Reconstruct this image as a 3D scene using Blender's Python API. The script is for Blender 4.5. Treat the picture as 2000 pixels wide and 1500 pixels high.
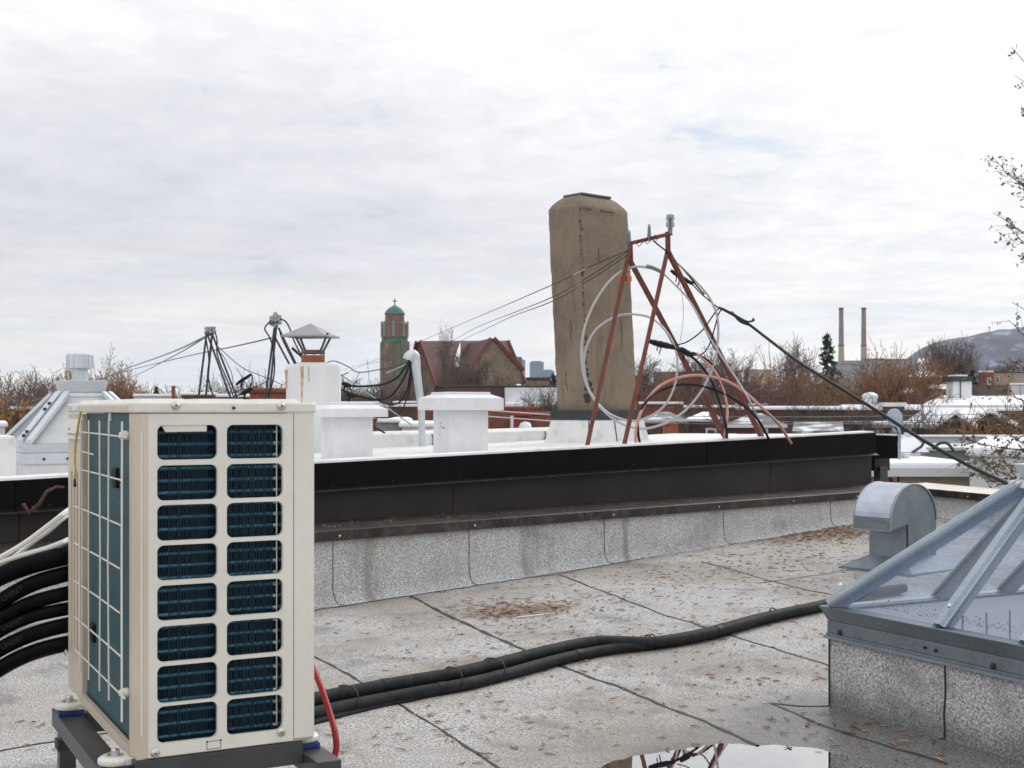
import bpy, math, random
import numpy as np
from mathutils import Vector, noise as mnoise
D = bpy.data
for o in list(D.objects): D.objects.remove(o)
SC = bpy.context.scene
COL = SC.collection
R = math.radians
random.seed(7)

# ------------------------------------------------------------------ camera
F, HZ, EH = 2550.0, 800.0, 1.35          # focal length and horizon in photo pixels, eye height
cam = D.cameras.new("camera"); camo = D.objects.new("camera", cam); COL.objects.link(camo)
camo.location = (0, 0, EH); camo.rotation_euler = (R(90), 0, 0)
cam.sensor_width = 36; cam.lens = F / 2000 * 36; cam.shift_y = (HZ - 750) / 2000
cam.clip_start = .05; cam.clip_end = 30000
cam.dof.use_dof = True; cam.dof.focus_distance = 5.0; cam.dof.aperture_fstop = 11.0
SC.camera = camo
SC.view_settings.view_transform = 'Standard'; SC.view_settings.look = 'None'
SC.view_settings.exposure = 0.25; SC.view_settings.gamma = 1
SC.render.resolution_x, SC.render.resolution_y = 1024, 768
SC.render.engine = 'CYCLES'
SC.cycles.max_bounces = 6; SC.cycles.transparent_max_bounces = 24
SC.cycles.caustics_reflective = False; SC.cycles.caustics_refractive = False
SC.cycles.sample_clamp_indirect = 6

SUN_AZ, SUN_EL = R(38), R(30)            # azimuth clockwise from the viewing direction
sl = D.lights.new("sun", 'SUN'); slo = D.objects.new("sun", sl); COL.objects.link(slo)
sl.energy = 1.2; sl.angle = R(16); sl.color = (1, .95, .87)
sd = Vector((math.sin(SUN_AZ) * math.cos(SUN_EL), math.cos(SUN_AZ) * math.cos(SUN_EL), math.sin(SUN_EL)))
slo.rotation_euler = sd.to_track_quat('Z', 'Y').to_euler(); slo.location = (3, 6, 30)

# ------------------------------------------------------------------ node helpers
class NT:
    def __init__(s, tree):
        s.t = tree; s.n = tree.nodes; s.l = tree.links
    def new(s, typ, **kw):
        n = s.n.new(typ)
        for k, v in kw.items():
            if k.startswith('i_'):
                n.inputs[k[2:].replace('_', ' ')].default_value = v
            else: setattr(n, k, v)
        return n
    def link(s, a, b): s.l.new(a, b)
    def val(s, sock, v):
        if hasattr(v, 'is_output') or isinstance(v, bpy.types.NodeSocket): s.l.new(v, sock)
        else: sock.default_value = v
    def math(s, op, a, b=0.0, c=None, clamp=False):
        n = s.n.new('ShaderNodeMath'); n.operation = op; n.use_clamp = clamp
        s.val(n.inputs[0], a); s.val(n.inputs[1], b)
        if c is not None: s.val(n.inputs[2], c)
        return n.outputs[0]
    def mix(s, f, a, b, mode='MIX'):
        n = s.n.new('ShaderNodeMix'); n.data_type = 'RGBA'; n.blend_type = mode
        s.val(n.inputs['Factor'], f)
        for k, v in (('A', a), ('B', b)):
            sk = [i for i in n.inputs if i.name == k and i.type == 'RGBA'][0]
            s.val(sk, v if not isinstance(v, tuple) else (v[0], v[1], v[2], 1))
        return [o for o in n.outputs if o.type == 'RGBA'][0]
    def noise(s, vec, scale, detail=4, rough=.55, dist=0.0):
        n = s.n.new('ShaderNodeTexNoise'); s.l.new(vec, n.inputs['Vector'])
        n.inputs['Scale'].default_value = scale; n.inputs['Detail'].default_value = detail
        n.inputs['Roughness'].default_value = rough; n.inputs['Distortion'].default_value = dist
        return n.outputs['Fac']
    def ramp(s, f, a, b):   # smooth 0..1 between a and b
        n = s.n.new('ShaderNodeMapRange'); n.interpolation_type = 'SMOOTHSTEP'
        s.val(n.inputs['Value'], f); s.val(n.inputs['From Min'], a); s.val(n.inputs['From Max'], b)
        return n.outputs['Result']
    def mapping(s, vec, scale=(1, 1, 1), loc=(0, 0, 0), rot=(0, 0, 0)):
        n = s.n.new('ShaderNodeMapping'); s.l.new(vec, n.inputs['Vector'])
        n.inputs['Scale'].default_value = scale; n.inputs['Location'].default_value = loc; n.inputs['Rotation'].default_value = rot
        return n.outputs['Vector']
    def bump(s, h, strength=.3, dist=.01):
        n = s.n.new('ShaderNodeBump'); s.l.new(h, n.inputs['Height'])
        n.inputs['Strength'].default_value = strength; n.inputs['Distance'].default_value = dist
        return n.outputs['Normal']

# ------------------------------------------------------------------ sky
W = D.worlds.new("World"); SC.world = W; W.use_nodes = True
wn = NT(W.node_tree); wn.n.clear()
out = wn.new('ShaderNodeOutputWorld')
tc = wn.new('ShaderNodeTexCoord')
sky = wn.new('ShaderNodeTexSky', sky_type='NISHITA', sun_disc=False)
sky.sun_elevation = SUN_EL; sky.sun_rotation = SUN_AZ; sky.air_density = 1.0; sky.dust_density = 1.5
sep = wn.new('ShaderNodeSeparateXYZ'); wn.link(tc.outputs['Generated'], sep.inputs[0])
dx, dy, dz = sep.outputs
zc = wn.math('ADD', wn.math('MAXIMUM', dz, 0.0), 0.13)
comb = wn.new('ShaderNodeCombineXYZ')
wn.link(wn.math('DIVIDE', dx, zc), comb.inputs[0]); wn.link(wn.math('DIVIDE', dy, zc), comb.inputs[1])
pl = comb.outputs[0]
big = wn.noise(wn.mapping(pl, (1, 1, 1), (3.2, 1.7, 0)), .55, 3, .5, .3)
med = wn.noise(wn.mapping(pl, (1, 1.25, 1), (0.4, 5.1, 0)), 1.7, 6, .55, .35)
fine = wn.noise(wn.mapping(pl, (1.1, 1, 1), (7.4, 2.1, 0)), 7.5, 6, .62, .5)
# cloud base tone: white tops, lilac-grey undersides to the left, cream towards the horizon
left = wn.ramp(wn.math('ADD', wn.math('MULTIPLY', dx, -1.0), wn.math('MULTIPLY', wn.math('SUBTRACT', big, .5), .55)), -.22, .24)
midb = wn.math('MULTIPLY', wn.ramp(dz, .03, .09), wn.math('SUBTRACT', 1.0, wn.ramp(dz, .15, .30)))
lil = wn.math('MULTIPLY', left, midb)
tex = wn.math('ADD', wn.math('MULTIPLY', med, .58), wn.math('MULTIPLY', fine, .42))
tone = wn.math('ADD', .90, wn.math('MULTIPLY', wn.math('SUBTRACT', tex, .5), .40))
white = wn.mix(wn.math('MULTIPLY', wn.ramp(tex, .62, .40), .42), (1.0, 1.0, 1.0), (.80, .845, .92))
cl = wn.mix(wn.math('MULTIPLY', lil, .62), white, (.71, .735, .82))
hz = wn.math('SUBTRACT', 1.0, wn.ramp(dz, .02, .15))
strk = wn.noise(wn.mapping(tc.outputs['Generated'], (2.6, 2.6, 30), (0, 0, 3.3)), 1.0, 6, .58, .9)
streak = wn.mix(wn.ramp(strk, .30, .70), (.84, .90, .99), (1.20, 1.135, 1.02))
cl = wn.mix(wn.math('MULTIPLY', hz, .85), cl, streak)
# brighter towards the veiled sun on the right and overhead
sunv = wn.new('ShaderNodeVectorMath', operation='DOT_PRODUCT'); wn.link(tc.outputs['Generated'], sunv.inputs[0]); sunv.inputs[1].default_value = sd
glow = wn.math('POWER', wn.math('MAXIMUM', sunv.outputs['Value'], 0.0), 5.0)
bright = wn.math('ADD', wn.math('ADD', .83, wn.math('MULTIPLY', glow, .24)), wn.math('ADD', wn.math('MULTIPLY', wn.ramp(dz, .12, .34), .10), wn.math('ADD', wn.math('MULTIPLY', wn.ramp(wn.math('MULTIPLY', dy, -1.0), -.15, .5), .16), wn.math('MULTIPLY', wn.ramp(dz, .45, .9), .30))))
clb = wn.new('ShaderNodeVectorMath', operation='SCALE'); wn.link(cl, clb.inputs[0]); wn.link(wn.math('MULTIPLY', wn.math('MULTIPLY', bright, tone), 1.01), clb.inputs['Scale'])
skb = wn.new('ShaderNodeVectorMath', operation='SCALE'); wn.link(sky.outputs[0], skb.inputs[0]); skb.inputs['Scale'].default_value = .085
skm = wn.mix(.5, skb.outputs[0], (.42, .56, .76))
hole = wn.math('MULTIPLY', wn.ramp(wn.math('ADD', wn.math('MULTIPLY', med, .75), wn.math('MULTIPLY', fine, .25)), .405, .33), wn.ramp(dz, .07, .14))
fin = wn.mix(wn.math('MULTIPLY', hole, .7), clb.outputs[0], skm)
bg = wn.new('ShaderNodeBackground'); wn.link(fin, bg.inputs['Color']); bg.inputs['Strength'].default_value = 1.0
wn.link(bg.outputs[0], out.inputs['Surface'])

# ------------------------------------------------------------------ pixel <-> place
def P(px, py, d): return Vector(((px - 1000) / F * d, d, EH - (py - HZ) / F * d))
A0 = Vector((-1.316, 8.83)); WD = Vector((.747, .665)); WN = Vector((-.665, .747))
def floor_plane(x, y):
    h = .0242 * (x + 1.316) + .02706 * (y - 8.83)
    return .03 * math.log(1 + math.exp(max(-30, min(30, h / .03)))) - .012
def bump_xy(x, y, cx, cy, rx, ry, rot=0):
    c, s = math.cos(rot), math.sin(rot); u = ((x - cx) * c + (y - cy) * s) / rx; v = (-(x - cx) * s + (y - cy) * c) / ry
    return math.exp(-(u * u + v * v))
def floor_z(x, y):
    z = floor_plane(x, y)
    n = mnoise.noise((x * 1.3, y * 1.3, 0)) * .004 + mnoise.noise((x * 4, y * 4, 3)) * .0026 + mnoise.noise((x * 11, y * 11, 6)) * .0026
    dip = .021 * bump_xy(x, y, .97, 5.02, .46, .33, .1) + .006 * bump_xy(x, y, 1.30, 5.55, .26, .20, -.3) + .012 * bump_xy(x, y, 1.33, 6.0, .17, .26, .3)
    return z + n - dip
def G(px, py, lift=0.0):
    d = 2.5
    while d < 40:
        p = P(px, py, d)
        if p.z <= floor_plane(p.x, p.y) + lift: break
        d += .004
    return Vector((p.x, p.y, floor_z(p.x, p.y) + lift))
def Wl(s, o, z):
    q = A0 + WD * s + WN * o
    return Vector((q.x, q.y, z))

# ------------------------------------------------------------------ mesh helpers
ORG = {}
class MB:
    def __init__(s): s.v = []; s.f = []; s.m = []; s.mi = 0
    def add(s, vs, fs):
        b = len(s.v); s.v += [tuple(q) for q in vs]
        for f in fs: s.f.append([b + i for i in f]); s.m.append(s.mi)
        return s
    def obox(s, o, a, b, c):
        o, a, b, c = Vector(o), Vector(a), Vector(b), Vector(c)
        if a.cross(b).dot(c) < 0: a, b = b, a
        vs = [o, o + a, o + a + b, o + b, o + c, o + a + c, o + a + b + c, o + b + c]
        return s.add(vs, [(3, 2, 1, 0), (4, 5, 6, 7), (0, 1, 5, 4), (1, 2, 6, 5), (2, 3, 7, 6), (3, 0, 4, 7)])
    def box(s, c, sz, yaw=0):
        ca, sa = math.cos(yaw), math.sin(yaw)
        a = Vector((ca, sa, 0)) * sz[0]; b = Vector((-sa, ca, 0)) * sz[1]; u = Vector((0, 0, sz[2]))
        return s.obox(Vector(c) - a / 2 - b / 2 - u / 2, a, b, u)
    def hexa(s, bot, top):   # two rings of n points each
        n = len(bot)
        fs = [tuple(reversed(range(n))), tuple(range(n, 2 * n))] + [(i, (i + 1) % n, n + (i + 1) % n, n + i) for i in range(n)]
        return s.add(list(bot) + list(top), fs)
    def prism(s, poly, vec):
        v = Vector(vec); return s.hexa([Vector(p) for p in poly], [Vector(p) + v for p in poly])
    def tube(s, pts, r, n=8, cap=True, sq=False):
        pts = [Vector(p) for p in pts]; k = len(pts)
        rs = r if isinstance(r, (list, tuple)) else [r] * k
        up = None; vs = []
        for i in range(k):
            t = (pts[min(i + 1, k - 1)] - pts[max(i - 1, 0)]).normalized()
            if up is None: up = Vector((0, 0, 1)) if abs(t.z) < .9 else Vector((0, 1, 0))
            x = t.cross(up).normalized(); up = x.cross(t).normalized()
            for j in range(n):
                a = 2 * math.pi * (j + (.5 if sq else 0)) / n
                vs.append(pts[i] + (x * math.cos(a) + up * math.sin(a)) * rs[i])
        fs = [(i * n + j, i * n + (j + 1) % n, (i + 1) * n + (j + 1) % n, (i + 1) * n + j) for i in range(k - 1) for j in range(n)]
        if cap: fs += [tuple(reversed(range(n))), tuple(range((k - 1) * n, k * n))]
        return s.add(vs, fs)
    def bar(s, a, b, w): return s.tube([a, b], w * .7071, 4, True, True)
    def lathe(s, c, prof, n=16, axis=None):
        c = Vector(c); ax = Vector(axis).normalized() if axis is not None else Vector((0, 0, 1))
        x = ax.orthogonal().normalized(); y = ax.cross(x); vs = []
        for r, h in prof:
            for j in range(n):
                a = 2 * math.pi * j / n
                vs.append(c + ax * h + (x * math.cos(a) + y * math.sin(a)) * max(r, 1e-4))
        k = len(prof)
        fs = [(i * n + j, i * n + (j + 1) % n, (i + 1) * n + (j + 1) % n, (i + 1) * n + j) for i in range(k - 1) for j in range(n)]
        fs += [tuple(reversed(range(n))), tuple(range((k - 1) * n, k * n))]
        return s.add(vs, fs)
    def build(s, name, mat, parent=None, smooth=False, bevel=0, org=None, seg=2):
        if org is None:
            if parent is not None: org = ORG[parent.name]
            else:
                xs, ys, zs = zip(*s.v); org = Vector(((min(xs) + max(xs)) / 2, (min(ys) + max(ys)) / 2, min(zs)))
        org = Vector(org)
        me = D.meshes.new(name); me.from_pydata([tuple(Vector(v) - org) for v in s.v], [], s.f)
        for m in (mat if isinstance(mat, (list, tuple)) else [mat]): me.materials.append(m)
        me.polygons.foreach_set('material_index', s.m)
        me.validate(); me.update()
        if smooth:
            me.polygons.foreach_set('use_smooth', [True] * len(me.polygons))
            try: me.set_sharp_from_angle(angle=R(40))
            except Exception: pass
        o = D.objects.new(name, me); COL.objects.link(o)
        if parent is not None:
            o.parent = parent; o.location = org - ORG[parent.name]
        else: o.location = org
        ORG[o.name] = org
        if bevel:
            b = o.modifiers.new("bevel", 'BEVEL'); b.width = bevel; b.segments = seg; b.limit_method = 'ANGLE'; b.angle_limit = R(40)
        return o
def tag(o, label, cat, group=None, kind=None):
    o['label'] = label
    o['category'] = cat
    if group: o['group'] = group
    if kind: o['kind'] = kind
    return o
def thing(name, label, cat, loc, group=None):
    o = D.objects.new(name, None); COL.objects.link(o); o.location = loc; o.empty_display_size = .1
    ORG[o.name] = Vector(loc); return tag(o, label, cat, group)
def spline(pts, n=8):
    pts = [Vector(p) for p in pts]; out = []
    for i in range(len(pts) - 1):
        p0, p1, p2, p3 = pts[max(i - 1, 0)], pts[i], pts[i + 1], pts[min(i + 2, len(pts) - 1)]
        for j in range(n):
            t = j / n
            out.append(.5 * ((2 * p1) + (p2 - p0) * t + (2 * p0 - 5 * p1 + 4 * p2 - p3) * t * t + (3 * p1 - p0 - 3 * p2 + p3) * t ** 3))
    return out + [pts[-1]]
def pxs(lst, d):     # list of (px,py[,d])
    return [P(q[0], q[1], q[2] if len(q) > 2 else d) for q in lst]

# ------------------------------------------------------------------ materials
def M(name, col, rough=.6, metal=0.0, col2=None, vs=6.0, lo=.35, hi=.65, bump=0, bs=60, bd=.004, spec=.5, col3=None, vs3=40, f3=.5, stretch=(1, 1, 1), rvar=0):
    m = D.materials.new(name); m.use_nodes = True; t = NT(m.node_tree); b = t.n['Principled BSDF']
    b.inputs['Roughness'].default_value = rough; b.inputs['Metallic'].default_value = metal
    b.inputs['Specular IOR Level'].default_value = spec
    tcn = t.new('ShaderNodeTexCoord'); v = t.mapping(tcn.outputs['Object'], stretch)
    c = (col[0], col[1], col[2], 1)
    if col2 is not None:
        f = t.ramp(t.noise(v, vs, 5, .6), lo, hi); c = t.mix(f, col, col2)
        if rvar: t.val(b.inputs['Roughness'], t.math('ADD', rough - rvar / 2, t.math('MULTIPLY', f, rvar)))
    if col3 is not None:
        f = t.math('MULTIPLY', t.ramp(t.noise(v, vs3, 3, .6), .5, .68), f3)
        c = t.mix(f, c, col3)
    t.val(b.inputs['Base Color'], c)
    if bump:
        t.link(t.bump(t.noise(v, bs, 4, .6), bump, bd), b.inputs['Normal'])
    return m
def granule(name, base, dark, light, warm, wet=False, dirt=0.35, sc=1.0, drip=0):
    m = D.materials.new(name); m.use_nodes = True; t = NT(m.node_tree); b = t.n['Principled BSDF']
    tcn = t.new('ShaderNodeTexCoord'); v = tcn.outputs['Object']
    g1 = t.noise(v, 92 * sc, 3, .8); g2 = t.noise(v, 190 * sc, 2, .6)
    sp = t.math('ADD', t.math('MULTIPLY', g1, .6), t.math('MULTIPLY', g2, .4))
    c = t.mix(t.ramp(sp, .41, .59), dark, tuple(min(.8, q * 1.12) for q in light))
    c = t.mix(.20, c, base)
    st = t.noise(v, 1.1, 6, .62, .6)
    c = t.mix(t.math('MULTIPLY', t.ramp(st, .47, .70), dirt), c, warm)
    st2 = t.noise(t.mapping(v, (1, 1, 1), (9, 4, 2)), 2.2, 7, .72, .5)
    c = t.mix(t.math('MULTIPLY', t.ramp(st2, .49, .67), .55), c, (dark[0] * 1.5, dark[1] * 1.4, dark[2] * 1.3))
    st3 = t.noise(t.mapping(v, (1, 1, 1), (3, 8, 5)), .55, 5, .6, .8)
    c = t.mix(t.math('MULTIPLY', t.ramp(st3, .46, .64), .46 if wet else 0.0), c, (.20, .17, .135))
    if drip:
        dn = t.noise(t.mapping(v, (2.6, 2.6, .22)), 1.0, 5, .65)
        c = t.mix(t.math('MULTIPLY', t.ramp(dn, .52, .70), drip), c, (.15, .12, .08))
    rough = .85
    if wet:
        at = t.new('ShaderNodeAttribute', attribute_name='wet'); w = at.outputs['Fac']
        wn_ = t.ramp(t.math('ADD', w, t.math('MULTIPLY', t.math('SUBTRACT', t.noise(v, 3.5, 7, .7), .5), .75)), .12, .95)
        c = t.mix(t.math('MULTIPLY', wn_, .62), c, (.034, .030, .029))
        rough = t.math('SUBTRACT', .85, t.math('MULTIPLY', wn_, .60))
        at2 = t.new('ShaderNodeAttribute', attribute_name='stain')
        c = t.mix(t.math('MULTIPLY', t.ramp(t.math('ADD', at2.outputs['Fac'], t.math('MULTIPLY', t.math('SUBTRACT', t.noise(v, 7, 6, .7), .5), .9)), .28, .75), .72), c, (.155, .105, .062))
    t.val(b.inputs['Base Color'], c); t.val(b.inputs['Roughness'], rough)
    t.link(t.bump(sp, .55, .004), b.inputs['Normal'])
    return m
def galv(name, col=(.36, .41, .47), rough=.40, dark=(.25, .295, .35)):
    m = D.materials.new(name); m.use_nodes = True; t = NT(m.node_tree); b = t.n['Principled BSDF']
    v = t.new('ShaderNodeTexCoord').outputs['Object']
    vo = t.new('ShaderNodeTexVoronoi'); t.link(v, vo.inputs['Vector']); vo.inputs['Scale'].default_value = 130
    sepc = t.new('ShaderNodeSeparateColor'); t.link(vo.outputs['Color'], sepc.inputs[0])
    f = t.math('ADD', t.math('MULTIPLY', sepc.outputs[0], .16), t.math('MULTIPLY', t.noise(v, 3, 5, .6), .9))
    t.val(b.inputs['Base Color'], t.mix(t.ramp(f, .3, .75), dark, col)); b.inputs['Metallic'].default_value = .75
    t.val(b.inputs['Roughness'], t.math('ADD', rough - .06, t.math('MULTIPLY', f, .16)))
    t.link(t.bump(t.noise(v, 9, 2), .05, .02), b.inputs['Normal'])
    return m
def glass(name, tint, ior=1.5, rough=.02, film=0.0):
    m = D.materials.new(name); m.use_nodes = True; t = NT(m.node_tree); t.n.clear()
    o = t.new('ShaderNodeOutputMaterial'); tr = t.new('ShaderNodeBsdfTransparent'); tr.inputs[0].default_value = (*tint, 1)
    gl = t.new('ShaderNodeBsdfGlossy'); gl.inputs['Roughness'].default_value = rough
    lw = t.new('ShaderNodeLayerWeight'); lw.inputs['Blend'].default_value = .5; f0 = ((ior - 1) / (ior + 1)) ** 2
    fr = t.math('ADD', f0, t.math('MULTIPLY', t.math('POWER', lw.outputs['Facing'], 5.0), .9), clamp=True)
    mx = t.new('ShaderNodeMixShader'); t.link(fr, mx.inputs[0]); t.link(tr.outputs[0], mx.inputs[1]); t.link(gl.outputs[0], mx.inputs[2])
    last = mx
    if film:
        v = t.new('ShaderNodeTexCoord').outputs['Object']
        df = t.new('ShaderNodeBsdfDiffuse'); df.inputs[0].default_value = (.55, .60, .68, 1)
        mx2 = t.new('ShaderNodeMixShader'); t.val(mx2.inputs[0], t.math('MULTIPLY', t.ramp(t.noise(v, 2.2, 5, .6), .3, .8), film))
        t.link(mx.outputs[0], mx2.inputs[1]); t.link(df.outputs[0], mx2.inputs[2]); last = mx2
    t.link(last.outputs[0], o.inputs['Surface'])
    return m
m_deck = granule('roof_cap_sheet', (.335, .33, .325), (.07, .07, .072), (.59, .58, .57), (.25, .195, .14), wet=True, dirt=.42)
m_upst = granule('upstand_cap_sheet', (.50, .50, .505), (.15, .15, .16), (.72, .72, .72), (.30, .25, .18), dirt=.42, drip=.65)
m_curb = granule('curb_cap_sheet', (.33, .33, .34), (.10, .10, .11), (.56, .56, .57), (.20, .18, .16), dirt=.35)
m_tar = M('bitumen', (.018, .018, .020), .55, bump=.4, bs=90)
m_brown = M('brown_painted_steel', (.024, .018, .017), .5, 0, (.040, .032, .029), 2.2, spec=.25, bump=.05, bs=6, bd=.02, col3=(.13, .11, .09), vs3=9, f3=.35)
m_siding = M('brown_siding', (.026, .0215, .021), .48, 0, (.036, .031, .031), 1.3, spec=.22, bump=.06, bs=4, bd=.02)
m_black = M('black_painted_steel', (.0035, .0035, .0042), .5, 0, (.006, .006, .007), 2, spec=.07, bump=.05, bs=3, bd=.02)
m_ledge = M('white_lit_ledge', (.72, .68, .60), .55, 0, (.60, .56, .48), 3, col3=(.35, .30, .24), vs3=7, f3=.5)  # white light on the cap top put into the colour, with brown patches
m_white = M('white_painted_metal', (.74, .74, .76), .5, 0, (.67, .67, .695), 2.5, col3=(.50, .49, .46), vs3=12, f3=.16, bump=.03, bs=5, bd=.02)
m_wroof = M('white_roof_coating', (.76, .76, .76), .6, 0, (.64, .64, .64), 2.5, col3=(.42, .40, .36), vs3=6, f3=.35, bump=.15, bs=25)
m_snow = M('snow', (.86, .87, .89), .6, 0, (.80, .82, .86), 1.5, bump=.3, bs=3, bd=.08)
m_galv = galv('galvanised_steel'); m_galvd = galv('weathered_galvanised_steel', (.26, .30, .33), .5, (.17, .20, .22))
m_galvl = galv('bright_galvanised_steel', (.70, .72, .74), .42, (.56, .59, .62)); m_galvl.node_tree.nodes['Principled BSDF'].inputs['Metallic'].default_value = .4
m_galvm = galv('pale_galvanised_steel', (.62, .66, .69), .45, (.50, .54, .57)); m_galvm.node_tree.nodes['Principled BSDF'].inputs['Metallic'].default_value = .45
m_glass = glass('skylight_glass', (.91, .94, .99), 1.5, .01, .025)
m_pane = M('window_glass', (.05, .06, .07), .08, 0, (.10, .12, .13), .6)
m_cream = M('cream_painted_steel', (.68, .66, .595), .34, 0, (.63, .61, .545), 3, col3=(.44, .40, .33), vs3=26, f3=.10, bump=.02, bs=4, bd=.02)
m_tan = M('cream_steel_brown_reflection', (.58, .50, .40), .36, 0, (.52, .44, .35), 3.5, bump=.03, bs=4, bd=.02)  # cream steel with the coil side's brown reflection painted into its colour
m_steelblk = M('black_powder_coat', (.030, .031, .034), .38, 0, (.045, .045, .048), 6)
m_blue = M('blue_rubber', (.012, .03, .16), .45)
m_screw = M('zinc_screw', (.55, .55, .55), .3, .9)
m_foam = M('black_foam_insulation', (.014, .015, .017), .7, 0, (.026, .027, .030), 14, spec=.22, bump=.5, bs=160, bd=.003)
m_hose = M('black_ribbed_sleeve', (.003, .003, .004), .40, spec=.07, bump=.3, bs=300, bd=.002)
m_wcab = M('white_cable', (.70, .69, .64), .45)
m_red = M('red_hose', (.30, .010, .013), .5, 0, (.24, .008, .011), 20, spec=.3)
m_rust = M('red_oxide_paint', (.18, .050, .034), .65, 0, (.13, .046, .034), 12, spec=.3, col3=(.09, .04, .03), vs3=50, f3=.6)
m_grcab = M('grey_cable', (.42, .42, .43), .4)
m_pink = M('pink_copper_cable', (.62, .30, .26), .42, 0, (.50, .24, .20), 8)
m_bkcab = M('black_cable', (.009, .010, .012), .55, spec=.25)
m_wire = M('bare_dark_wire', (.035, .036, .04), .55)
m_pwire = M('pale_green_wire', (.26, .33, .31), .5)
m_insul = glass('clear_insulator_glass', (.55, .58, .60), 1.5, .06, .35)
m_orange = M('orange_plastic_clip', (.55, .10, .03), .5)
m_terra = M('terracotta_flue', (.34, .085, .045), .7, 0, (.25, .065, .04), 9)
m_brick = M('red_brick', (.24, .075, .048), .85, 0, (.17, .055, .04), 3.0, col3=(.32, .18, .13), vs3=14, f3=.5)
m_dbrick = M('dark_brown_brick', (.115, .058, .040), .85, 0, (.080, .042, .032), 2.0, col3=(.17, .10, .075), vs3=9, f3=.5)
m_obrick = M('orange_brick', (.36, .115, .05), .85, 0, (.27, .085, .045), 6, col3=(.42, .22, .13), vs3=30, f3=.5)
m_beige = M('beige_siding', (.38, .31, .235), .75, 0, (.33, .27, .20), 1.2)
m_wwall = M('white_wall', (.66, .67, .69), .7, 0, (.55, .56, .58), .8)
m_gwall = M('grey_wall', (.27, .29, .30), .7, 0, (.21, .23, .24), 1)
m_vinyl = M('white_trim', (.62, .63, .64), .6)
m_dark = M('dark_trim', (.03, .03, .032), .6)
m_psnow = M('patchy_snow_on_shingles', (.62, .64, .68), .7, 0, (.13, .13, .14), 1.3, lo=.38, hi=.54)
m_roofgr = M('grey_shingles', (.16, .165, .17), .8, 0, (.24, .25, .26), 1.5)
m_stone = M('church_stone', (.21, .155, .105), .85, 0, (.135, .10, .075), .55, col3=(.30, .24, .17), vs3=1.5, f3=.6)
m_croof = M('maroon_slates', (.060, .012, .013), .7, 0, (.075, .020, .021), .25)
m_cverge = M('red_verge', (.15, .030, .030), .7)
m_copper = M('green_copper', (.060, .175, .145), .7, 0, (.045, .125, .105), .6)
m_pinkst = M('pink_brick', (.24, .12, .095), .8, 0, (.17, .095, .07), .8)
m_stack = M('smokestack_concrete', (.26, .20, .165), .85, 0, (.20, .15, .13), .06)
m_tower = M('hazed_curtain_wall', (.14, .20, .28), .35, 0, (.19, .25, .33), .03)  # distance haze put into the wall colour as blue
m_bark = M('grey_bark', (.105, .085, .075), .9, 0, (.070, .058, .054), 3)
m_twig = M('purple_brown_twigs', (.105, .070, .068), .9, 0, (.145, .095, .085), .8)
m_twigo = M('orange_brown_twigs', (.25, .14, .075), .9, 0, (.19, .10, .055), .8)
m_twigg = M('grey_brown_twigs', (.135, .110, .092), .9, 0, (.095, .075, .066), .8)
m_twigr = M('red_brown_twigs', (.16, .060, .055), .9, 0, (.12, .05, .05), .8)
m_dleaf = M('dry_brown_leaves', (.27, .14, .06), .8, 0, (.20, .10, .05), .9)
m_yleaf = M('yellow_leaves', (.50, .27, .04), .7, 0, (.40, .20, .03), 1)
m_conif = M('conifer_needles', (.022, .040, .026), .8, 0, (.040, .058, .034), .7)
m_gleaf = M('olive_leaves', (.085, .095, .030), .6, 0, (.16, .13, .045), 5, col3=(.24, .11, .04), vs3=7, f3=.8)

# ================================================================== LARGE STRUCTURE
# ground far below the roof
g = MB(); GZ = -8.6
g.add([(-3450, -60, GZ), (3450, -60, GZ), (3450, 5200, GZ), (-3450, 5200, GZ)], [(0, 1, 2, 3)])
go = g.build('ground', M('city_ground', (.15, .13, .12), .9, 0, (.42, .42, .43), .03, lo=.45, hi=.6, col3=(.10, .07, .06), vs3=.15), org=(0, 0, GZ)); go['kind'] = 'structure'

# roof deck with its tar beads
QA = Vector((4.264, 13.80)); QD = Vector((.32, -.948)).normalized(); QN = Vector((.948, .32)).normalized()
rs = random.Random(3)
dk = MB(); st = .042; x0, x1, y0, y1 = -7.0, 9.0, -1.5, 15.0
nx, ny = int((x1 - x0) / st) + 1, int((y1 - y0) / st) + 1
idx = {}
wetv = []; stnv = []
SKY_K = Vector((1.426, 5.98)); E1 = Vector((.46, -.888)).normalized(); E2 = Vector((.888, .46)).normalized()
stain_spots = [(G(1010, 1195), .55, .28, .8), (G(930, 1290), .6, .25, .55), (G(880, 1320), .35, .2, .5), (G(1620, 1045), 1.3, .5, .75), (G(1400, 1120), .7, .5, .35), (G(700, 1460), .5, .4, .35), (G(200, 1400), .4, .3, .3), (G(1150, 1160), .5, .3, .35)]
def inside(x, y, mgn=.25):
    q = Vector((x, y))
    return (q - A0).dot(WN) < mgn and (q - QA).dot(QN) < mgn
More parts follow.
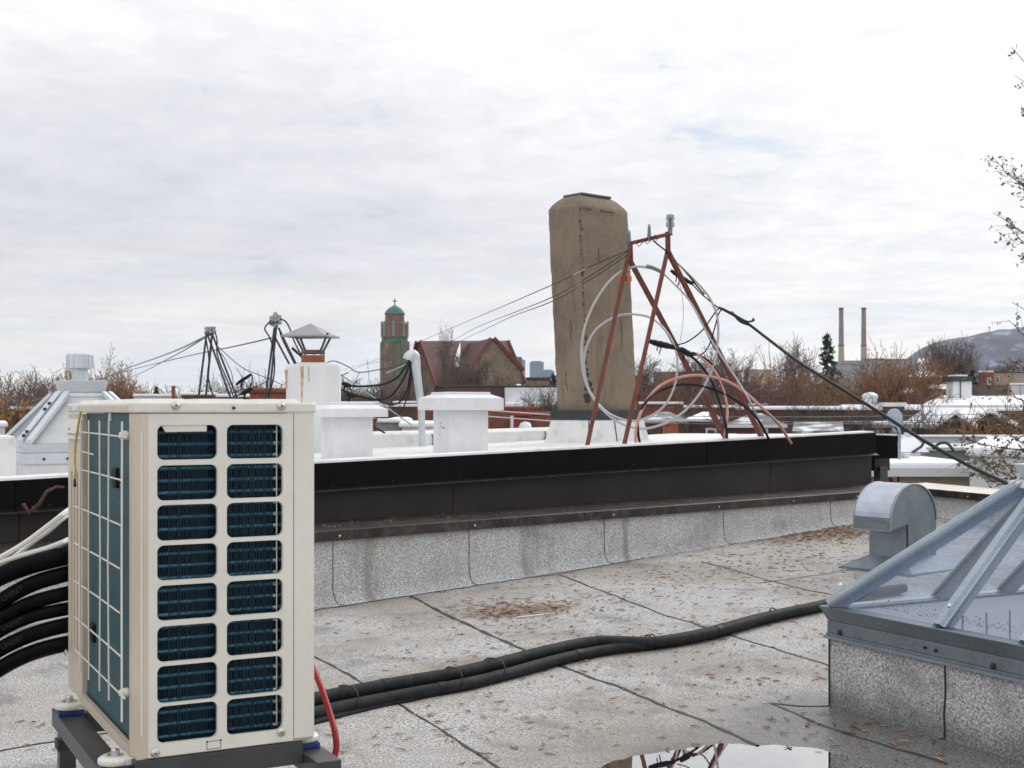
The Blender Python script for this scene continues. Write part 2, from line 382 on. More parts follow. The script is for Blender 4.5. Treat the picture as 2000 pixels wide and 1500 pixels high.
for j in range(ny):
    for i in range(nx):
        x, y = x0 + i * st, y0 + j * st
        if not inside(x, y, .12): continue
        q = Vector((x, y)) - SKY_K; a = q.dot(E1); b = q.dot(E2)
        if .06 < a < 1.75 and .06 < b < 1.75: continue
        idx[i, j] = len(dk.v); dk.v.append((x, y, floor_z(x, y)))
        w = 1.0 * bump_xy(x, y, 1.10, 5.15, .80, .62, .2) + .9 * bump_xy(x, y, 1.38, 5.85, .34, .50, .1) + .9 * bump_xy(x, y, 1.95, 4.75, .55, .90, -.45)
        w += .45 * bump_xy(x, y, .75, 5.0, .35, .22)
        q = Vector((x, y)) - SKY_K; a = q.dot(E1); b = q.dot(E2)
        if b < .1 and a > -.1: w += .70 * math.exp(-(max(0, -b) / .30) ** 2)
        wetv.append(min(w, 1.0))
        s_ = 0
        for (c, rx, ry, k) in stain_spots: s_ += k * bump_xy(x, y, c.x, c.y, rx, ry, .4)
        stnv.append(min(s_, 1))
for (i, j) in list(idx):
    if (i + 1, j) in idx and (i, j + 1) in idx and (i + 1, j + 1) in idx:
        dk.f.append([idx[i, j], idx[i + 1, j], idx[i + 1, j + 1], idx[i, j + 1]]); dk.m.append(0)
ndeck = len(dk.v)
dk.mi = 1
def bead(pts, w=.011, lift=.004):
    pts = [Vector((p[0], p[1])) for p in pts]; vs = []; 
    L = []
    for a, b in zip(pts[:-1], pts[1:]):
        n = max(2, int((b - a).length / .035)); L += [a + (b - a) * k / n for k in range(n)]
    L.append(pts[-1])
    for k, p in enumerate(L):
        t = (L[min(k + 1, len(L) - 1)] - L[max(k - 1, 0)]).normalized(); nrm = Vector((-t.y, t.x))
        p = p + nrm * (mnoise.noise((p.x * 5, p.y * 5, 9)) * .012)
        ww = w * (.45 + .9 * abs(mnoise.noise((p.x * 9, p.y * 9, 1)) + .35)); z = floor_z(p.x, p.y) + lift
        vs += [(p.x + nrm.x * ww, p.y + nrm.y * ww, z - .003), (p.x, p.y, z + .001), (p.x - nrm.x * ww, p.y - nrm.y * ww, z - .003)]
    fs = []
    for k in range(len(L) - 1):
        for e in (0, 1): fs.append((3 * k + e, 3 * k + e + 1, 3 * k + e + 4, 3 * k + e + 3))
    dk.add(vs, [tuple(reversed(f)) for f in fs])
for line, w in (([(560, 1204), (620, 1192), (700, 1180), (805, 1163), (940, 1142), (1090, 1122), (1190, 1103), (1300, 1083), (1450, 1058), (1600, 1034), (1650, 1027)], .008),
             ([(805, 1165), (850, 1190), (890, 1210), (1000, 1260), (1075, 1292), (1140, 1318), (1210, 1342), (1300, 1382), (1370, 1408), (1480, 1452)], .017),
             ([(1095, 1124), (1150, 1145), (1215, 1170), (1280, 1195), (1350, 1217), (1420, 1240), (1520, 1270), (1624, 1302)], .011),
             ([(500, 1235), (620, 1285), (680, 1318), (740, 1355), (800, 1390), (870, 1432), (960, 1490), (1000, 1520)], .010),
             ([(1370, 1098), (1430, 1113), (1490, 1130), (1560, 1149), (1624, 1162)], .009),
             ([(1505, 1372), (1560, 1394), (1625, 1420), (1740, 1458), (1850, 1492)], .012),
             ([(1505, 1372), (1560, 1374), (1622, 1376)], .007),
             ([(-60, 1480), (60, 1456), (240, 1428), (420, 1400)], .009),
             ([(1480, 1140), (1560, 1128), (1680, 1112), (1790, 1095)], .007)):
    bead([G(*p) for p in line], w)
deck = dk.build('roof_deck', [m_deck, m_tar], org=(0, 0, 0)); deck['kind'] = 'structure'
me = deck.data; me.polygons.foreach_set('use_smooth', [True] * len(me.polygons))
for nm, arr in (('wet', wetv), ('stain', stnv)):
    at = me.attributes.new(nm, 'FLOAT', 'POINT'); at.data.foreach_set('value', arr + [0.0] * (len(me.vertices) - len(arr)))
# the house under the roof
hb = MB(); q1 = A0 + WD * -8; q2 = QA + QD * 0; q3 = QA + QD * 14
hb.prism([(q1.x, q1.y, GZ), (q2.x, q2.y, GZ), (q3.x, q3.y, GZ), (-7, -1.5, GZ)][::-1], (0, 0, -GZ - .75))
tag(hb.build('house_under_roof', m_dbrick), 'house carrying the granulated flat roof in the foreground', 'house')

# puddle
CZ = -.0150
pm = D.materials.new('rain_water'); pm.use_nodes = True; t = NT(pm.node_tree); t.n.clear()
o_ = t.new('ShaderNodeOutputMaterial'); tr = t.new('ShaderNodeBsdfTransparent'); tr.inputs[0].default_value = (.62, .58, .52, 1)
gl = t.new('ShaderNodeBsdfGlossy'); gl.inputs['Roughness'].default_value = .0
fr = t.new('ShaderNodeFresnel'); fr.inputs['IOR'].default_value = 1.75
v = t.new('ShaderNodeTexCoord').outputs['Object']; bn = t.bump(t.noise(v, 7, 2), .006, .01)
t.link(bn, gl.inputs['Normal']); t.link(bn, fr.inputs['Normal'])
mx = t.new('ShaderNodeMixShader'); t.link(t.math('MULTIPLY', fr.outputs[0], 2.6, clamp=True), mx.inputs[0]); t.link(tr.outputs[0], mx.inputs[1]); t.link(gl.outputs[0], mx.inputs[2]); t.link(mx.outputs[0], o_.inputs['Surface'])
pd = MB()
pd.add([(.2, 4.2, CZ), (2.0, 4.2, CZ), (2.0, 6.4, CZ), (.2, 6.4, CZ)], [(0, 1, 2, 3)])
po = pd.build('puddle_water', pm, org=(1, 5, CZ)); po['kind'] = 'structure'

# ------------------------------------------------------------------ own parapets
def strip_wall(mb, a, d, n, L0, L1, h0, h1, zb, thick, step=.25):
    k = int((L1 - L0) / step); vs = []; fs = []
    for i in range(k + 1):
        s = L0 + (L1 - L0) * i / k; q = a + d * s
        zz = floor_z(q.x, q.y); top = h0 + (h1 - h0) * i / k
        pr = [(-.05, zz + .001), (-.022, zz + .012), (-.006, zz + .045), (0, zz + .09), (0, top), (thick, top), (thick, zb)]
        for (o, z) in pr: vs.append((q.x + n.x * o, q.y + n.y * o, z))
    m = 7
    for i in range(k):
        for j in range(m - 1): fs.append((i * m + j, i * m + j + 1, (i + 1) * m + j + 1, (i + 1) * m + j))
    mb.add(vs, fs)
CAPB, CAPT = .457, .53
par = thing('parapet_wall', 'low granulated upstand with brown metal cap along the roof edge below the dark siding', 'parapet', Wl(2, .2, .0))
mb = MB(); strip_wall(mb, A0, WD, WN, -7.5, 7.47, .47, .47, -.2, .42)
mb.build('upstand', m_upst, par, smooth=True)
# vertical lap lines
mb = MB()
def s_of_px(px, o=0.0):
    k = (px - 1000) / F; a = A0 + WN * o
    return (k * a.y - a.x) / (WD.x - k * WD.y)
for px in (650, 916, 1180, 1413, 1622):
    s = s_of_px(px); pts = []
    for i in range(15):
        z = .455 - i / 14 * .40 + 0; q = Wl(s + mnoise.noise((px, i * .5, 0)) * .004, -.0025, z)
        zf = floor_z(q.x, q.y)
        if z < zf + .085: break
        pts.append(q)
    q = A0 + WD * (s + .01); zf = floor_z(q.x, q.y)
    pts += [Wl(s + .012, -.009, zf + .045), Wl(s + .024, -.03, zf + .014), Wl(s + .05, -.06, floor_z(*Wl(s + .05, -.06, 0).xy) + .004)]
    mb.tube(pts, .0022, 5)
q = G(645, 1165); mb.tube([q + Vector((0, 0, .02)), q + Vector((.012, -.01, .06)), q + Vector((-.01, 0, .09)), q + Vector((.006, .01, .13))], [.012, .02, .014, .004], 6)
mb.build('lap_bead', m_tar, par)
def cap(name, a, d, n, L0, L1, width, mtop, mfront, parent, cuts=()):
    for i, (u0, u1) in enumerate(cuts):
        mb = MB()
        def C(s, o, z): qq = a + d * s + n * o; return (qq.x, qq.y, z)
        lift = .0022 * (i % 2)
        prof = [(-.030 - lift, CAPB + .006), (-.036 - lift, CAPB), (-.032 - lift, CAPT - .006), (-.026, CAPT + lift), (width, CAPT + .012 + lift), (width, CAPB)]
        mb.hexa([C(u0, o, z) for o, z in prof], [C(u1, o, z) for o, z in prof])
        if mtop is not mfront:
            for fi, f in enumerate(mb.f):
                zs = [mb.v[j][2] for j in f]
                mb.m[fi] = 1 if min(zs) >= CAPT - .001 else 0
        mb.build(name, [mfront, mtop], parent)
cp = s_of_px(975); cuts = [(-7.5, -4.6), (-4.6, -1.55), (-1.55, cp), (cp, cp + 3.02), (cp + 3.02, 7.5)]
cap('metal_cap', A0, WD, WN, 0, 0, .49, m_brown, m_brown, par, cuts)
mb = MB()
for px in (657, 921, 1192, 1398, 1543, 1668):
    s = s_of_px(px); mb = MB(); mb.lathe(Wl(s, -.038, CAPB + .03), [(.009, 0), (.009, .003), (.005, .006)], 10, (-WN.x, -WN.y, 0)); mb.build('cap_screw', m_screw, par)
rp = thing('parapet_wall', 'short right-hand parapet with a cap top coloured as if lit white behind the gooseneck vent', 'parapet', (4.6, 13, .0))
mb = MB(); strip_wall(mb, QA, QD, QN, -.4, 13, .47, .47, -.2, .42); mb.build('upstand', m_upst, rp, smooth=True)
cap('metal_cap', QA, QD, QN, 0, 0, .50, m_ledge, m_brown, rp, [(-.5, 2.2), (2.2, 5.2), (5.2, 13)])
mb = MB()
for s in (.9, 1.75): 
    q = QA + QD * s - QN * .037; mb = MB(); mb.lathe((q.x, q.y, CAPB + .03), [(.008, 0), (.008, .003), (.004, .006)], 10, (-QN.x, -QN.y, 0)); mb.build('cap_screw', m_screw, rp)
q = Wl(s_of_px(1741, .5), .35, CAPT + .012)
tag(MB().box(P(1744, 940, 14.2), (.07, .06, .09), .6).build('fence_bracket', m_rust), 'small rusty bracket stub on the pale parapet top', 'bracket')

# ------------------------------------------------------------------ neighbour's wall and white roof
def fz(s): return .958 + .0194 * s
nb = thing('neighbour_building', 'neighbouring flat-roofed building with brown metal siding and black fascia', 'building', Wl(2, 1, .0))
SE = 7.39
pxc = [s_of_px(p, .48) for p in (180, 36, 887, 1505)]
edges = [-7.5, pxc[1], pxc[2], pxc[3], SE]
for i in range(4):
    u0, u1 = edges[i], edges[i + 1]; k = .002 * (i % 2)
    mb = MB(); mb.hexa([Wl(u0 + .004, .48 + k, CAPT - .05), Wl(u1, .48 + k, CAPT - .05), Wl(u1, .60, CAPT - .05), Wl(u0 + .004, .60, CAPT - .05)],
            [Wl(u0 + .004, .48 + k, fz(u0) - .10), Wl(u1, .48 + k, fz(u1) - .10), Wl(u1, .60, fz(u1) - .10), Wl(u0 + .004, .60, fz(u0) - .10)])
    mb.build('siding_panel', m_siding, nb)
f_cut = [-7.5, s_of_px(30, .43), s_of_px(695, .43), s_of_px(1380, .43), SE]
for i in range(4):
    u0, u1 = f_cut[i], f_cut[i + 1]; mb = MB(); k = .004 * (i % 2)
    def pr(s):
        h = .195 + .045 * max(0, min(1, s / 7.4)); z = fz(s)
        return [Wl(s, .40 - k, z - h), Wl(s, .43 - k, z - h + .022), Wl(s, .43 - k, z), Wl(s, .56, z + .006), Wl(s, .56, z - h)]
    mb.hexa(pr(u0 + .003), pr(u1)); mb.build('fascia', m_black, nb)
    def lp(s):
        h = .195 + .045 * max(0, min(1, s / 7.4)); z = fz(s) - h
        return [Wl(s, .385 - k, z - .004), Wl(s, .385 - k, z + .004), Wl(s, .44, z + .010), Wl(s, .44, z - .004)]
    mb = MB(); mb.hexa(lp(u0 + .003), lp(u1)); mb.build('drip_edge', m_brown, nb)  # lip in a lighter brown that paints the light it catches
    for q_ in range(6):
        sq_ = u0 + (u1 - u0) * (q_ + .5) / 6; mb = MB(); mb.lathe(Wl(sq_, .429 - k, fz(sq_) - .16), [(.006, 0), (.006, .002), (.003, .004)], 8, (-WN.x, -WN.y, 0)); mb.build('fascia_screw', m_brown, nb)
m_rstain = M('rust_run', (.095, .048, .026), .85, 0, (.055, .035, .026), 30)
for px_r, dz_ in ((887, .30), (1505, .25), (40, .3)):
    s_r = s_of_px(px_r, .48); mb = MB(); top_ = fz(s_r) - .215; L_ = []
    for i_ in range(12): L_.append(Wl(s_r + .008 * mnoise.noise((i_ * .7, px_r, 0)), .4765, top_ - (top_ - CAPT - .01) * i_ / 11))
    mb.tube(L_, [.003 + .004 * (i_ > 8) + .002 * abs(mnoise.noise((i_ * .9, 1, px_r))) for i_ in range(12)], 5)
    for i_ in range(9): mb.box(Wl(s_r + rs.gauss(0, .06), .44 + rs.uniform(-.05, .03), CAPT + .014), (rs.uniform(.02, .08), rs.uniform(.008, .03), .004), rs.uniform(0, 3))
    mb.build('rust_run', m_rstain, nb)
mb = MB()   # grit along the cap
for i_ in range(200):
    s_r = rs.uniform(-3, 7.2); mb.box(Wl(s_r, rs.uniform(.0, .46), CAPT + .011), (rs.uniform(.003, .008),) * 2 + (.005,), rs.uniform(0, 3))
gr_ = mb.build('grit', M('pale_grit', (.30, .26, .20), .9), par); gr_['kind'] = 'stuff'
mb = MB()   # coated edge strip, roof field, rear wall
mb.hexa([Wl(-7.5, .436, fz(-7.5) + .001), Wl(SE - .02, .436, fz(SE) + .001), Wl(SE - .02, .60, fz(SE) + .001), Wl(-7.5, .60, fz(-7.5) + .001)],
        [Wl(-7.5, .44, fz(-7.5) + .016), Wl(SE - .02, .44, fz(SE) + .016), Wl(SE - .02, .60, fz(SE) + .02), Wl(-7.5, .60, fz(-7.5) + .02)])
BO = 3.3
rpx = MB(); n1 = 40; n2 = 14; vs = []
for i in range(n1 + 1):
    for j in range(n2 + 1):
        s = -7.5 + (SE + 7.5) * i / n1; o = .58 + (BO - .58) * j / n2
        z = fz(s) - .012 - .04 * (j / n2) + mnoise.noise((s, o, 2)) * .012
        vs.append(Wl(s, o, z))
mb.add(vs, [(i * (n2 + 1) + j, (i + 1) * (n2 + 1) + j, (i + 1) * (n2 + 1) + j + 1, i * (n2 + 1) + j + 1) for i in range(n1) for j in range(n2)])
mb.build('white_roof_field', m_wroof, nb, smooth=True)
mb = MB(); mb.hexa([Wl(-7.5, BO, -2), Wl(SE, BO, -2), Wl(SE, .58, -2), Wl(-7.5, .58, -2)][::-1], [Wl(-7.5, BO, fz(-7.5) - .08), Wl(SE, BO, fz(SE) - .08), Wl(SE, .60, fz(SE) - .08), Wl(-7.5, .60, fz(-7.5) - .08)][::-1])
mb.build('house_wall', m_siding, nb)
# stepped second fascia at the far end, with downpipe
mb = MB()
e0 = P(1713, 850, 15.2); e1 = P(1754, 851, 15.35); dn = Vector((0, 0, -.27))
ex = (e1 - e0); ey = Vector((-.5, .9, 0)) * .5
mb.obox(e0 + dn, ex, ey, -dn); mb.build('rear_fascia', m_black, nb)
MB().obox(e0 + Vector((-.03, -.02, .002)), ex * 1.02, ey, Vector((0, 0, .02))).build('rear_edge_strip', m_wroof, nb)
MB().obox(P(1709, 893, 15.3), P(1738, 893, 15.9) - P(1709, 893, 15.3), ey * .6, Vector((0, 0, -.16))).build('recess_shade', m_black, nb)  # black block standing in for the shade of the recess
MB().obox(P(1719, 912, 15.4), P(1734, 912, 15.6) - P(1719, 912, 15.4), ey * .2, Vector((0, 0, -2))).build('downpipe', m_dark, nb)

bw = thing('rear_parapet', 'white coated parapet along the back of the neighbouring roof behind the square vents', 'parapet', Wl(2, BO, .9))
mb = MB(); N = 24
vs = []
for i in range(N + 1):
    s = -7.5 + 13.1 * i / N; zt = 1.10 + .006 * s + mnoise.noise((s * .8, 0, 5)) * .012
    for (o, z) in ((BO - .09, fz(s) - .08), (BO - .05, zt - .02), (BO - .02, zt), (BO + .25, zt + .01), (BO + .27, fz(s) - .5)): vs.append(Wl(s, o, z))
mb.add(vs, [(i * 5 + j, (i + 1) * 5 + j, (i + 1) * 5 + j + 1, i * 5 + j + 1) for i in range(N) for j in range(4)])
mb.build('coated_wall', m_wroof, bw)
mb = MB()
for px, l in ((845, .02), (1062, .05), (1095, -.03)):
    s = s_of_px(px, BO - .09); mb.tube([Wl(s, BO - .095, fz(s) - .05), Wl(s + l, BO - .075, 1.03 + .006 * s), Wl(s + l, BO - .055, 1.075 + .006 * s)], .006, 5)
mb.build('lap_bead', m_tar, bw)

# ------------------------------------------------------------------ chimney
cs = []; AR = P(1150, 800, 13.3)
du = Vector((.747, .665, 0)); dv = Vector((-.665, .747, 0)); CW, CD = .72, .46
LEAN = Vector((-.105, .015, 0))     # leaning per 2.2 m of height
ch = thing('chimney', 'tall leaning parged chimney with rounded shoulders and a crumbling brick edge', 'chimney', AR + du * .3 + dv * .2)
zb, zs, zt = 1.30, 3.43, 3.575
m_parge = D.materials.new('parging'); m_parge.use_nodes = True; t = NT(m_parge.node_tree); b = t.n['Principled BSDF']
v = t.new('ShaderNodeTexCoord').outputs['Object']
c = t.mix(t.ramp(t.noise(v, 2.2, 6, .65, .5), .35, .7), (.245, .190, .142), (.165, .128, .097))
c = t.mix(t.math('MULTIPLY', t.ramp(t.noise(t.mapping(v, (7, 7, .6)), 2.0, 5, .6), .52, .75), .55), c, (.10, .08, .06))
c = t.mix(t.math('MULTIPLY', t.ramp(t.noise(v, 38, 4, .75), .50, .70), .5), c, (.30, .235, .17))
c = t.mix(t.math('MULTIPLY', t.ramp(t.noise(v, 1.4, 6, .7, .8), .55, .72), .5), c, (.085, .066, .052))
t.val(b.inputs['Base Color'], c); b.inputs['Roughness'].default_value = .92
t.link(t.bump(t.math('ADD', t.noise(v, 45, 5, .7), t.math('MULTIPLY', t.noise(v, 9, 4), 1.2)), .8, .015), b.inputs['Normal'])
mb = MB(); nu, nv, nz = 16, 11, 54; rings = []
def shoulder(z):
    if z <= zs: return 0.0
    q = (z - zs) / (zt - zs); return .165 * (.5 * q + .5 * (1 - math.sqrt(max(0, 1 - q ** 2 * .985))))
zl = [zb - .1 + (zs - zb + .1) * i / 46 for i in range(47)] + [zs + (zt - zs) * q for q in (.15, .3, .45, .6, .72, .83, .92, 1)]
per = []
for i in range(nu): per.append((i / nu, 0))
for i in range(nv): per.append((1, i / nv))
for i in range(nu): per.append((1 - i / nu, 1))
for i in range(nv): per.append((0, 1 - i / nv))
base0 = Vector((AR.x, AR.y, 0))
for z in zl:
    ins = shoulder(z); le = LEAN * ((z - 1.35) / 2.2)
    for (a, bb) in per:
        u = ins + a * (CW - 2 * ins); w = ins * .8 + bb * (CD - 1.6 * ins)
        p = base0 + le + du * u + dv * w; p.z = z
        n = mnoise.noise((p.x * 7, p.y * 7, p.z * 6)) * .0022 + mnoise.noise((p.x * 26, p.y * 26, p.z * 26)) * .0045
        edge = (a in (0, 1)) and (bb in (0, 1))
        if edge and z < zs:
            n -= .007 * max(0, mnoise.noise((a * 9 + bb * 5, 2, z * 9)) + .25)
        out_ = (du * (a - .5) + dv * (bb - .5)); out_.normalize()
        mb.v.append(tuple(p + out_ * n))
k = len(per)
for i in range(len(zl) - 1):
    for j in range(k): mb.f.append([i * k + j, i * k + (j + 1) % k, (i + 1) * k + (j + 1) % k, (i + 1) * k + j]); mb.m.append(0)
mb.f.append([(len(zl) - 1) * k + j for j in range(k)]); mb.m.append(0)
mb.build('parged_shaft', m_parge, ch, smooth=True)
le = LEAN * ((zt - 1.35) / 2.2)
mb = MB(); ctr = base0 + le + du * CW / 2 + dv * CD / 2; ctr.z = zt + .008
mb.obox(ctr - du * .22 - dv * .14 + Vector((0, 0, -.012)), du * .44, dv * .28, Vector((0, 0, .024))); mb.build('cap_slab', M('slate_slab', (.09, .095, .10), .7), ch, bevel=.004)
# brick showing along the arris, cracks and missing parging
rr = random.Random(11); mb = MB(); mk = MB()
z = 3.40
while z > 1.5:
    h = rr.uniform(.012, .05); l = LEAN * ((z - 1.35) / 2.2); p = base0 + l; p.z = z
    (mb if rr.random() < .45 else mk).box(p + du * rr.uniform(-.001, .012) + dv * rr.uniform(-.001, .006), (rr.uniform(.008, .022), rr.uniform(.008, .018), h), math.atan2(du.y, du.x) + rr.uniform(-.3, .3))
    if rr.random() < .10: mb.box(p + du * .025 - dv * .001, (.04, .010, .018), math.atan2(du.y, du.x))
    z -= h + rr.uniform(.0, .035)
for a, bb in ((.05, .22), (.3, .60)): 
    p = base0 + LEAN * .85 + du * a - dv * .003; p.z = 3.405; mb.obox(p, du * (bb - a) * .7, dv * .008, Vector((0, 0, .012)))
p = base0 + LEAN * .83 - du * .004 + dv * .14; p.z = 3.37; mb.obox(p, dv * .17, du * .008, Vector((0, 0, .02)))
p = base0 + LEAN * .05 + dv * -.004; p.z = 1.46; mb.obox(p, du * .055, dv * .01, Vector((0, 0, .075)))
mb.build('exposed_brick', m_brick, ch)
for _ in range(22):
    p = base0 + du * rr.uniform(-.03, .05) + LEAN * .08; p.z = 1.43 + abs(rr.gauss(0, .12)); mk.box(p - dv * .0 + Vector((0, 0, 0)), (rr.uniform(.01, .05), rr.uniform(.012, .03), rr.uniform(.015, .05)), .7 + rr.uniform(-.5, .5))
def crack(pts, face):
    L = []
    for (a, z) in pts:
        l = LEAN * ((z - 1.35) / 2.2); p = base0 + l + (du * a - dv * .006 if face == 'u' else dv * a - du * .006); p.z = z; L.append(p)
    mk.tube(spline(L, 5), .0022, 4)
crack([(.36, 2.95), (.40, 2.92), (.44, 2.885)], 'u'); crack([(.20, 2.28), (.19, 2.2), (.21, 2.12), (.20, 2.05)], 'v'); crack([(.30, 1.75), (.31, 1.65), (.29, 1.55)], 'v')
crack([(.52, 2.3), (.54, 2.15), (.53, 2.0)], 'u'); crack([(.25, 3.02), (.245, 2.94), (.25, 2.86)], 'u')
mk.build('crack', m_tar, ch)
# flashing collar and white base
mb = MB(); o = base0 + LEAN * 0 - du * .055 - dv * .055; o.z = 1.245
mb.obox(o, du * (CW + .11), dv * (CD + .11), Vector((0, 0, .10))); mb.build('black_flashing', M('slate_black_metal', (.035, .04, .046), .4, .3), ch)
mb = MB()
def ring(e, z): 
    q = base0 - du * e - dv * e; w = CW + 2 * e; d = CD + 2 * e
    return [Vector((p.x, p.y, z)) for p in (q, q + du * w, q + du * w + dv * d, q + dv * d)]
mb.hexa(ring(.13, .86), ring(.05, 1.246)); mb.build('white_base', m_wroof, ch, bevel=.012)
mb = MB(); r0, r1 = ring(.133, .86), ring(.053, 1.246)
for k_ in (0, .45): mb.tube([r0[0].lerp(r0[1], k_) , r1[0].lerp(r1[1], k_)], .006, 5)
mb.build('lap_bead', m_tar, ch)

# ------------------------------------------------------------------ square white roof vents
def sq_vent(px, d, th, base_s, lid_s, ztop, zlid, label):
    a = P(px, 800, d); ex = Vector((math.cos(th), math.sin(th), 0)); ey = Vector((-math.sin(th), math.cos(th), 0))
    c = a + (ex + ey) * base_s / 2; zr = .88
    r = thing('roof_vent', label, 'vent', (c.x, c.y, zr), 'square white vents on the white roof')
    MB().box((c.x, c.y, (zr + zlid) / 2 + .01), (base_s, base_s, zlid - zr + .02), th).build('vent_box', m_white, r, bevel=.004)
    mb = MB(); h = lid_s / 2
    def sq(k, z): return [Vector((c.x, c.y, z)) + ex * i * k + ey * j * k for i, j in ((-1, -1), (1, -1), (1, 1), (-1, 1))]
    mb.hexa(sq(h, zlid), sq(h, ztop - .055)); mb.hexa(sq(h - .002, ztop - .054), sq(base_s * .55, ztop - .02))
    mb.build('lid', m_white, r, bevel=.003)
    mb = MB(); mb.hexa(sq(base_s * .54, ztop - .021), sq(base_s * .54, ztop)); mb.build('raised_top', m_white, r, bevel=.004)
    mb = MB(); zf = zr; f0 = base_s / 2 + .06
    mb.hexa(sq(f0 + .06, zr - .05), sq(base_s / 2 + .004, zr + .05)); mb.build('skirt', m_wroof, r)
    return r
RV = sq_vent(878, 11.0, R(26), .36, .56, 1.50, 1.345, 'square white roof vent with wide lid left of the tall chimney')
mb = MB()
for k in range(7):
    rr2 = random.Random(k); mb.obox(P(858 + rr2.uniform(-1, 8), 826 + rr2.uniform(0, 12), 11.035 + .0) , (.012, -.003, 0), (.0, .004, 0), (0, 0, .005))
mb.build('scuff_mark', m_dark, RV)
sq_vent(652, 10.4, R(26), .33, .52, 1.41, 1.29, 'square white roof vent partly hidden behind the cream outdoor unit')

# ------------------------------------------------------------------ white rendered chimney with metal cap
wc = thing('chimney', 'white rendered chimney with rust streaks and a pyramid metal cap', 'chimney', P(607, 880, 12.3))
m_rend = M('white_render_rust_streaks', (.70, .70, .70), .75, 0, (.62, .62, .63), 3, col3=(.45, .27, .08), vs3=1.0, f3=.0)
c0 = P(607, 800, 12.3); 
MB().box((c0.x, c0.y + .2, 1.32), (.50, .46, .92), .10).build('rendered_stack', m_rend, wc, bevel=.03, seg=3)
mb = MB()
for px, w, y0_, y1_ in ((556, 5, 722, 760), (586, 7, 715, 788), (600, 3, 715, 745)): 
    a = P(px, y0_, 12.24); b = P(px + 2, y1_, 12.24); a.y = b.y = c0.y + .2 - .23 - .0035 + (a.x - c0.x) * .10
    mb.hexa([b, b + Vector((.008, 0.001, 0)), b + Vector((.008, .004, 0)), b + Vector((0, .004, 0))], [a, a + Vector((w * .0048, w * .0005, 0)), a + Vector((w * .0048, .004, 0)), a + Vector((0, .004, 0))])
mb.build('rust_streak', M('rust_stain', (.40, .23, .07), .8, 0, (.55, .45, .33), 20), wc)
z0 = EH - (712 - HZ) / F * 12.4
MB().box((c0.x - .01, c0.y + .2, 1.78), (.30, .30, .035), .1).build('mortar_crown', m_rend, wc, bevel=.012)
mb = MB(); mb.box((c0.x - .008, c0.y + .2, 1.83), (.215, .215, .075), .1); mb.box((c0.x - .008, c0.y + .2, 1.905), (.165, .165, .03), .1); mb.build('clay_flue', m_terra, wc)
mb = MB(); mb.box((c0.x - .008, c0.y + .2, 1.895), (.185, .185, .022), .1)
for i, j in ((-1, -1), (1, -1), (1, 1), (-1, 1)):
    f = Vector((c0.x - .008, c0.y + .2, 0)); mb.bar(f + Vector((i * .09, j * .09, 1.82)), f + Vector((i * .09, j * .09, 1.92)), .014); mb.bar(f + Vector((i * .085, j * .085, 1.91)), f + Vector((i * .16, j * .15, 2.075)), .016)
mb.build('support_strap', M('dark_strap', (.10, .09, .085), .6, .4), wc)
mb = MB(); f = Vector((c0.x - .03, c0.y + .2, 0)); yaw = -.22
def sqr(k, z): return [f + Vector((math.cos(yaw + a) * k, math.sin(yaw + a) * k, z)) for a in (-2.356, -.785, .785, 2.356)]
mb.hexa(sqr(.305, 2.04), sqr(.305, 2.052)); mb.hexa(sqr(.304, 2.053), sqr(.004, 2.175)); mb.build('metal_cap', M('grey_cap', (.30, .29, .31), .5, .2), wc)

# ------------------------------------------------------------------ galvanised hipped skylight on the left of the neighbour roof
ls = thing('skylight', 'galvanised hipped skylight with a turbine vent on a white curb at the far left', 'skylight', P(156, 880, 8.9))
th = R(27.5); ex = Vector((math.cos(th), math.sin(th), 0)); ey = Vector((-math.sin(th), math.cos(th), 0)); K = P(40, 868, 8.6); S = .92
cz = K.z; ctr = K + (ex + ey) * S / 2
def sq2(k, z, c=ctr): return [Vector((c.x, c.y, z)) + ex * i * k + ey * j * k for i, j in ((-1, -1), (1, -1), (1, 1), (-1, 1))]
MB().hexa(sq2(S / 2 - .035, .84), sq2(S / 2 - .035, cz - .12)).build('white_curb', m_wroof, ls, bevel=.01)
mb = MB(); mb.hexa(sq2(S / 2 - .02, cz - .135), sq2(S / 2 - .015, cz - .06)); mb.hexa(sq2(S / 2 - .014, cz - .059), sq2(S / 2 + .01, cz)); mb.build('frame', m_galvm, ls, bevel=.004)
zcap = EH - (772 - HZ) / F * 9.0; kc = .135
pan = sq2(S / 2 - .04, cz + .002); capr = sq2(kc, zcap)
mb = MB(); mb.hexa(pan, capr); mb.build('pane', M('frosted_acrylic', (.48, .50, .52), .35, 0, (.56, .56, .54), 2), ls)
for i in range(4):
    mb = MB(); a, b = pan[i], capr[i]
    oo = (a - Vector((ctr.x, ctr.y, a.z))).normalized()
    tt = Vector((-oo.y, oo.x, 0))
    for s_ in (-1, 1):
        mb.obox(a + tt * s_ * .035 - tt * .02 + oo * .02, b - a, tt * .045, Vector((0, 0, .03)))
    mb.build('hip_bar', m_galvm, ls)
mb = MB()
for fq in (.08, .16, .62, .74):
    p = pan[0].lerp(capr[0], fq); mb.box(p + Vector((-.03, -.02, .03)), (.02, .02, .018), th); mb.box(p + Vector((.03, -.0, .028)), (.02, .02, .018), th)
for fq in (.3, .6): mb.lathe(K + ex * fq * .5 + Vector((0, 0, -.10)) - ey * .0 + ey * .014, [(.01, 0), (.006, .008)], 8, -ey)
mb.build('clip', m_dark, ls)
mb = MB(); mb.hexa(sq2(kc + .015, zcap - .01), sq2(kc + .005, zcap + .02)); mb.hexa(sq2(kc + .005, zcap + .021), sq2(kc + .02, zcap + .105)); mb.build('cap_box', m_galvm, ls, bevel=.004)
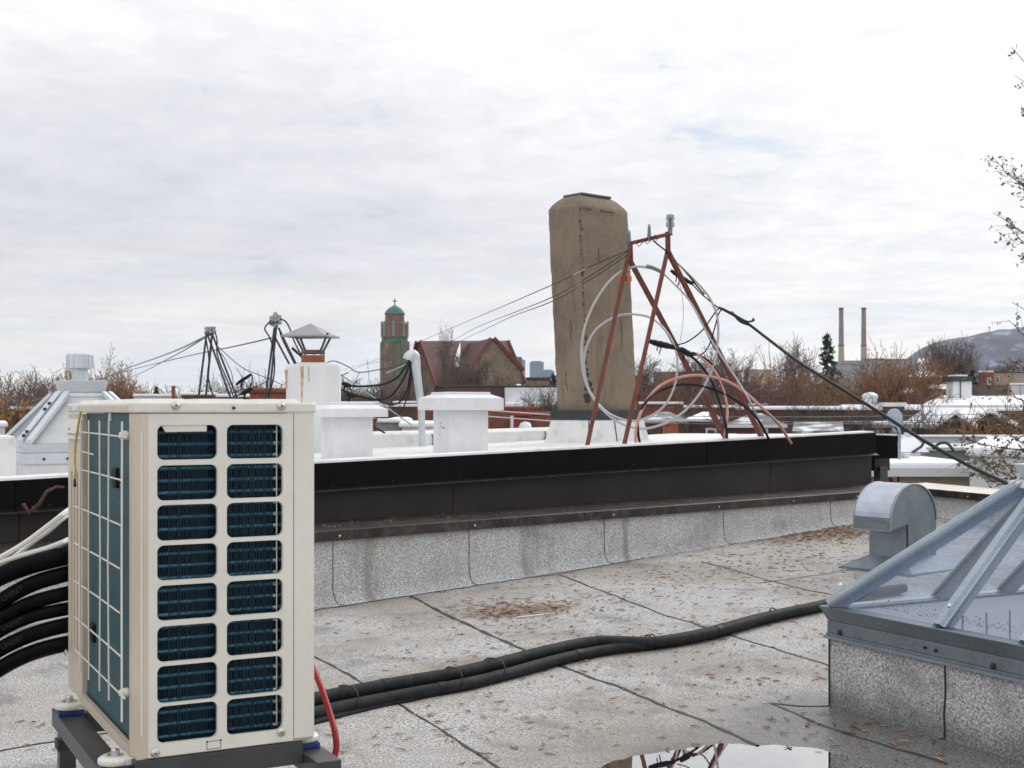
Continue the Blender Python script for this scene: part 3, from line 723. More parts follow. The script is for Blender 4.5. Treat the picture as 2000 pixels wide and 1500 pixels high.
tv = MB(); cc = Vector((ctr.x - .01, ctr.y, zcap + .10)); tv.lathe(cc, [(.055, 0), (.055, .09)], 20); tv.build('vent_neck', m_galvm, ls, smooth=True)
tv = MB(); tv.lathe(cc, [(.06, .085), (.09, .092), (.09, .19), (.085, .195), (.02, .205)], 24)
for i in range(14):
    a = 2 * math.pi * i / 14; tv.box(cc + Vector((math.cos(a) * .091, math.sin(a) * .091, .14)), (.006, .012, .085), a)
tv.build('turbine_head', m_galvm, ls, smooth=True)
tag(MB().box(P(-14, 915, 8.3), (.24, .30, .42), th).build('roof_curb', m_wroof, bevel=.02), 'low white curb at the left edge beside the hipped skylight', 'curb')

# ------------------------------------------------------------------ glass pyramid skylight
sk = thing('skylight', 'glass pyramid skylight with galvanised ribs on a granulated curb at lower right', 'skylight', (2.65, 5.59, 0))
S = 1.818; FZ = .447; K3 = Vector((SKY_K.x, SKY_K.y, 0)); e1 = Vector((E1.x, E1.y, 0)); e2 = Vector((E2.x, E2.y, 0))
ctr = K3 + (e1 + e2) * S / 2
def s3(k, z): return [Vector((ctr.x, ctr.y, z)) + e1 * i * k + e2 * j * k for i, j in ((-1, -1), (1, -1), (1, 1), (-1, 1))]
# order: corner, +e1, +e1+e2, +e2 (clockwise seen from above) -> use a wall ring builder
def ringwall(mb, kout, kin, z0, z1, kout2=None):
    o0, o1, i0, i1 = s3(kout, z0), s3(kout2 or kout, z1), s3(kin, z0), s3(kin, z1)
    vs = o0 + o1 + i0 + i1; fs = []
    for i in range(4):
        j = (i + 1) % 4
        fs += [(j, i, 4 + i, 4 + j), (8 + i, 8 + j, 12 + j, 12 + i), (4 + i, 12 + i, 12 + j, 4 + j), (i, j, 8 + j, 8 + i)]
    mb.add(vs, fs)
HS = S / 2
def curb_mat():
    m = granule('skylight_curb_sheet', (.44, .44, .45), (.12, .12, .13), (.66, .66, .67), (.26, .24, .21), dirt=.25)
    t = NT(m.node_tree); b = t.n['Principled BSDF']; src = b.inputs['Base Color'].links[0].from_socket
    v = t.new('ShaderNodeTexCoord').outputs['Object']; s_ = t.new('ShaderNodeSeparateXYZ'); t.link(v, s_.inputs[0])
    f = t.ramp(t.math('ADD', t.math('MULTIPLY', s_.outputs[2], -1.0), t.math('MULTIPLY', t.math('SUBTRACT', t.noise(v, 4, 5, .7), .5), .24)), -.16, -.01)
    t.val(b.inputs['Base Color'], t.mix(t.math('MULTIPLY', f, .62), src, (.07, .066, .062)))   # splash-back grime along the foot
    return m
mb = MB(); ringwall(mb, HS - .02, HS - .05, -.03, .317); mb.build('curb', curb_mat(), sk)
mb = MB(); seam = K3 + e1 * .72 - e2 * -.018
L = [seam + Vector((0, 0, .32)), seam + e1 * .004 + Vector((0, 0, .2)), seam - e1 * .004 + Vector((0, 0, .1)), seam + Vector((0, 0, .005)), seam - e2 * .05 - e1 * .03 + Vector((0, 0, -.012)), seam - e2 * .16 - e1 * .08 + Vector((0, 0, -.012))]
mb.tube(L, .0045, 5); c_ = K3 + e1 * .02 + e2 * .02; mb.tube([c_ + Vector((-.003, -.003, .33)), c_ + Vector((-.003, -.003, 0))], .004, 5); mb.build('lap_bead', m_tar, sk)
mb = MB(); ringwall(mb, HS - .008, HS - .05, .318, .331); ringwall(mb, HS - .012, HS - .05, .332, .388); ringwall(mb, HS - .012, HS - .05, .389, .452, HS + .015); 
mb.build('frame', m_galvd, sk, bevel=.002)
mb = MB(); ringwall(mb, HS - .0, HS - .011, .306, .319); mb.build('drip_lip', m_galv, sk)
mb = MB()
for tt, zz, r_ in ((.10, .345, .013), (.98, .345, .013), (.62, .36, .007), (.68, .357, .008), (1.45, .345, .013)):
    mb = MB(); mb.lathe(K3 + e1 * tt + e2 * .011 + Vector((0, 0, zz)), [(r_, 0), (r_, .004), (r_ * .6, .012)], 10, -e2); mb.build('screw', m_dark, sk, smooth=True)
PH = .866; kf = .335; AZ = FZ + .005
base_c = s3(HS - .02, AZ); top_c = s3(HS * kf, AZ + PH * (1 - kf))
for i in range(4):
    j = (i + 1) % 4; mb = MB(); a, b, c_, d_ = base_c[i], base_c[j], top_c[j], top_c[i]
    nrm = (c_ - a).cross(b - a).normalized(); 
    if nrm.z < 0: nrm = -nrm
    cn = (a + b + c_ + d_) / 4
    sh = lambda q: q.lerp(cn, .02)
    mb.hexa([sh(a), sh(b), sh(c_), sh(d_)], [sh(a) + nrm * .005, sh(b) + nrm * .005, sh(c_) + nrm * .005, sh(d_) + nrm * .005])
    mb.build('glass_pane', m_glass, sk)
def rib(name, a, b, nrm, w=.085, h=.030, mat=None):
    mb = MB(); t_ = (b - a).normalized(); s_ = t_.cross(nrm).normalized()
    prof = [(-w / 2, .004), (-w / 2, .012), (-w * .30, .014), (-w * .22, h), (w * .22, h), (w * .30, .014), (w / 2, .012), (w / 2, .004)]
    mb.hexa([a + s_ * x + nrm * y for x, y in prof], [b + s_ * x + nrm * y for x, y in prof])
    # inner bar below the glass
    mb.hexa([a + s_ * x + nrm * y for x, y in ((-.018, -.045), (.018, -.045), (.018, .003), (-.018, .003))], [b + s_ * x + nrm * y for x, y in ((-.018, -.045), (.018, -.045), (.018, .003), (-.018, .003))])
    return mb.build(name, mat or m_galv, sk)
for i in range(4):
    a, b = base_c[i] + Vector((0, 0, .004)), top_c[i]; oo = (a - Vector((ctr.x, ctr.y, a.z))).normalized()
    t_ = (b - a).normalized(); s_ = Vector((-oo.y, oo.x, 0)); nr = s_.cross(t_); nr = nr if nr.z > 0 else -nr
    rib('hip_rib', a, b, nr, .105, .030, m_galv)
for i in range(4):
    j = (i + 1) % 4; a, b = base_c[i], base_c[j]; ed = (b - a).normalized(); L_ = (b - a).length
    mid = (a + b) / 2; inw = (Vector((ctr.x, ctr.y, a.z)) - mid).normalized(); up = (inw * HS + Vector((0, 0, PH))).normalized()
    nr = ed.cross(up); nr = nr if nr.z > 0 else -nr
    for tt in (.69, 1.128):
        q = a + ed * (tt - .02); ln = min(tt, S - tt) * (1 - 0) ; ln = min(ln, HS * (1 - kf))
        rib('jack_rib', q, q + (inw * ln + Vector((0, 0, PH / HS * ln))), nr, .072, .026, m_galv)
mb = MB()
for tt, hgt in ((.69, .08), (.02, .09)):
    q = K3 + e1 * tt + e2 * (.02 + hgt * .7) + Vector((0, 0, AZ + hgt * .67 + .032)); mb = MB(); mb.lathe(q, [(.012, 0), (.008, .006), (.003, .012)], 8); mb.build('rivet', m_galvl, sk)
mb = MB(); kz = AZ + PH * (1 - kf); mb.hexa(s3(HS * kf + .05, kz - .02)[::-1], s3(HS * kf + .04, kz + .012)[::-1]); mb.hexa(s3(HS * kf + .005, kz + .013)[::-1], s3(HS * kf + .03, kz + .085)[::-1]); mb.build('cap_box', m_galvl, sk, bevel=.004)
# white boarded light well inside
mw = M('white_boards', (.84, .84, .85), .6)
mb = MB(); ringwall(mb, HS - .052, HS - .066, -.55, .436); mb.build('light_well', mw, sk)
mb = MB()
for i in range(10):
    for (cnr, dr, inn) in ((K3 + e2 * S - e2 * .067, e1, -e2), (K3 + e1 * .067, e2, e1)):
        q = cnr + dr * (.16 + i * .16); mb.obox(q + Vector((0, 0, -.5)) + inn * .0, dr * .006, inn * .004, Vector((0, 0, .86)))
mb.build('board_joint', m_gwall, sk)
mb = MB(); mb.hexa(s3(HS - .055, -.57)[::-1], s3(HS - .055, -.555)[::-1]); mb.build('well_floor', mw, sk)
mb = MB(); ringwall(mb, HS - .03, HS - .085, .437, .449); mb.build('inner_trim', M('blue_grey_trim', (.12, .15, .22), .5), sk)
mb = MB(); rr = random.Random(5)    # moss and grit along the bottom of the panes
for k in range(420):
    tt = .25 + rr.random() * 1.4; hh = abs(rr.gauss(0, .018)) + .004
    q = K3 + e1 * tt + e2 * (.02 + .02 + hh) + Vector((0, 0, AZ + PH / HS * hh + .026 - .0)); s_ = rr.uniform(.0012, .0036); mb.box(q, (s_, s_, s_), rr.random())
gk = mb.build('grit', M('grit', (.10, .10, .09), .9), sk); gk['kind'] = 'stuff'

# ------------------------------------------------------------------ gooseneck vent
gv = thing('gooseneck_vent', 'galvanised gooseneck roof vent between the parapet corner and the glass skylight', 'vent', G(1770, 1100))
Rr = P(1784, 945, 9.9)      # top of the right-hand face
gx = Vector((.80, .60, 0)); gn = Vector((-.60, .80, 0))
sc_ = 9.9 / F; base_g = Vector((Rr.x, Rr.y, 0)); topz = Rr.z; fl = floor_z(Rr.x, Rr.y)
RADg = .285; czg = topz - RADg
prof = []
for i in range(25):
    a = math.pi * i / 24; prof.append((-math.cos(a) * RADg, czg + math.sin(a) * RADg * 1.0))
prof += [(RADg, fl + .06), (-.085, fl + .06), (-.085, czg - .02), (-RADg, czg - .06)]
TH = .34
mb = MB()
fr_ = [base_g + gx * x + Vector((0, 0, z)) for x, z in prof]; mb.hexa(fr_, [p + gn * TH for p in fr_]); mb.build('hood', m_galvd, gv, smooth=True)
mb = MB(); arc_o = [(x * 1.008, czg + (z - czg) * 1.008) for x, z in prof[:25]]; arc_i = [(x * 1.001, czg + (z - czg) * 1.001) for x, z in prof[:25]]
for a_, b_, c_, d_ in zip(arc_o[:-1], arc_o[1:], arc_i[:-1], arc_i[1:]):
    mb.hexa([base_g + gx * x + gn * .004 + Vector((0, 0, z)) for x, z in (a_, b_, d_, c_)], [base_g + gx * x + gn * (TH - .004) + Vector((0, 0, z)) for x, z in (a_, b_, d_, c_)])
mb.build('drum_sheet', M('smooth_galvanised_sheet', (.50, .53, .60), .26, .85, (.40, .43, .50), 3, bump=.06, bs=7, bd=.02), gv, smooth=True)
mb = MB(); arc = prof[:25]
for (x, z), (x2, z2) in zip(arc[:-1], arc[1:]):
    for off in (-.006, TH - .008):
        k1, k2 = 1.018, 1.018
        a = base_g + gn * off + gx * x + Vector((0, 0, z)); b = base_g + gn * off + gx * x2 + Vector((0, 0, z2))
        mb.tube([a, b], .007, 5, True)
mb.tube([fr_[0] - gn * .004, fr_[-1] - gn * .004, fr_[-1] + gn * TH], .006, 5)
mb.build('rolled_edge', m_galv, gv)
mb = MB(); mb.obox(base_g - gx * .0885 + gn * .0 + Vector((0, 0, fl + .05)), gn * TH, gx * .003, Vector((0, 0, czg - fl - .07))); mb.build('neck_plate', m_galv, gv)
mb = MB()
for q in (fr_[-2], fr_[-2]): mb.obox(q - gn * .004 - gx * .0 + Vector((0, 0, 0)), gx * .012, -gn * .002, Vector((0, 0, fl + .06 - q.z)))
mb.build('seam_fold', m_dark, gv)
mb = MB(); c_ = base_g + gx * (RADg - .085) / 2 + gn * TH / 2
def rq(a, b, z): return [c_ + gx * i * a + gn * j * b + Vector((0, 0, z)) for i, j in ((-1, -1), (1, -1), (1, 1), (-1, 1))]
mb.hexa(rq(.185 + .16, TH / 2 + .16, fl + .012), rq(.185 + .004, TH / 2 + .004, fl + .105)); mb.hexa(rq(.185 + .165, TH / 2 + .165, fl - .01), rq(.185 + .165, TH / 2 + .165, fl + .011)); mb.build('flared_skirt', M('dull_flashing', (.20, .235, .27), .6, .3, (.15, .175, .20), 5), gv)

# ================================================================== OUTDOOR UNIT
TH_AC = .487; ru = Vector((math.cos(TH_AC), math.sin(TH_AC), 0)); rv = Vector((-math.sin(TH_AC), math.cos(TH_AC), 0))
AC0 = Vector((-.868, 3.0, 0)); AZT, AZB = 1.371, .545; ACW, ACL = .438, .905
def Q(u, v, z): 
    p = AC0 + ru * u + rv * v; return Vector((p.x, p.y, z))
def U(px, v=0.0):
    k = (px - 1000) / F; o = AC0 + rv * v; return (k * o.y - o.x) / (ru.x - k * ru.y)
def V(px, u=0.0):
    k = (px - 1000) / F; o = AC0 + ru * u; return (k * o.y - o.x) / (rv.x - k * rv.y)
def ZU(px, py, v=0.0):
    q = Q(U(px, v), v, 0); return EH - (py - HZ) / F * q.y
def ZV(px, py, u=0.0):
    q = Q(u, V(px, u), 0); return EH - (py - HZ) / F * q.y
ac = thing('outdoor_unit', 'cream heat pump outdoor unit with a sixteen-hole side grille on a black stand', 'outdoor unit', Q(.22, .45, AZB))
cvb = ZU(300, 808)
uL, uM, uR = U(290), U(573), ACW
# side grille panel with 2 x 8 rounded openings
mb = MB()
ops = [(U(307), U(425)), (U(443), U(553))]
rowt = [(ZU(365, y), ZU(365, y2)) for y, y2 in ((830, 898), (908, 977), (985, 1055), (1063, 1132), (1141, 1210), (1220, 1290), (1297, 1370), (1375, 1447))]
xb = [uL, (ops[0][1] + ops[1][0]) / 2, uM]
zb_ = [cvb + .0] + [(rowt[i][1] + rowt[i + 1][0]) / 2 for i in range(7)] + [AZB]
KC = 5
def rrect(x0, x1, z0, z1, r):
    pts = []
    for cx, cz_, a0 in ((x1 - r, z1 - r, 0), (x0 + r, z1 - r, 90), (x0 + r, z0 + r, 180), (x1 - r, z0 + r, 270)):
        for i in range(KC + 1):
            a = R(a0 + 90 * i / KC); pts.append((cx + r * math.cos(a), cz_ + r * math.sin(a)))
    return pts
for ci in range(2):
    for ri in range(8):
        o0, o1 = ops[ci]; zt_, zb2 = rowt[ri]
        cx0, cx1, cz1, cz0 = xb[ci], xb[ci + 1], zb_[ri], zb_[ri + 1]
        inn = rrect(o0, o1, zb2, zt_, .0155); n = len(inn); cx, cz_ = (o0 + o1) / 2, (zb2 + zt_) / 2
        outp = []
        for k, (x, z) in enumerate(inn):
            q = k % (KC + 1); cn = k // (KC + 1)
            X = (cx1, cx0, cx0, cx1)[cn]; Z = (cz1, cz1, cz0, cz0)[cn]
            if q in (2, 3): outp.append((X, Z))
            elif (q < 2) == (cn in (0, 2)): outp.append((X, z))
            else: outp.append((x, Z))
        vs = [Q(x, 0, z) for x, z in outp] + [Q(x, 0, z) for x, z in inn]
        shrink = [((x - cx) * .988 + cx, (z - cz_) * .984 + cz_) for x, z in inn]
        vs += [Q(x, .0025, z) for x, z in shrink] + [Q(x, .011, z) for x, z in shrink]
        fs = []
        for k in range(n):
            k2 = (k + 1) % n
            fs += [(k, k2, n + k2, n + k), (n + k, n + k2, 2 * n + k2, 2 * n + k), (2 * n + k, 2 * n + k2, 3 * n + k2, 3 * n + k)]
        mb.add(vs, [tuple(reversed(f)) for f in fs])
sp = mb.build('side_grille', m_cream, ac)
# corner post (chamfer + return) left of the grille
mb = MB()
u_c, v_c = uL, .030
prof = [(u_c, 0), (u_c * .55, .007), (.004, v_c), (.0, v_c + .012), (.0, .055), (.016, .056)]
for (a, b) in zip(prof[:-1], prof[1:]):
    mb.add([Q(a[0], a[1], AZB), Q(b[0], b[1], AZB), Q(b[0], b[1], cvb), Q(a[0], a[1], cvb)], [(0, 3, 2, 1)][::1])
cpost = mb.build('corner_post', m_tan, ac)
mb = MB(); mb.hexa([Q(u_c * .50, .0095, ZV(253, 1430)), Q(u_c * .62, .006, ZV(253, 1430)), Q(u_c * .6, .004, ZV(253, 1430)), Q(u_c * .5, .006, ZV(253, 1430))], [Q(u_c * .50, .0095, cvb - .04), Q(u_c * .62, .006, cvb - .04), Q(u_c * .6, .004, cvb - .04), Q(u_c * .5, .006, cvb - .04)]); mb.build('pressed_rib', m_cream, cpost)
# right-hand wrap panel and front
mb = MB(); g_ = .0018
prof = [(uM + g_, .004), (uM + g_, 0), (uR - .014, 0), (uR - .003, .006), (uR, .018), (uR, ACL - .02), (uR - .02, ACL), (.10, ACL), (.10, ACL - .01)]
zz0 = AZB + .004
for i, (a, b) in enumerate(zip(prof[:-1], prof[1:])):
    mb.add([Q(a[0], a[1], zz0), Q(b[0], b[1], zz0), Q(b[0], b[1], cvb), Q(a[0], a[1], cvb)], [(0, 1, 2, 3)])
mb.build('front_panel', m_cream, ac, smooth=True)
# far post of the coil side, with pressed ribs and handle pockets
vf0, vf1 = V(160, 0), ACL
mb = MB(); mb.obox(Q(.0, vf0, AZB), ru * .03, rv * (vf1 - vf0), Vector((0, 0, cvb - AZB - .003)))
for i in range(4): mb.obox(Q(-.004, vf0 + .02 + i * (vf1 - vf0 - .04) / 4, AZB + .13), ru * .004, rv * .012, Vector((0, 0, .50)))
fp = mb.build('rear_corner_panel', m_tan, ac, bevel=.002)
mb = MB(); vv = (vf0 + vf1) / 2
for yy, hh in ((818, .040), (842, .02)):
    z = ZV(140, yy); mb.hexa([Q(0, vf0 + .01, z - hh), Q(0, vf1 - .005, z - hh), Q(-.012, vf1 - .01, z - hh), Q(-.012, vf0 + .02, z - hh)][::-1], [Q(0, vf0 + .01, z), Q(0, vf1 - .005, z), Q(-.006, vf1 - .01, z - .012), Q(-.006, vf0 + .02, z - .012)][::-1])
mb.build('handle_pocket', m_cream, fp)
# coil faces behind the guard and the grille
def coil_mat(name, base, hi, dirv, rough, sc, hs=None):
    m = D.materials.new(name); m.use_nodes = True; t = NT(m.node_tree); b = t.n['Principled BSDF']
    v = t.new('ShaderNodeTexCoord').outputs['Object']; dp = t.new('ShaderNodeVectorMath', operation='DOT_PRODUCT'); t.link(v, dp.inputs[0]); dp.inputs[1].default_value = dirv
    s = t.math('SINE', t.math('MULTIPLY', dp.outputs['Value'], 6.2832 * sc))
    cb = t.new('ShaderNodeCombineXYZ'); t.link(t.math('MULTIPLY', dp.outputs['Value'], 260.0), cb.inputs[0])
    ir = t.noise(cb.outputs[0], 1.0, 2, .7)
    f = t.math('MULTIPLY', t.ramp(s, -.2, .9), t.ramp(ir, .35, .65))
    c = t.mix(f, base, hi)
    if hs:
        sp_ = t.new('ShaderNodeSeparateXYZ'); t.link(v, sp_.inputs[0])
        w = t.noise(t.mapping(v, (1, 1, 9)), 2.2, 4, .6)
        c = t.mix(t.math('MULTIPLY', t.ramp(w, .40, .62), .55), c, hs)
        s2 = t.math('SINE', t.math('MULTIPLY', sp_.outputs[2], 6.2832 * 180)); c = t.mix(t.math('MULTIPLY', t.ramp(s2, .3, 1), .25), c, (base[0] * .5, base[1] * .5, base[2] * .5))
    t.val(b.inputs['Base Color'], c); b.inputs['Roughness'].default_value = rough; b.inputs['Metallic'].default_value = .3
    hgt = t.math('ADD', s, ir); t.link(t.bump(hgt, .5, .0015), b.inputs['Normal'])
    return m
m_coilL = coil_mat('teal_fins', (.020, .075, .095), (.075, .185, .21), tuple(rv), .5, 210, (.022, .085, .112))
m_coilR = coil_mat('navy_fins', (.008, .022, .038), (.030, .070, .10), tuple(ru), .42, 230)
m_ctube = M('blue_coated_tube', (.035, .18, .30), .3, .3, (.09, .32, .46), 160, stretch=(1, 1, 1))
mb = MB(); mb.obox(Q(.014, .050, AZB + .02), ru * .02, rv * (vf0 - .045), Vector((0, 0, cvb - AZB - .02))); mb.build('rear_coil', m_coilL, ac)
mb = MB(); mb.obox(Q(.036, .050, AZB + .02), ru * (uM - .03), rv * .02, Vector((0, 0, cvb - AZB - .02))); cf = mb.build('side_coil', m_coilR, ac)
mb = MB(); nt = 27
for i in range(nt):
    z = AZB + .035 + i * (cvb - AZB - .05) / (nt - 1); mb.tube([Q(uL + .004, .0432, z), Q(uM - .006, .0432, z)], .0046, 8)
mb.build('coil_tube', m_ctube, cf, smooth=True)
mb = MB(); k = 0; uu = uL + .004     # fin edges standing in front of the tubes
fr2 = random.Random(2)
while uu < uM - .028:
    mb.obox(Q(uu, .0350 + fr2.uniform(-.001, .001), AZB + .025), ru * .0009, rv * .012, Vector((0, 0, cvb - AZB - .03))); uu += fr2.choice((.0032, .0040, .0052))
mb.build('fin', M('dark_blue_fin', (.022, .058, .088), .35, .35), cf)
mb = MB(); ue = U(551); mb.tube([Q(ue - .004, .030, AZB + .04), Q(ue - .004, .030, cvb - .03)], .0022, 6)
for i in range(nt):
    z = AZB + .035 + i * (cvb - AZB - .05) / (nt - 1); mb.lathe(Q(ue - .012, .036, z), [(.005, 0), (.005, .012)], 8, ru)
mb.build('end_plate', M('copper_silver', (.55, .50, .46), .35, .8), cf)
MB().box(Q(.26, .50, (AZB + cvb) / 2), (.30, .60, cvb - AZB - .08), TH_AC).build('inner_casing', m_dark, ac)
# top cover
mb = MB(); ov = .005
outl = [(uL - .004, -ov), (.0, v_c - .008), (-ov, v_c + .012), (-ov, ACL - .02), (.02, ACL + ov), (uR - .02, ACL + ov), (uR + ov, ACL - .02), (uR + ov, .016), (uR - .008, -ov)]
mb.hexa([Q(u, v, cvb + .0015) for u, v in outl][::-1], [Q(u, v, AZT - .004) for u, v in outl][::-1])
tcv = mb.build('top_cover', m_cream, ac, bevel=.005, seg=3)
mb = MB()
for v0 in (.05, .34, .63):
    for u0, u1 in ((.02, .14), (.155, .285), (.30, .42)):
        o0 = [(u0, v0), (u1, v0), (u1, v0 + .25), (u0, v0 + .25)]; i0 = [(u0 + .012, v0 + .012), (u1 - .012, v0 + .012), (u1 - .012, v0 + .238), (u0 + .012, v0 + .238)]
        mb.hexa([Q(u, v, AZT - .006) for u, v in o0][::-1], [Q(u, v, AZT + .005) for u, v in i0][::-1])
mb.build('raised_pad', m_cream, tcv)
mb = MB(); vv0, vv1 = .045, ACL - .03     # coil-side face of the cover, brown reflection put into its colour
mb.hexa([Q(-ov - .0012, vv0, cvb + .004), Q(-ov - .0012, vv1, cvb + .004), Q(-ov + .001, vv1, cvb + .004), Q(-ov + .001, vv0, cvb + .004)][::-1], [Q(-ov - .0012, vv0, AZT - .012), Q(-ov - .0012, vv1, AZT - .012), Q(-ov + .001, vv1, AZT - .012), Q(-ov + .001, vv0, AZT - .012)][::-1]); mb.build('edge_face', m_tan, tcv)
def screw(par_, p, n, r=.0085):
    mb = MB(); mb.lathe(p, [(r * 1.25, 0), (r * 1.25, .0012), (r, .002), (r * .8, .0045), (r * .3, .0055)], 14, n)
    x = n.orthogonal().normalized(); y = n.cross(x); 
    o = mb.build('screw', m_screw, par_, smooth=True)
    mb = MB(); q = p + n * .0056; mb.obox(q - x * r * .45 - y * .0008, x * r * .9, y * .0016, n * .0006); mb.obox(q - y * r * .45 - x * .0008, y * r * .9, x * .0016, n * .0007); mb.build('screw_slot', m_dark, par_)
nf = -rv; nl = -ru
for px, py, pr_ in ((343, 792, tcv), (549, 793, tcv)): screw(pr_, Q(U(px, -ov), -ov - .001, ZU(px, py)), nf)
for px, py in ((303, 1471), (549, 1430)): screw(sp, Q(U(px), -.0005, ZU(px, py)), nf)
mb = MB(); mb.lathe(Q(U(455), -ov - .0012, ZU(455, 797)), [(.0042, 0), (.0042, .0006)], 12, nf); mb.build('hole', m_dark, tcv)
mb = MB(); z1, z0 = ZU(418, 1447), ZU(418, 1462); ua, ub = U(404), U(431)   # knock-out by the bottom edge
for p0, p1 in (((ua, z1), (ub, z1)), ((ub, z1), (ub, z0)), ((ua, z0), (ub, z0)), ((ua, z1), (ua, z0))): mb.tube([Q(p0[0], -.0004, p0[1]), Q(p1[0], -.0004, p1[1])], .0007, 4)
for ux in (ua, ub): mb.box(Q(ux, -.0005, z1), (.004, .001, .004), TH_AC)
mb.build('knockout', m_dark, sp)
mb = MB(); a0, a1 = U(312, .01), U(403, .01); zt_, zb2 = ZU(312, 830), ZU(340, 846)
mb.hexa([Q(a0 + .012, .004, zb2 + .002), Q(a1, .004, zb2 + .003), Q(a1, .013, zb2 + .003), Q(a0 + .012, .013, zb2 + .002)][::-1], [Q(a0, .004, zt_ + .004), Q(a1, .004, zt_ + .004), Q(a1, .013, zt_ + .004), Q(a0, .013, zt_ + .004)][::-1]); mb.build('plastic_tab', m_cream, ac, bevel=.002)
# base pan
mb = MB(); mb.obox(Q(.006, .006, AZB - .0035), ru * (uR - .012), rv * (ACL - .012), Vector((0, 0, .012)))
mb.obox(Q(-.004, .052, AZB - .0035), ru * .012, rv * (vf0 - .05), Vector((0, 0, .026))); mb.build('base_pan', m_tan, ac)
# wire guard
wg = MB(); uo = -.016
vcols = [(V(px, uo)) for px in (241, 216, 197.5, 176, 160)]
rows = [(843, 247), (880, 184), (915, 240), (990, 237), (1063, 235), (1137, 235), (1208, 238), (1272, 245)]
zr = [ZV(150, y, uo) for y, _ in rows]
for k, vc in enumerate(vcols):
    z1 = zr[0] + .033; z0 = zr[-1] - .042 + (0 if k else -.02)
    wg.tube([Q(uo - .003, vc + .004 * math.sin(k), z1), Q(uo - .004, vc + .012 * math.sin(k * 2.1), (z0 + z1) / 2), Q(uo - .003, vc + .003, z0)], .0026, 6)
for (y, pxr), z in zip(rows, zr):
    wg.tube([Q(uo, V(146, uo), z), Q(uo - .001, V(200, uo) if pxr > 200 else V(170, uo), z - .001), Q(uo - .002, V(pxr, uo), z - .003)], .0022, 6)
wgo = wg.build('wire_guard', m_cream, ac, smooth=True)
mb = MB()
for px, zc_ in ((250, zr[0]), (250, zr[-1] + .0)):
    mb = MB(); mb.lathe(Q(.0, V(px, 0), zc_), [(.011, 0), (.011, .012), (.007, .02)], 12, nl); mb.build('guard_clip', m_cream, ac, smooth=True)
screw(fp, Q(-.005, V(142), ZV(142, 838)), nl); screw(fp, Q(-.004, V(130, 0) - .02, ZV(130, 1272)), nl)
mb = MB()
for px, py, w, h in ((223, 933, .045, .05), (178, 1235, .05, .05)):
    mb = MB(); mb.obox(Q(.004, V(px, .006) - w / 2, ZV(px, py, .006) - h / 2), ru * .011, rv * w, Vector((0, 0, h))); mb.build('foam_pad', m_bkcab, ac, bevel=.003)
mb = MB(); mb.obox(Q(.011, V(216, .011), ZV(212, 822, .011)), ru * .003, rv * .032, Vector((0, 0, .022))); mb.build('foil_tag', m_galvl, ac)
mb = MB(); ps = [Q(-.022, V(p_, -.022), ZV(p_, y_, -.022)) for p_, y_ in ((158, 802), (152, 835), (147, 870), (146, 900), (147, 922), (146, 935))]
mb.tube(spline(ps, 6), .003, 6); mb.build('sensor_wire', M('yellow_wire', (.60, .45, .12), .5), ac)
mb = MB(); mb.tube([ps[-1], ps[-1] + Vector((0, 0, -.022))], [.003, .005], 6); mb.build('sensor_plug', m_dark, ac)
mb = MB(); mb.obox(Q(-.008, V(157), ZV(150, 802)), ru * .003, rv * .09, Vector((0, 0, .014))); mb.build('white_clip', m_white, ac)
# feet
RAILZ = AZB - .034
def foot(u, v):
    mb = MB(); mb.lathe(Q(u, v, AZB - .020), [(.036, 0), (.040, .004), (.040, .014), (.030, .020)], 20); mb.obox(Q(u, v - .035, AZB - .020), ru * (.06 if u < .2 else -.06), rv * .07, Vector((0, 0, .018)))
    f_ = mb.build('mounting_foot', m_cream, ac, bevel=.003)
    mb = MB(); mb.lathe(Q(u, v, AZB - .0005), [(.020, 0), (.020, .002), (.010, .0025), (.010, .012), (.004, .016)], 12); mb.build('bolt', m_screw, f_)
    MB().box(Q(u, v, AZB - .0275), (.068, .068, .013), TH_AC).build('rubber_pad', m_blue, f_, bevel=.002)
FU = -.030
for u, v in ((FU, .065), (FU, .70), (ACW - .012, .065), (ACW - .012, .70)): foot(u, v)
# ------------------------------------------------------------------ stand
sd_ = thing('metal_stand', 'black steel frame stand under the cream outdoor unit', 'stand', Q(.2, .35, 0))
BM = .048
def beam(name, a, b, w=BM, h=BM, par_=sd_):
    mb = MB(); t_ = (b - a).normalized(); s_ = t_.cross(Vector((0, 0, 1))).normalized(); u_ = s_.cross(t_)
    mb.hexa([a + s_ * x * w / 2 + u_ * y * h / 2 for x, y in ((-1, -1), (1, -1), (1, 1), (-1, 1))], [b + s_ * x * w / 2 + u_ * y * h / 2 for x, y in ((-1, -1), (1, -1), (1, 1), (-1, 1))])
    return mb.build(name, m_steelblk, par_, bevel=.002)
rz = RAILZ - BM / 2 + .0
for u, v_ in ((FU - .002, -.085), (ACW - .002, -.10)): beam('rail', Q(u, v_, rz), Q(u, .79, rz), .062)
beam('cross_beam', Q(FU + .030, .022, AZB - .032), Q(ACW - .034, .022, AZB - .032), BM, .055); beam('cross_beam', Q(FU + .030, .74, rz - .012), Q(ACW - .050, .74, rz - .012), BM, .055)
def leg(u, v):
    q = Q(u, v, rz - BM / 2); f = Q(u, v, floor_z(q.x, q.y) + .005)
    mb = MB(); s_ = .044; mb.obox(f - ru * s_ / 2 - rv * s_ / 2, ru * s_, rv * s_, Vector((0, 0, q.z - f.z - .001))); l = mb.build('leg', m_steelblk, sd_, bevel=.002)
    MB().box(Q(u, v, q.z - .045), (.056, .056, .028), TH_AC).build('collar', m_tar, l, bevel=.002)
    MB().box((f.x, f.y, f.z - .002), (.09, .09, .012), TH_AC).build('foot_plate', m_steelblk, l)
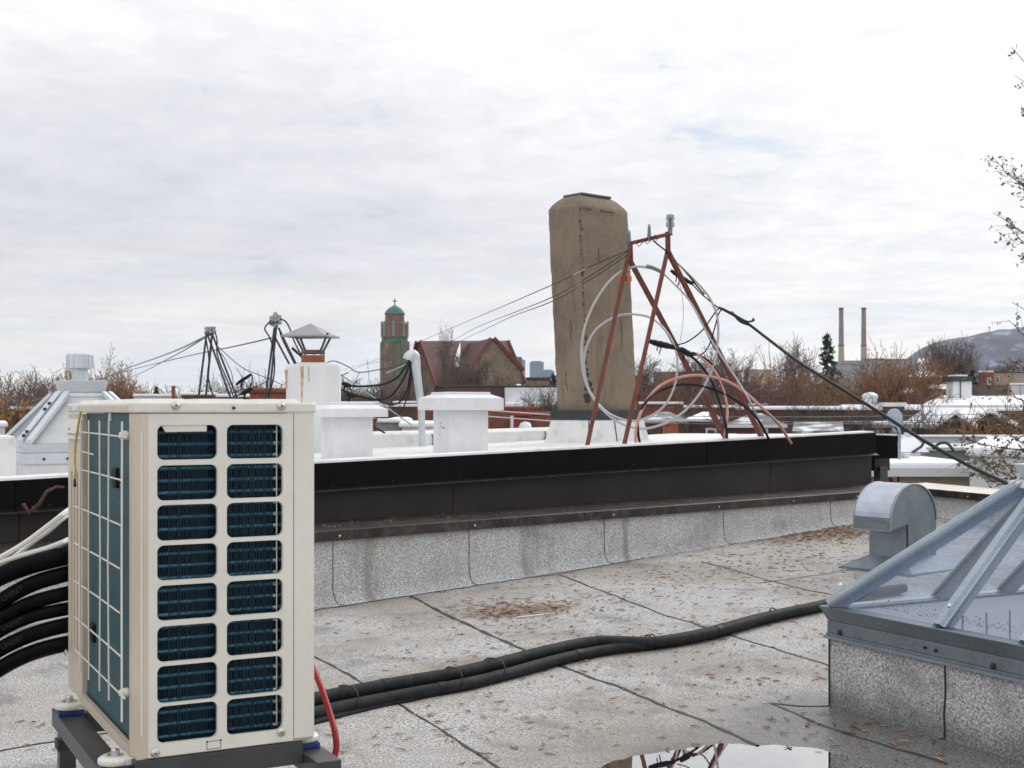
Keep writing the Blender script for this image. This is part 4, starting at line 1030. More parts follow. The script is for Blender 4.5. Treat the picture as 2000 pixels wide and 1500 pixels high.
leg(FU, .745); leg(FU, .03); leg(ACW - .02, .745); leg(ACW - .02, .0)
beam('brace', Q(FU - .02, .745, .10), Q(ACW, .745, .10), .03, .03)
gp = Q(.205, .10, 0); MB().box((gp.x, gp.y, .24), (.05, .04, .44), TH_AC).build('galvanised_strut', m_galvl, sd_)

# ------------------------------------------------------------------ cables and pipes by the unit
def cable(name, pts, r, mat, label, cat='cable', group=None, n=8, sp=6):
    mb = MB(); mb.tube(spline(pts, sp), r, n); o = mb.build(name, mat, smooth=True); return tag(o, label, cat, group)
pts = pxs([(606, 1290, 3.55), (617, 1318, 3.5), (630, 1350, 3.45), (645, 1395, 3.4), (654, 1430, 3.36), (657, 1460, 3.34), (650, 1485, 3.33), (635, 1505, 3.33), (615, 1530, 3.34), (590, 1600, 3.36)], 3.4)
cable('red_hose', pts, .0085, m_red, 'red hose curling down beside the cream outdoor unit', 'hose')
HD = 3.95
def hose(pts, r, label, smooth_=False):
    L = spline(pxs(pts, HD), 24); mb = MB(); n = 14
    # resample evenly for ribs
    rad = []; out_ = [L[0]]
    for p in L[1:]:
        if (p - out_[-1]).length > .0028: out_.append(p)
    rad = [r * (1 + (.035 if i % 2 else -.02)) for i in range(len(out_))]
    mb.tube(out_, rad, n); o = mb.build('ribbed_hose', m_hose, smooth=True)
    return tag(o, label, 'hose', 'black ribbed hoses left of the outdoor unit')
hp = [([(215, 1068, 4.15), (170, 1074, 4.05), (125, 1086), (60, 1103), (0, 1126), (-60, 1160)], .0285, 'uppermost black ribbed hose of the bunch left of the outdoor unit'),
      ([(215, 1108, 4.15), (170, 1112, 4.05), (125, 1122), (60, 1142), (0, 1176), (-60, 1225)], .024, 'second black ribbed hose from the top left of the outdoor unit'),
      ([(215, 1150, 4.15), (170, 1152, 4.05), (125, 1160), (60, 1178), (0, 1208), (-60, 1250)], .022, 'third black ribbed hose from the top left of the outdoor unit'),
      ([(215, 1183, 4.15), (170, 1184, 4.05), (125, 1190), (60, 1205), (0, 1232), (-60, 1275)], .020, 'fourth black ribbed hose from the top with faint pale print'),
      ([(215, 1215, 4.15), (170, 1216, 4.05), (125, 1222), (60, 1240), (0, 1268), (-60, 1310)], .023, 'second lowest black ribbed hose left of the outdoor unit'),
      ([(215, 1252, 4.15), (170, 1253, 4.05), (125, 1258), (60, 1276), (0, 1306), (-60, 1350)], .024, 'lowest black ribbed hose left of the outdoor unit')]
for h in hp: hose(*h)
for p_, r_, lb in (([(150, 985, 4.2), (125, 1003), (90, 1030), (55, 1056), (20, 1078), (-40, 1110)], .0085, 'upper white cable of the pair rising to the outdoor unit'),
               ([(150, 992, 4.25), (125, 1010, 4.05), (95, 1036, 4.05), (62, 1060, 4.05), (25, 1090, 4.05), (-40, 1126, 4.05)], .0085, 'white cable just below the uppermost white one'),
               ([(150, 1046, 4.2), (125, 1058), (95, 1070), (60, 1080), (25, 1090), (-40, 1112)], .0085, 'white cable resting along the uppermost black hose'),
               ([(170, 1195, 4.2), (125, 1208, 4.15), (60, 1222, 4.15), (0, 1238, 4.15), (-40, 1250, 4.15)], .0075, 'white cable showing between the lower black hoses')):
    cable('white_cable', pxs(p_, HD - .0), r_, m_wcab, lb, group='white cables left of the outdoor unit')
m_print = M('faint_grey_print', (.009, .010, .012), .7)
for hn, f, tx in (('ribbed_hose.001', 3, 'LINESET'), ('ribbed_hose.003', 3, 'LINESET'), ('ribbed_hose.004', 3, 'LINESET')):
    i_ = int(hn[-3:]); pp = hp[i_][0]; a, b = P(*pp[f], HD), P(*pp[f + 1], HD)
    fc = D.curves.new('printed_text', 'FONT'); fc.body = tx; fc.size = .020; fc.align_x = 'CENTER'; fc.align_y = 'CENTER'; fc.extrude = .0003; fc.materials.append(m_print)
    to = D.objects.new('text_source', fc); COL.objects.link(to); bpy.context.view_layer.update(); me_ = D.meshes.new_from_object(to.evaluated_get(bpy.context.evaluated_depsgraph_get())); D.objects.remove(to)
    fo = D.objects.new('printed_text', me_); COL.objects.link(fo); fo.parent = D.objects[hn]
    m_ = a.lerp(b, .5); d_ = (b - a).normalized(); d_ = -d_ if d_.x < 0 else d_
    fo.location = m_ + Vector((0, -hp[i_][1] * 1.06, .002)) - ORG[hn]; fo.rotation_euler = (R(90), -math.atan2(d_.z, d_.x), 0)
# insulated line set crossing the roof
pb = thing('pipe_bundle', 'bundle of black foam insulated pipes tied together and snaking over the roof', 'pipes', G(1000, 1310))
ctrl = [(470, 1432), (560, 1415), (620, 1403), (690, 1387), (800, 1366), (890, 1350), (970, 1330), (1080, 1300), (1170, 1280), (1280, 1268), (1380, 1250), (1500, 1217), (1610, 1192), (1680, 1175), (1760, 1160)]
base = [G(*p) for p in ctrl]
def off(pts, lat, up, seed, amp=.012):
    out_ = []
    for i, p in enumerate(pts):
        t_ = (pts[min(i + 1, len(pts) - 1)] - pts[max(i - 1, 0)]); t_.z = 0; t_.normalize(); n_ = Vector((-t_.y, t_.x, 0))
        if callable(lat): l = lat(i)
        else: l = lat
        out_.append(p + n_ * l + Vector((0, 0, (up(i) if callable(up) else up) + 0)))
    return out_
cross = lambda i: .045 - .035 * max(0, min(1, (i - 6) / 3)) + (.0 if i < 9 else -.035)
low = lambda i: -.030 + .0 * i + (.0 if i < 8 else .05 * min(1, (i - 8) / 2))
rp_ = .031
mb = MB(); mb.tube(spline(off(base, cross, lambda i: .072 if i < 9 else .044, 1), 10), rp_, 14); mb.build('upper_pipe', m_foam, pb, smooth=True)
mb = MB(); mb.tube(spline(off(base, low, lambda i: .032, 2), 10), .029, 14); mb.build('lower_pipe', m_foam, pb, smooth=True)
mb = MB(); mb.tube(spline(off(base, lambda i: .06 + .01 * math.sin(i), lambda i: .030, 3), 10), .026, 14); mb.build('rear_pipe', m_foam, pb, smooth=True)
for px_t, who in ((850, 'low'), (1122, 'low'), (760, 'up'), (1180, 'up'), (1400, 'up'), (1450, 'low')):
    for (a, b), k_ in zip(zip(ctrl[:-1], ctrl[1:]), range(99)):
        if a[0] <= px_t <= b[0]:
            L_ = spline(off(base, cross, lambda i: .072 if i < 9 else .044, 1) if who == 'up' else off(base, low, lambda i: .032, 2), 10); q0 = L_[min(len(L_) - 4, int((k_ + (px_t - a[0]) / (b[0] - a[0])) * 10))]; q1 = L_[min(len(L_) - 3, int((k_ + (px_t - a[0]) / (b[0] - a[0])) * 10) + 1)]
            tm_ = MB(); r_t = (rp_ if who == 'up' else .029) + .0022; d_t = (q1 - q0).normalized(); tm_.tube([q0, q0 + d_t * .045], r_t, 14); tm_.build('tape_band', m_bkcab, pb, smooth=True)
mb = MB(); mb.tube(spline(off(base[:7], lambda i: -.085 + .01 * i, .010, 4), 8), .009, 8); mb.tube(spline(off(base[:6], lambda i: -.11 + .016 * i, .008, 4), 8), .007, 8); mb.build('control_cable', m_bkcab, pb, smooth=True)
mb = MB()
for px in (682, 888, 968, 1266, 1275, 1512):
    for (a, b), (c_, d_) in zip(zip(ctrl[:-1], ctrl[1:]), zip(base[:-1], base[1:])):
        if a[0] <= px <= b[0]:
            f = (px - a[0]) / (b[0] - a[0]); q = c_.lerp(d_, f); t_ = (d_ - c_).normalized(); n_ = Vector((-t_.y, t_.x, 0)); i_ = ctrl.index(a) + f
            pts = []
            lo_, hi_ = low(i_) - .032, (max(cross(i_) + .034, .086) if i_ < 8.5 else .036)
            zt2 = .107 if i_ < 8.5 else .078
            for k in range(25):
                an = 2 * math.pi * k / 24; cx = (lo_ + hi_) / 2; w_ = (hi_ - lo_) / 2
                ca, sa = math.cos(an), math.sin(an); e_ = .72
                y_ = cx + w_ * math.copysign(abs(ca) ** e_, ca); z_ = .004 + zt2 / 2 + (zt2 / 2) * math.copysign(abs(sa) ** e_, sa)
                pts.append(q + n_ * y_ + Vector((0, 0, z_)))
            mb = MB(); mb.tube(pts, .004, 6, False); mb.build('cable_tie', m_tar, pb)

# ------------------------------------------------------------------ leaf litter
lf = MB(); rl = random.Random(21)
def leaf(p, L, w, a, curl):
    d = Vector((math.cos(a), math.sin(a), 0)); n_ = Vector((-d.y, d.x, 0)); vs = []; ks = 4
    for i in range(ks + 1):
        f = i / ks; ww = w * math.sin(math.pi * (.08 + .84 * f)); c_ = p + d * (f - .5) * L + n_ * (curl * (f - .5) ** 2 * L * 1.2) + Vector((0, 0, .004 + curl * .25 * L * (f - .5) ** 2))
        vs += [c_ - n_ * ww + Vector((0, 0, ww * .7)), c_, c_ + n_ * ww + Vector((0, 0, ww * .7))]
    b = len(lf.v); lf.v += [tuple(q) for q in vs]
    for i in range(ks):
        for e in (0, 1): lf.f.append([b + 3 * i + e, b + 3 * i + e + 1, b + 3 * i + e + 4, b + 3 * i + e + 3]); lf.m.append(lf.mi)
def scatter(px, py, sx, sy, n, L=(.025, .07)):
    k = 0
    while k < n:
        x, y = rl.gauss(px, sx), rl.gauss(py, sy)
        if y < 1015 or y > 1520 or x > 1990: continue
        p = G(x, y); k += 1
        q = Vector((p.x, p.y)) - A0
        if q.dot(WN) > -.05 or (Vector((p.x, p.y)) - QA).dot(QN) > -.05: continue
        w = Vector((p.x, p.y)) - SKY_K
        if -.03 < w.dot(E1) < S and -.0 < w.dot(E2) < S: continue
        lf.mi = rl.choice((0, 0, 1, 1, 2)); leaf(p, rl.uniform(*L), rl.uniform(.0022, .0065), rl.uniform(0, 6.28), rl.uniform(-1, 1))
scatter(1300, 1200, 330, 90, 420, (.012, .04)); scatter(1010, 1190, 60, 13, 230, (.02, .06)); scatter(950, 1195, 35, 7, 60); scatter(1100, 1190, 100, 25, 90); scatter(1230, 1140, 120, 22, 120)
scatter(1400, 1095, 110, 28, 210); scatter(1590, 1042, 70, 12, 620); scatter(1650, 1033, 40, 9, 420); scatter(1560, 1085, 80, 28, 200); scatter(1500, 1180, 120, 45, 110)
scatter(1780, 1030, 120, 14, 160); scatter(1000, 1260, 170, 50, 110); scatter(850, 1230, 120, 40, 60); scatter(1250, 1400, 260, 55, 90); scatter(1750, 1420, 120, 40, 60, (.04, .08)); scatter(900, 1440, 160, 40, 40); scatter(150, 1430, 120, 40, 26); scatter(1500, 1340, 110, 30, 26)
lo_ = lf.build('leaf_litter', [M('tan_leaf', (.36, .185, .085), .75, 0, (.26, .13, .06), 9), M('brown_leaf', (.20, .095, .050), .75, 0, (.13, .065, .04), 9), M('pale_leaf', (.46, .30, .17), .75)], org=(0, 0, 0))
tag(lo_, 'fallen brown leaves scattered over the granulated roof', 'leaves', kind='stuff')
mb = MB(); q = G(1047, 1203); mb.box(q + Vector((0, 0, .006)), (.30, .015, .006), .62); tag(mb.build('paper_strip', m_white), 'thin white strip lying among the leaves on the roof', 'strip')

# ================================================================== MAST FRAME AND WIRES ON THE NEIGHBOUR ROOF
mf = thing('service_mast', 'red oxide painted double A-frame mast with three insulators beside the tall chimney', 'mast', P(1320, 880, 10.6))
def ext(a, b, z):  # carry the line a->b down to height z
    k = (z - a.z) / (b.z - a.z); return a + (b - a) * k
apA, f1A, f2A, tpA = P(1232, 512, 12.35), P(1145, 879, 11.75), P(1420, 861, 12.95), P(1231, 480, 12.35)
apB, f1B, f2B, tpB = P(1305, 492, 12.15), P(1218, 874, 11.6), P(1489, 857, 12.95), P(1304, 455, 12.15)
BW = .038
for a, b in ((tpA, f1A), (apA, f2A), (tpB + Vector((0, 0, -.16)), f1B), (apB, f2B)):
    mb = MB(); e_ = ext(a, b, .985 if b.x > 1.4 else .955); mb.bar(a, e_, BW); lg = mb.build('leg', m_rust, mf)
    MB().box((e_.x, e_.y, e_.z - .004), (.07, .07, .012), .7).build('foot_plate', m_rust, lg)
for a, b in ((tpA + Vector((0, 0, .01)), apA - Vector((0, 0, .02))), (tpB + Vector((0, 0, .01)), apB - Vector((0, 0, .03)))):
    MB().bar(a, b, BW * 1.15).build('upright', m_rust, mf)
MB().bar(tpA + Vector((-.02, .02, .02)), P(1312, 456, 12.1), .030).build('crossbar', m_rust, mf)
mb = MB()
for f in (.22, .42, .6): 
    p = tpA.lerp(P(1312, 456, 12.1), f); mb.tube([p + Vector((-.03, 0, .0)), p + Vector((0, -.02, .03)), p + Vector((.03, 0, 0)), p + Vector((.0, .02, -.03)), p + Vector((-.03, 0, 0))], .005, 5)
mb.build('binding_wire', m_rust, mf)
def insul(p, h, r, skirts):
    mb = MB(); prof = [(r * .75, 0), (r * .8, h * .12), (r * .55, h * .9), (r * .3, h)]
    if skirts: prof = [(r * .55, 0), (r * .6, h * .22), (r * 1.0, h * .30), (r * .95, h * .5), (r * .75, h * .52), (r * .78, h * .66), (r * 1.0, h * .70), (r * 1.0, h * .78), (r * .7, h * .8), (r * .95, h * .88), (r * .9, h * .95), (r * .4, h)]
    mb.lathe(p, prof, 14); o = mb.build('insulator', m_insul, mf, smooth=True)
    MB().tube([p - Vector((0, 0, .02)), p + Vector((0, 0, h * .8))], r * .32, 8).build('pin', m_galvd, o, smooth=True)
insul(P(1228, 479, 12.35), .145, .034, False); insul(P(1268, 465, 12.2), .13, .025, False); insul(P(1309, 452, 12.1), .16, .041, True)
p = P(1217, 545, 12.28); mb = MB(); mb.box(p, (.09, .04, .035), .3); mb.box(p + Vector((.05, 0, .0)), (.05, .05, .05), .3); mb.build('clip', m_orange, mf, bevel=.004)

DM = 12.3
def coil(name, lst, r, mat, label, d=DM, group=None, cat='cable'): return cable(name, pxs(lst, d), r, mat, label, cat, group, 8, 8)
gpc = 'grey cable coils hanging on the red mast'
coil('coiled_cable', [(1300, 538), (1282, 527), (1240, 521), (1200, 540), (1165, 585), (1142, 640), (1136, 700), (1150, 762), (1190, 812), (1240, 836), (1290, 830), (1340, 800), (1380, 747), (1399, 690), (1402, 625), (1386, 582), (1362, 552), (1330, 520), (1314, 506)], .0115, m_grcab, 'large grey cable loop hanging from the red mast frame')
coil('coiled_cable', [(1300, 538), (1345, 585), (1378, 645), (1405, 690), (1445, 750), (1475, 805), (1494, 862, 12.95)], .009, m_grcab, 'straight grey cable running down behind the right mast leg')
coil('coiled_cable', [(1137, 680), (1143, 735), (1158, 775), (1190, 808), (1240, 822), (1290, 800), (1316, 758), (1323, 705), (1312, 665), (1285, 630), (1255, 616), (1210, 616), (1168, 640), (1146, 676), (1140, 715)], .0105, m_grcab, 'smaller inner grey cable loop in front of the tall chimney')
coil('splice_sleeve', [(1262, 520), (1275, 523), (1292, 531)], .019, m_galvd, 'short grey splice sleeve on top of the large cable loop', cat='splice')
coil('pink_cable', [(1246, 885, 12.1), (1242, 868, 12.1), (1243, 835, 12.1), (1256, 795, 12.1), (1285, 757), (1325, 738), (1365, 733), (1410, 741), (1450, 762), (1492, 800), (1522, 830, 12.7), (1545, 866, 12.95)], .0145, m_pink, 'long pink cable arching between the mast legs')
coil('pink_cable', [(1360, 690), (1378, 706), (1398, 726), (1412, 757), (1420, 795), (1419, 830), (1411, 868, 12.7)], .0125, m_pink, 'short pink cable dropping behind the right foot of the mast')
coil('black_cable', [(1256, 890, 12.1), (1247, 850, 12.1), (1247, 815, 12.1), (1262, 785, 12.1), (1290, 763), (1330, 751), (1370, 754), (1412, 768), (1452, 792), (1482, 822), (1506, 866, 12.95)], .0125, m_bkcab, 'black cable arching under the long pink one')
coil('black_cable', [(1296, 674), (1330, 686), (1362, 706), (1390, 745), (1408, 795), (1418, 835), (1421, 868, 12.7)], .0125, m_bkcab, 'black cable drooping from the splice to the right mast foot')
coil('black_cable', [(1352, 688), (1380, 702), (1400, 722), (1414, 760), (1420, 800)], .010, m_bkcab, 'thin black cable beside the short pink cable')
def splice(lst, r, label, d=DM):
    L = spline(pxs(lst, d), 6); rr_ = [r * (.55 + .45 * math.sin(math.pi * min(1, max(0, (i + .6) / (len(L)))))) * (1.15 if i % 4 == 0 else 1) for i in range(len(L))]
    mb = MB(); mb.tube(L, rr_, 8); q = L[len(L) // 3]; mb.tube([q, q + Vector((-.01, 0, -.07))], .006, 5); q = L[len(L) // 2]; mb.tube([q, q + Vector((-.02, 0, -.05)), q + Vector((-.03, 0, -.09))], .006, 5)
    return tag(mb.build('cable_splice', m_bkcab, smooth=True), label, 'splice')
splice([(1267, 666), (1285, 671), (1302, 675), (1318, 679)], .030, 'thick black cable splice with dangling ties, left of the middle mast leg')
splice([(1328, 680), (1340, 688), (1354, 695)], .028, 'black cable splice right of the middle mast leg')
splice([(1310, 528), (1322, 536), (1338, 546), (1354, 555)], .022, 'black cable splice by the top of the right mast leg')
coil('thin_cable', [(1322, 674), (1345, 666), (1372, 645), (1390, 620), (1402, 604), (1412, 602)], .0065, m_bkcab, 'thin black cable looping up from the splice to the overhead line')
coil('thin_cable', [(1354, 694), (1372, 691), (1386, 672), (1396, 640), (1404, 612), (1412, 603)], .0065, m_bkcab, 'second thin black cable bowing up to the overhead line')
coil('thin_cable', [(1352, 555), (1366, 570), (1384, 586), (1402, 600), (1412, 602)], .0065, m_bkcab, 'thin black cable from the upper splice to the overhead line')
coil('thin_cable', [(1276, 470), (1288, 480), (1303, 492, 12.1), (1320, 510), (1345, 538), (1364, 562), (1376, 575)], .008, m_bkcab, 'black cable dropping from the crossbar past the right apex of the mast')
coil('thin_wire', [(1308, 500), (1325, 545), (1334, 590), (1334, 630), (1328, 668)], .0022, m_wire, 'hair-thin wire hanging in front of the sky inside the mast frame')
ov = [(1405, 601, 12.1), (1425, 611, 11.8), (1442, 621, 11.5), (1462, 633, 11.2), (1500, 662, 10.8), (1560, 707, 10.2), (1640, 757, 9.6), (1720, 807, 9.1), (1800, 858, 8.6), (1890, 908, 8.1), (1975, 948, 7.6), (2070, 990, 7.0)]
oc = cable('overhead_cable', [P(*q) for q in ov], .0125, m_bkcab, 'thick black overhead cable sagging from the mast to the lower right', 'cable', None, 8, 6)
mb = MB(); mb.tube(spline([P(1412, 603, 11.98), P(1430, 612, 11.66), P(1447, 622, 11.38), P(1460, 628, 11.2), P(1472, 626, 11.1), (P(1470, 622, 11.1))], 5), .009, 6); mb.tube(spline([P(1430, 610, 11.7), P(1445, 627, 11.42), P(1462, 634, 11.18)], 4), .012, 6); tag(mb.build('cable_grip', m_bkcab, smooth=True), 'curled black cable end wrapped on the sagging overhead cable', 'cable grip')
for i, (l_, lb) in enumerate((([(1228, 488, 12.1), (1150, 522, 12.6), (1075, 558, 13.0), (950, 612, 24), (860, 650, 32), (760, 692, 42), (690, 722, 50), (600, 765, 60), (500, 805, 75)], 'uppermost dark wire running left from the mast past the chimney'),
                              ([(1228, 490, 12.1), (1150, 540, 12.6), (1075, 582, 13.0), (1000, 612, 20), (930, 640, 27), (860, 676, 33), (780, 700, 42), (690, 716, 52), (620, 738, 60)], 'middle dark wire running left from the mast past the chimney'),
                              ([(1228, 496, 12.1), (1150, 548, 12.6), (1075, 590, 13.0), (1000, 618, 20), (950, 642, 27), (895, 668, 33), (850, 690, 42), (780, 716, 50)], 'lowest dark wire running left from the mast past the chimney'))):
    cable('overhead_wire', [P(*q) for q in l_], .0055, m_wire, lb, 'wire', 'overhead wires', 5, 5)

# ------------------------------------------------------------------ weatherhead mast behind the white vents
wm = thing('service_pipe', 'pale grey service pipe with a hooded weatherhead between the two white vents', 'service pipe', P(824, 850, 13.3))
mb = MB(); mb.tube([P(825, 880, 13.3), P(823, 800, 13.3), P(818, 760, 13.3), P(812, 712, 13.3)], [.034, .036, .040, .044], 14); mb.build('pipe', m_galvm, wm, smooth=True)
mb = MB(); mb.tube(spline([P(812, 718, 13.3), P(811, 702, 13.3), P(806, 693, 13.28), P(799, 696, 13.25), P(796, 702, 13.25)], 5), [.050] * 6 + [.056] * 6 + [.052] * 9, 14); mb.build('weatherhead', m_galvm, wm, smooth=True)
wg_ = 'cables hanging from the weatherhead'
for l_, r_, m_, lb in (([(800, 703), (792, 716), (776, 737), (750, 750), (718, 754), (690, 754), (672, 750)], .011, m_bkcab, 'uppermost black cable sagging left from the weatherhead'),
                   ([(801, 705), (795, 725), (782, 750), (765, 772), (745, 780), (718, 778), (690, 770), (668, 762), (640, 743), (610, 715), (570, 680)], .011, m_bkcab, 'middle black cable sagging from the weatherhead to the white chimney'),
                   ([(803, 706), (800, 735), (795, 762), (782, 784), (768, 790), (752, 788), (735, 780)], .009, m_bkcab, 'black cable loop hanging lowest under the weatherhead'),
                   ([(803, 706), (801, 750), (794, 780), (783, 804), (768, 814), (745, 816), (720, 814)], .007, m_bkcab, 'thin black cable dropping from the weatherhead towards the brick chimney'),
                   ([(801, 706), (790, 713), (770, 722), (754, 729)], .007, m_pwire, 'short green wire pulled left from the weatherhead'),
                   ([(804, 830), (770, 806), (735, 780), (702, 757), (680, 742), (640, 712), (610, 690)], .007, m_pwire, 'green wire running diagonally down to the white parapet'),
                   ([(690, 757), (660, 740), (640, 725), (600, 700), (570, 676)], .005, m_pink, 'thin reddish wire beside the white chimney'),
                   ([(800, 706), (770, 716), (740, 722), (700, 727), (680, 716), (650, 705), (625, 716), (600, 724)], .005, m_wire, 'thin wavy wire between the weatherhead and the white chimney'),
                   ([(712, 828), (732, 835), (752, 846)], .009, m_bkcab, 'short black cable crossing the low brick chimney')):
    cable('hanging_cable', pxs(l_, 13.0), r_, m_, lb, 'cable', wg_)
for l_, lb in (([(668, 748), (676, 751), (686, 754)], 'black splice at the end of the uppermost weatherhead cable'), ([(677, 768), (686, 771), (696, 774)], 'black splice on the middle weatherhead cable')): splice(l_, .024, lb, 13.0)

# ------------------------------------------------------------------ two dark service masts on the left
def dark_mast(label, top, uprights, legs, ins, d):
    r = thing('service_mast', label, 'mast', P(top[0], 882, d))
    for a, b in legs:
        MB().bar(P(*a, d), ext(P(*a, d), P(*b, d + .0), .9), .019).build('leg', m_wire, r)
    for a, b in uprights: MB().bar(P(*a, d), P(*b, d), .024).build('crossbar', m_wire, r)
    for (x, y, h) in ins:
        mb = MB(); mb.lathe(P(x, y, d), [(.020, 0), (.030, .02), (.026, h * .45), (.018, h * .5), (.028, h * .7), (.024, h * .9), (.01, h)], 10); mb.build('insulator', m_insul, r, smooth=True)
    return r
dark_mast('left one of the two dark cable masts above the outdoor unit', (405, 640), [((403, 655), (418, 652))], [((404, 648), (388, 775)), ((414, 655), (402, 775)), ((406, 655), (450, 775)), ((416, 656), (462, 775))], [(404, 654, .09), (411, 652, .08), (417, 650, .07)], 14.0)
dark_mast('right one of the two dark cable masts, nearer the white chimney', (535, 615), [((527, 632), (545, 628))], [((536, 640), (519, 775)), ((540, 636), (526, 775)), ((538, 660), (603, 783)), ((544, 640), (613, 783))], [(538, 640, .16), (531, 636, .10), (545, 634, .10)], 13.2)
gm = 'dark cables on the left masts'
for l_, d, lb in (([(420, 648), (424, 665), (424, 690), (432, 715), (445, 745), (455, 772)], 13.9, 'black cable bowing down the right side of the left mast'),
              ([(402, 660), (408, 700), (406, 735), (416, 772)], 13.9, 'black cable hanging inside the left mast'),
              ([(420, 672), (440, 690), (460, 708), (480, 722), (500, 730), (530, 742), (552, 752)], 13.8, 'wire with small beads strung from the left mast to the white chimney'),
              ([(460, 752), (470, 742), (480, 736), (491, 731), (492, 745), (485, 760), (470, 770), (455, 774)], 13.7, 'looped black cable between the two dark masts'),
              ([(445, 770), (470, 762), (500, 755), (520, 745)], 13.7, 'thin black cable lying between the two dark masts'),
              ([(530, 625), (519, 637), (518, 645), (528, 662), (535, 690), (536, 720), (533, 745), (524, 774)], 13.1, 'black cable bulging left of the right mast'),
              ([(547, 623), (558, 628), (566, 642), (572, 660), (584, 685), (600, 706), (630, 735), (660, 757)], 12.9, 'black cable arching from the right mast over the white chimney'),
              ([(545, 640), (549, 656), (556, 672), (570, 700), (590, 740), (608, 775)], 13.1, 'black cable following the right leg of the right mast'),
              ([(562, 779), (590, 768), (620, 752), (650, 741), (680, 728)], 12.6, 'pair of wires crossing low in front of the white chimney'),
              ([(432, 690), (440, 702), (452, 728), (455, 750), (448, 768)], 13.7, 'hair-thin wire curling beside the left mast')):
    cable('mast_cable', pxs(l_, d), .0075 if 'thin' not in lb and 'wire' not in lb else .004, m_bkcab, lb, 'cable', gm)
splice([(462, 751), (472, 743), (482, 737), (491, 731)], .017, 'thick black cable end lifted between the two dark masts', 13.6)
splice([(470, 770), (482, 764), (494, 758)], .022, 'black junction lump low between the two dark masts', 13.6)
for l_, r_, m_, lb in (([(403, 656, 14), (330, 690, 20), (240, 722, 30), (215, 733, 33), (120, 765, 45), (0, 802, 60), (-60, 818, 70)], .011, m_pwire, 'pale wire running from the left mast to the far left behind the turbine vent'),
                   ([(403, 658, 14), (330, 700, 22), (250, 738, 34), (150, 766, 48), (0, 812, 66), (-60, 830, 74)], .009, m_pwire, 'lower pale wire running from the left mast to the far left'),
                   ([(530, 660, 13.2), (460, 676, 16), (400, 688, 20), (330, 704, 26), (250, 724, 34), (180, 745, 42), (60, 780, 56), (-60, 812, 70)], .008, m_wire, 'long thin wire from the right mast to the far left')):
    cable('overhead_wire', [P(*q) for q in l_], r_, m_, lb, 'wire', 'overhead wires', 5, 5)
mb = MB(); L = [P(100, 955, 7.62), P(90, 962, 7.6), P(76, 985, 7.6), P(58, 1002, 7.62)]; mb.tube(L, .011, 5); mb.tube([P(125, 952, 7.7), P(108, 951, 7.66), P(98, 958, 7.62)], .008, 5); mb.tube([P(45, 984, 7.6), P(58, 1004, 7.62), P(66, 990, 7.62)], .012, 5)
tag(mb.build('rusty_bracket', M('dark_rust', (.075, .028, .022), .8)), 'bent rusty strap hooked on the black fascia left of the outdoor unit', 'bracket')

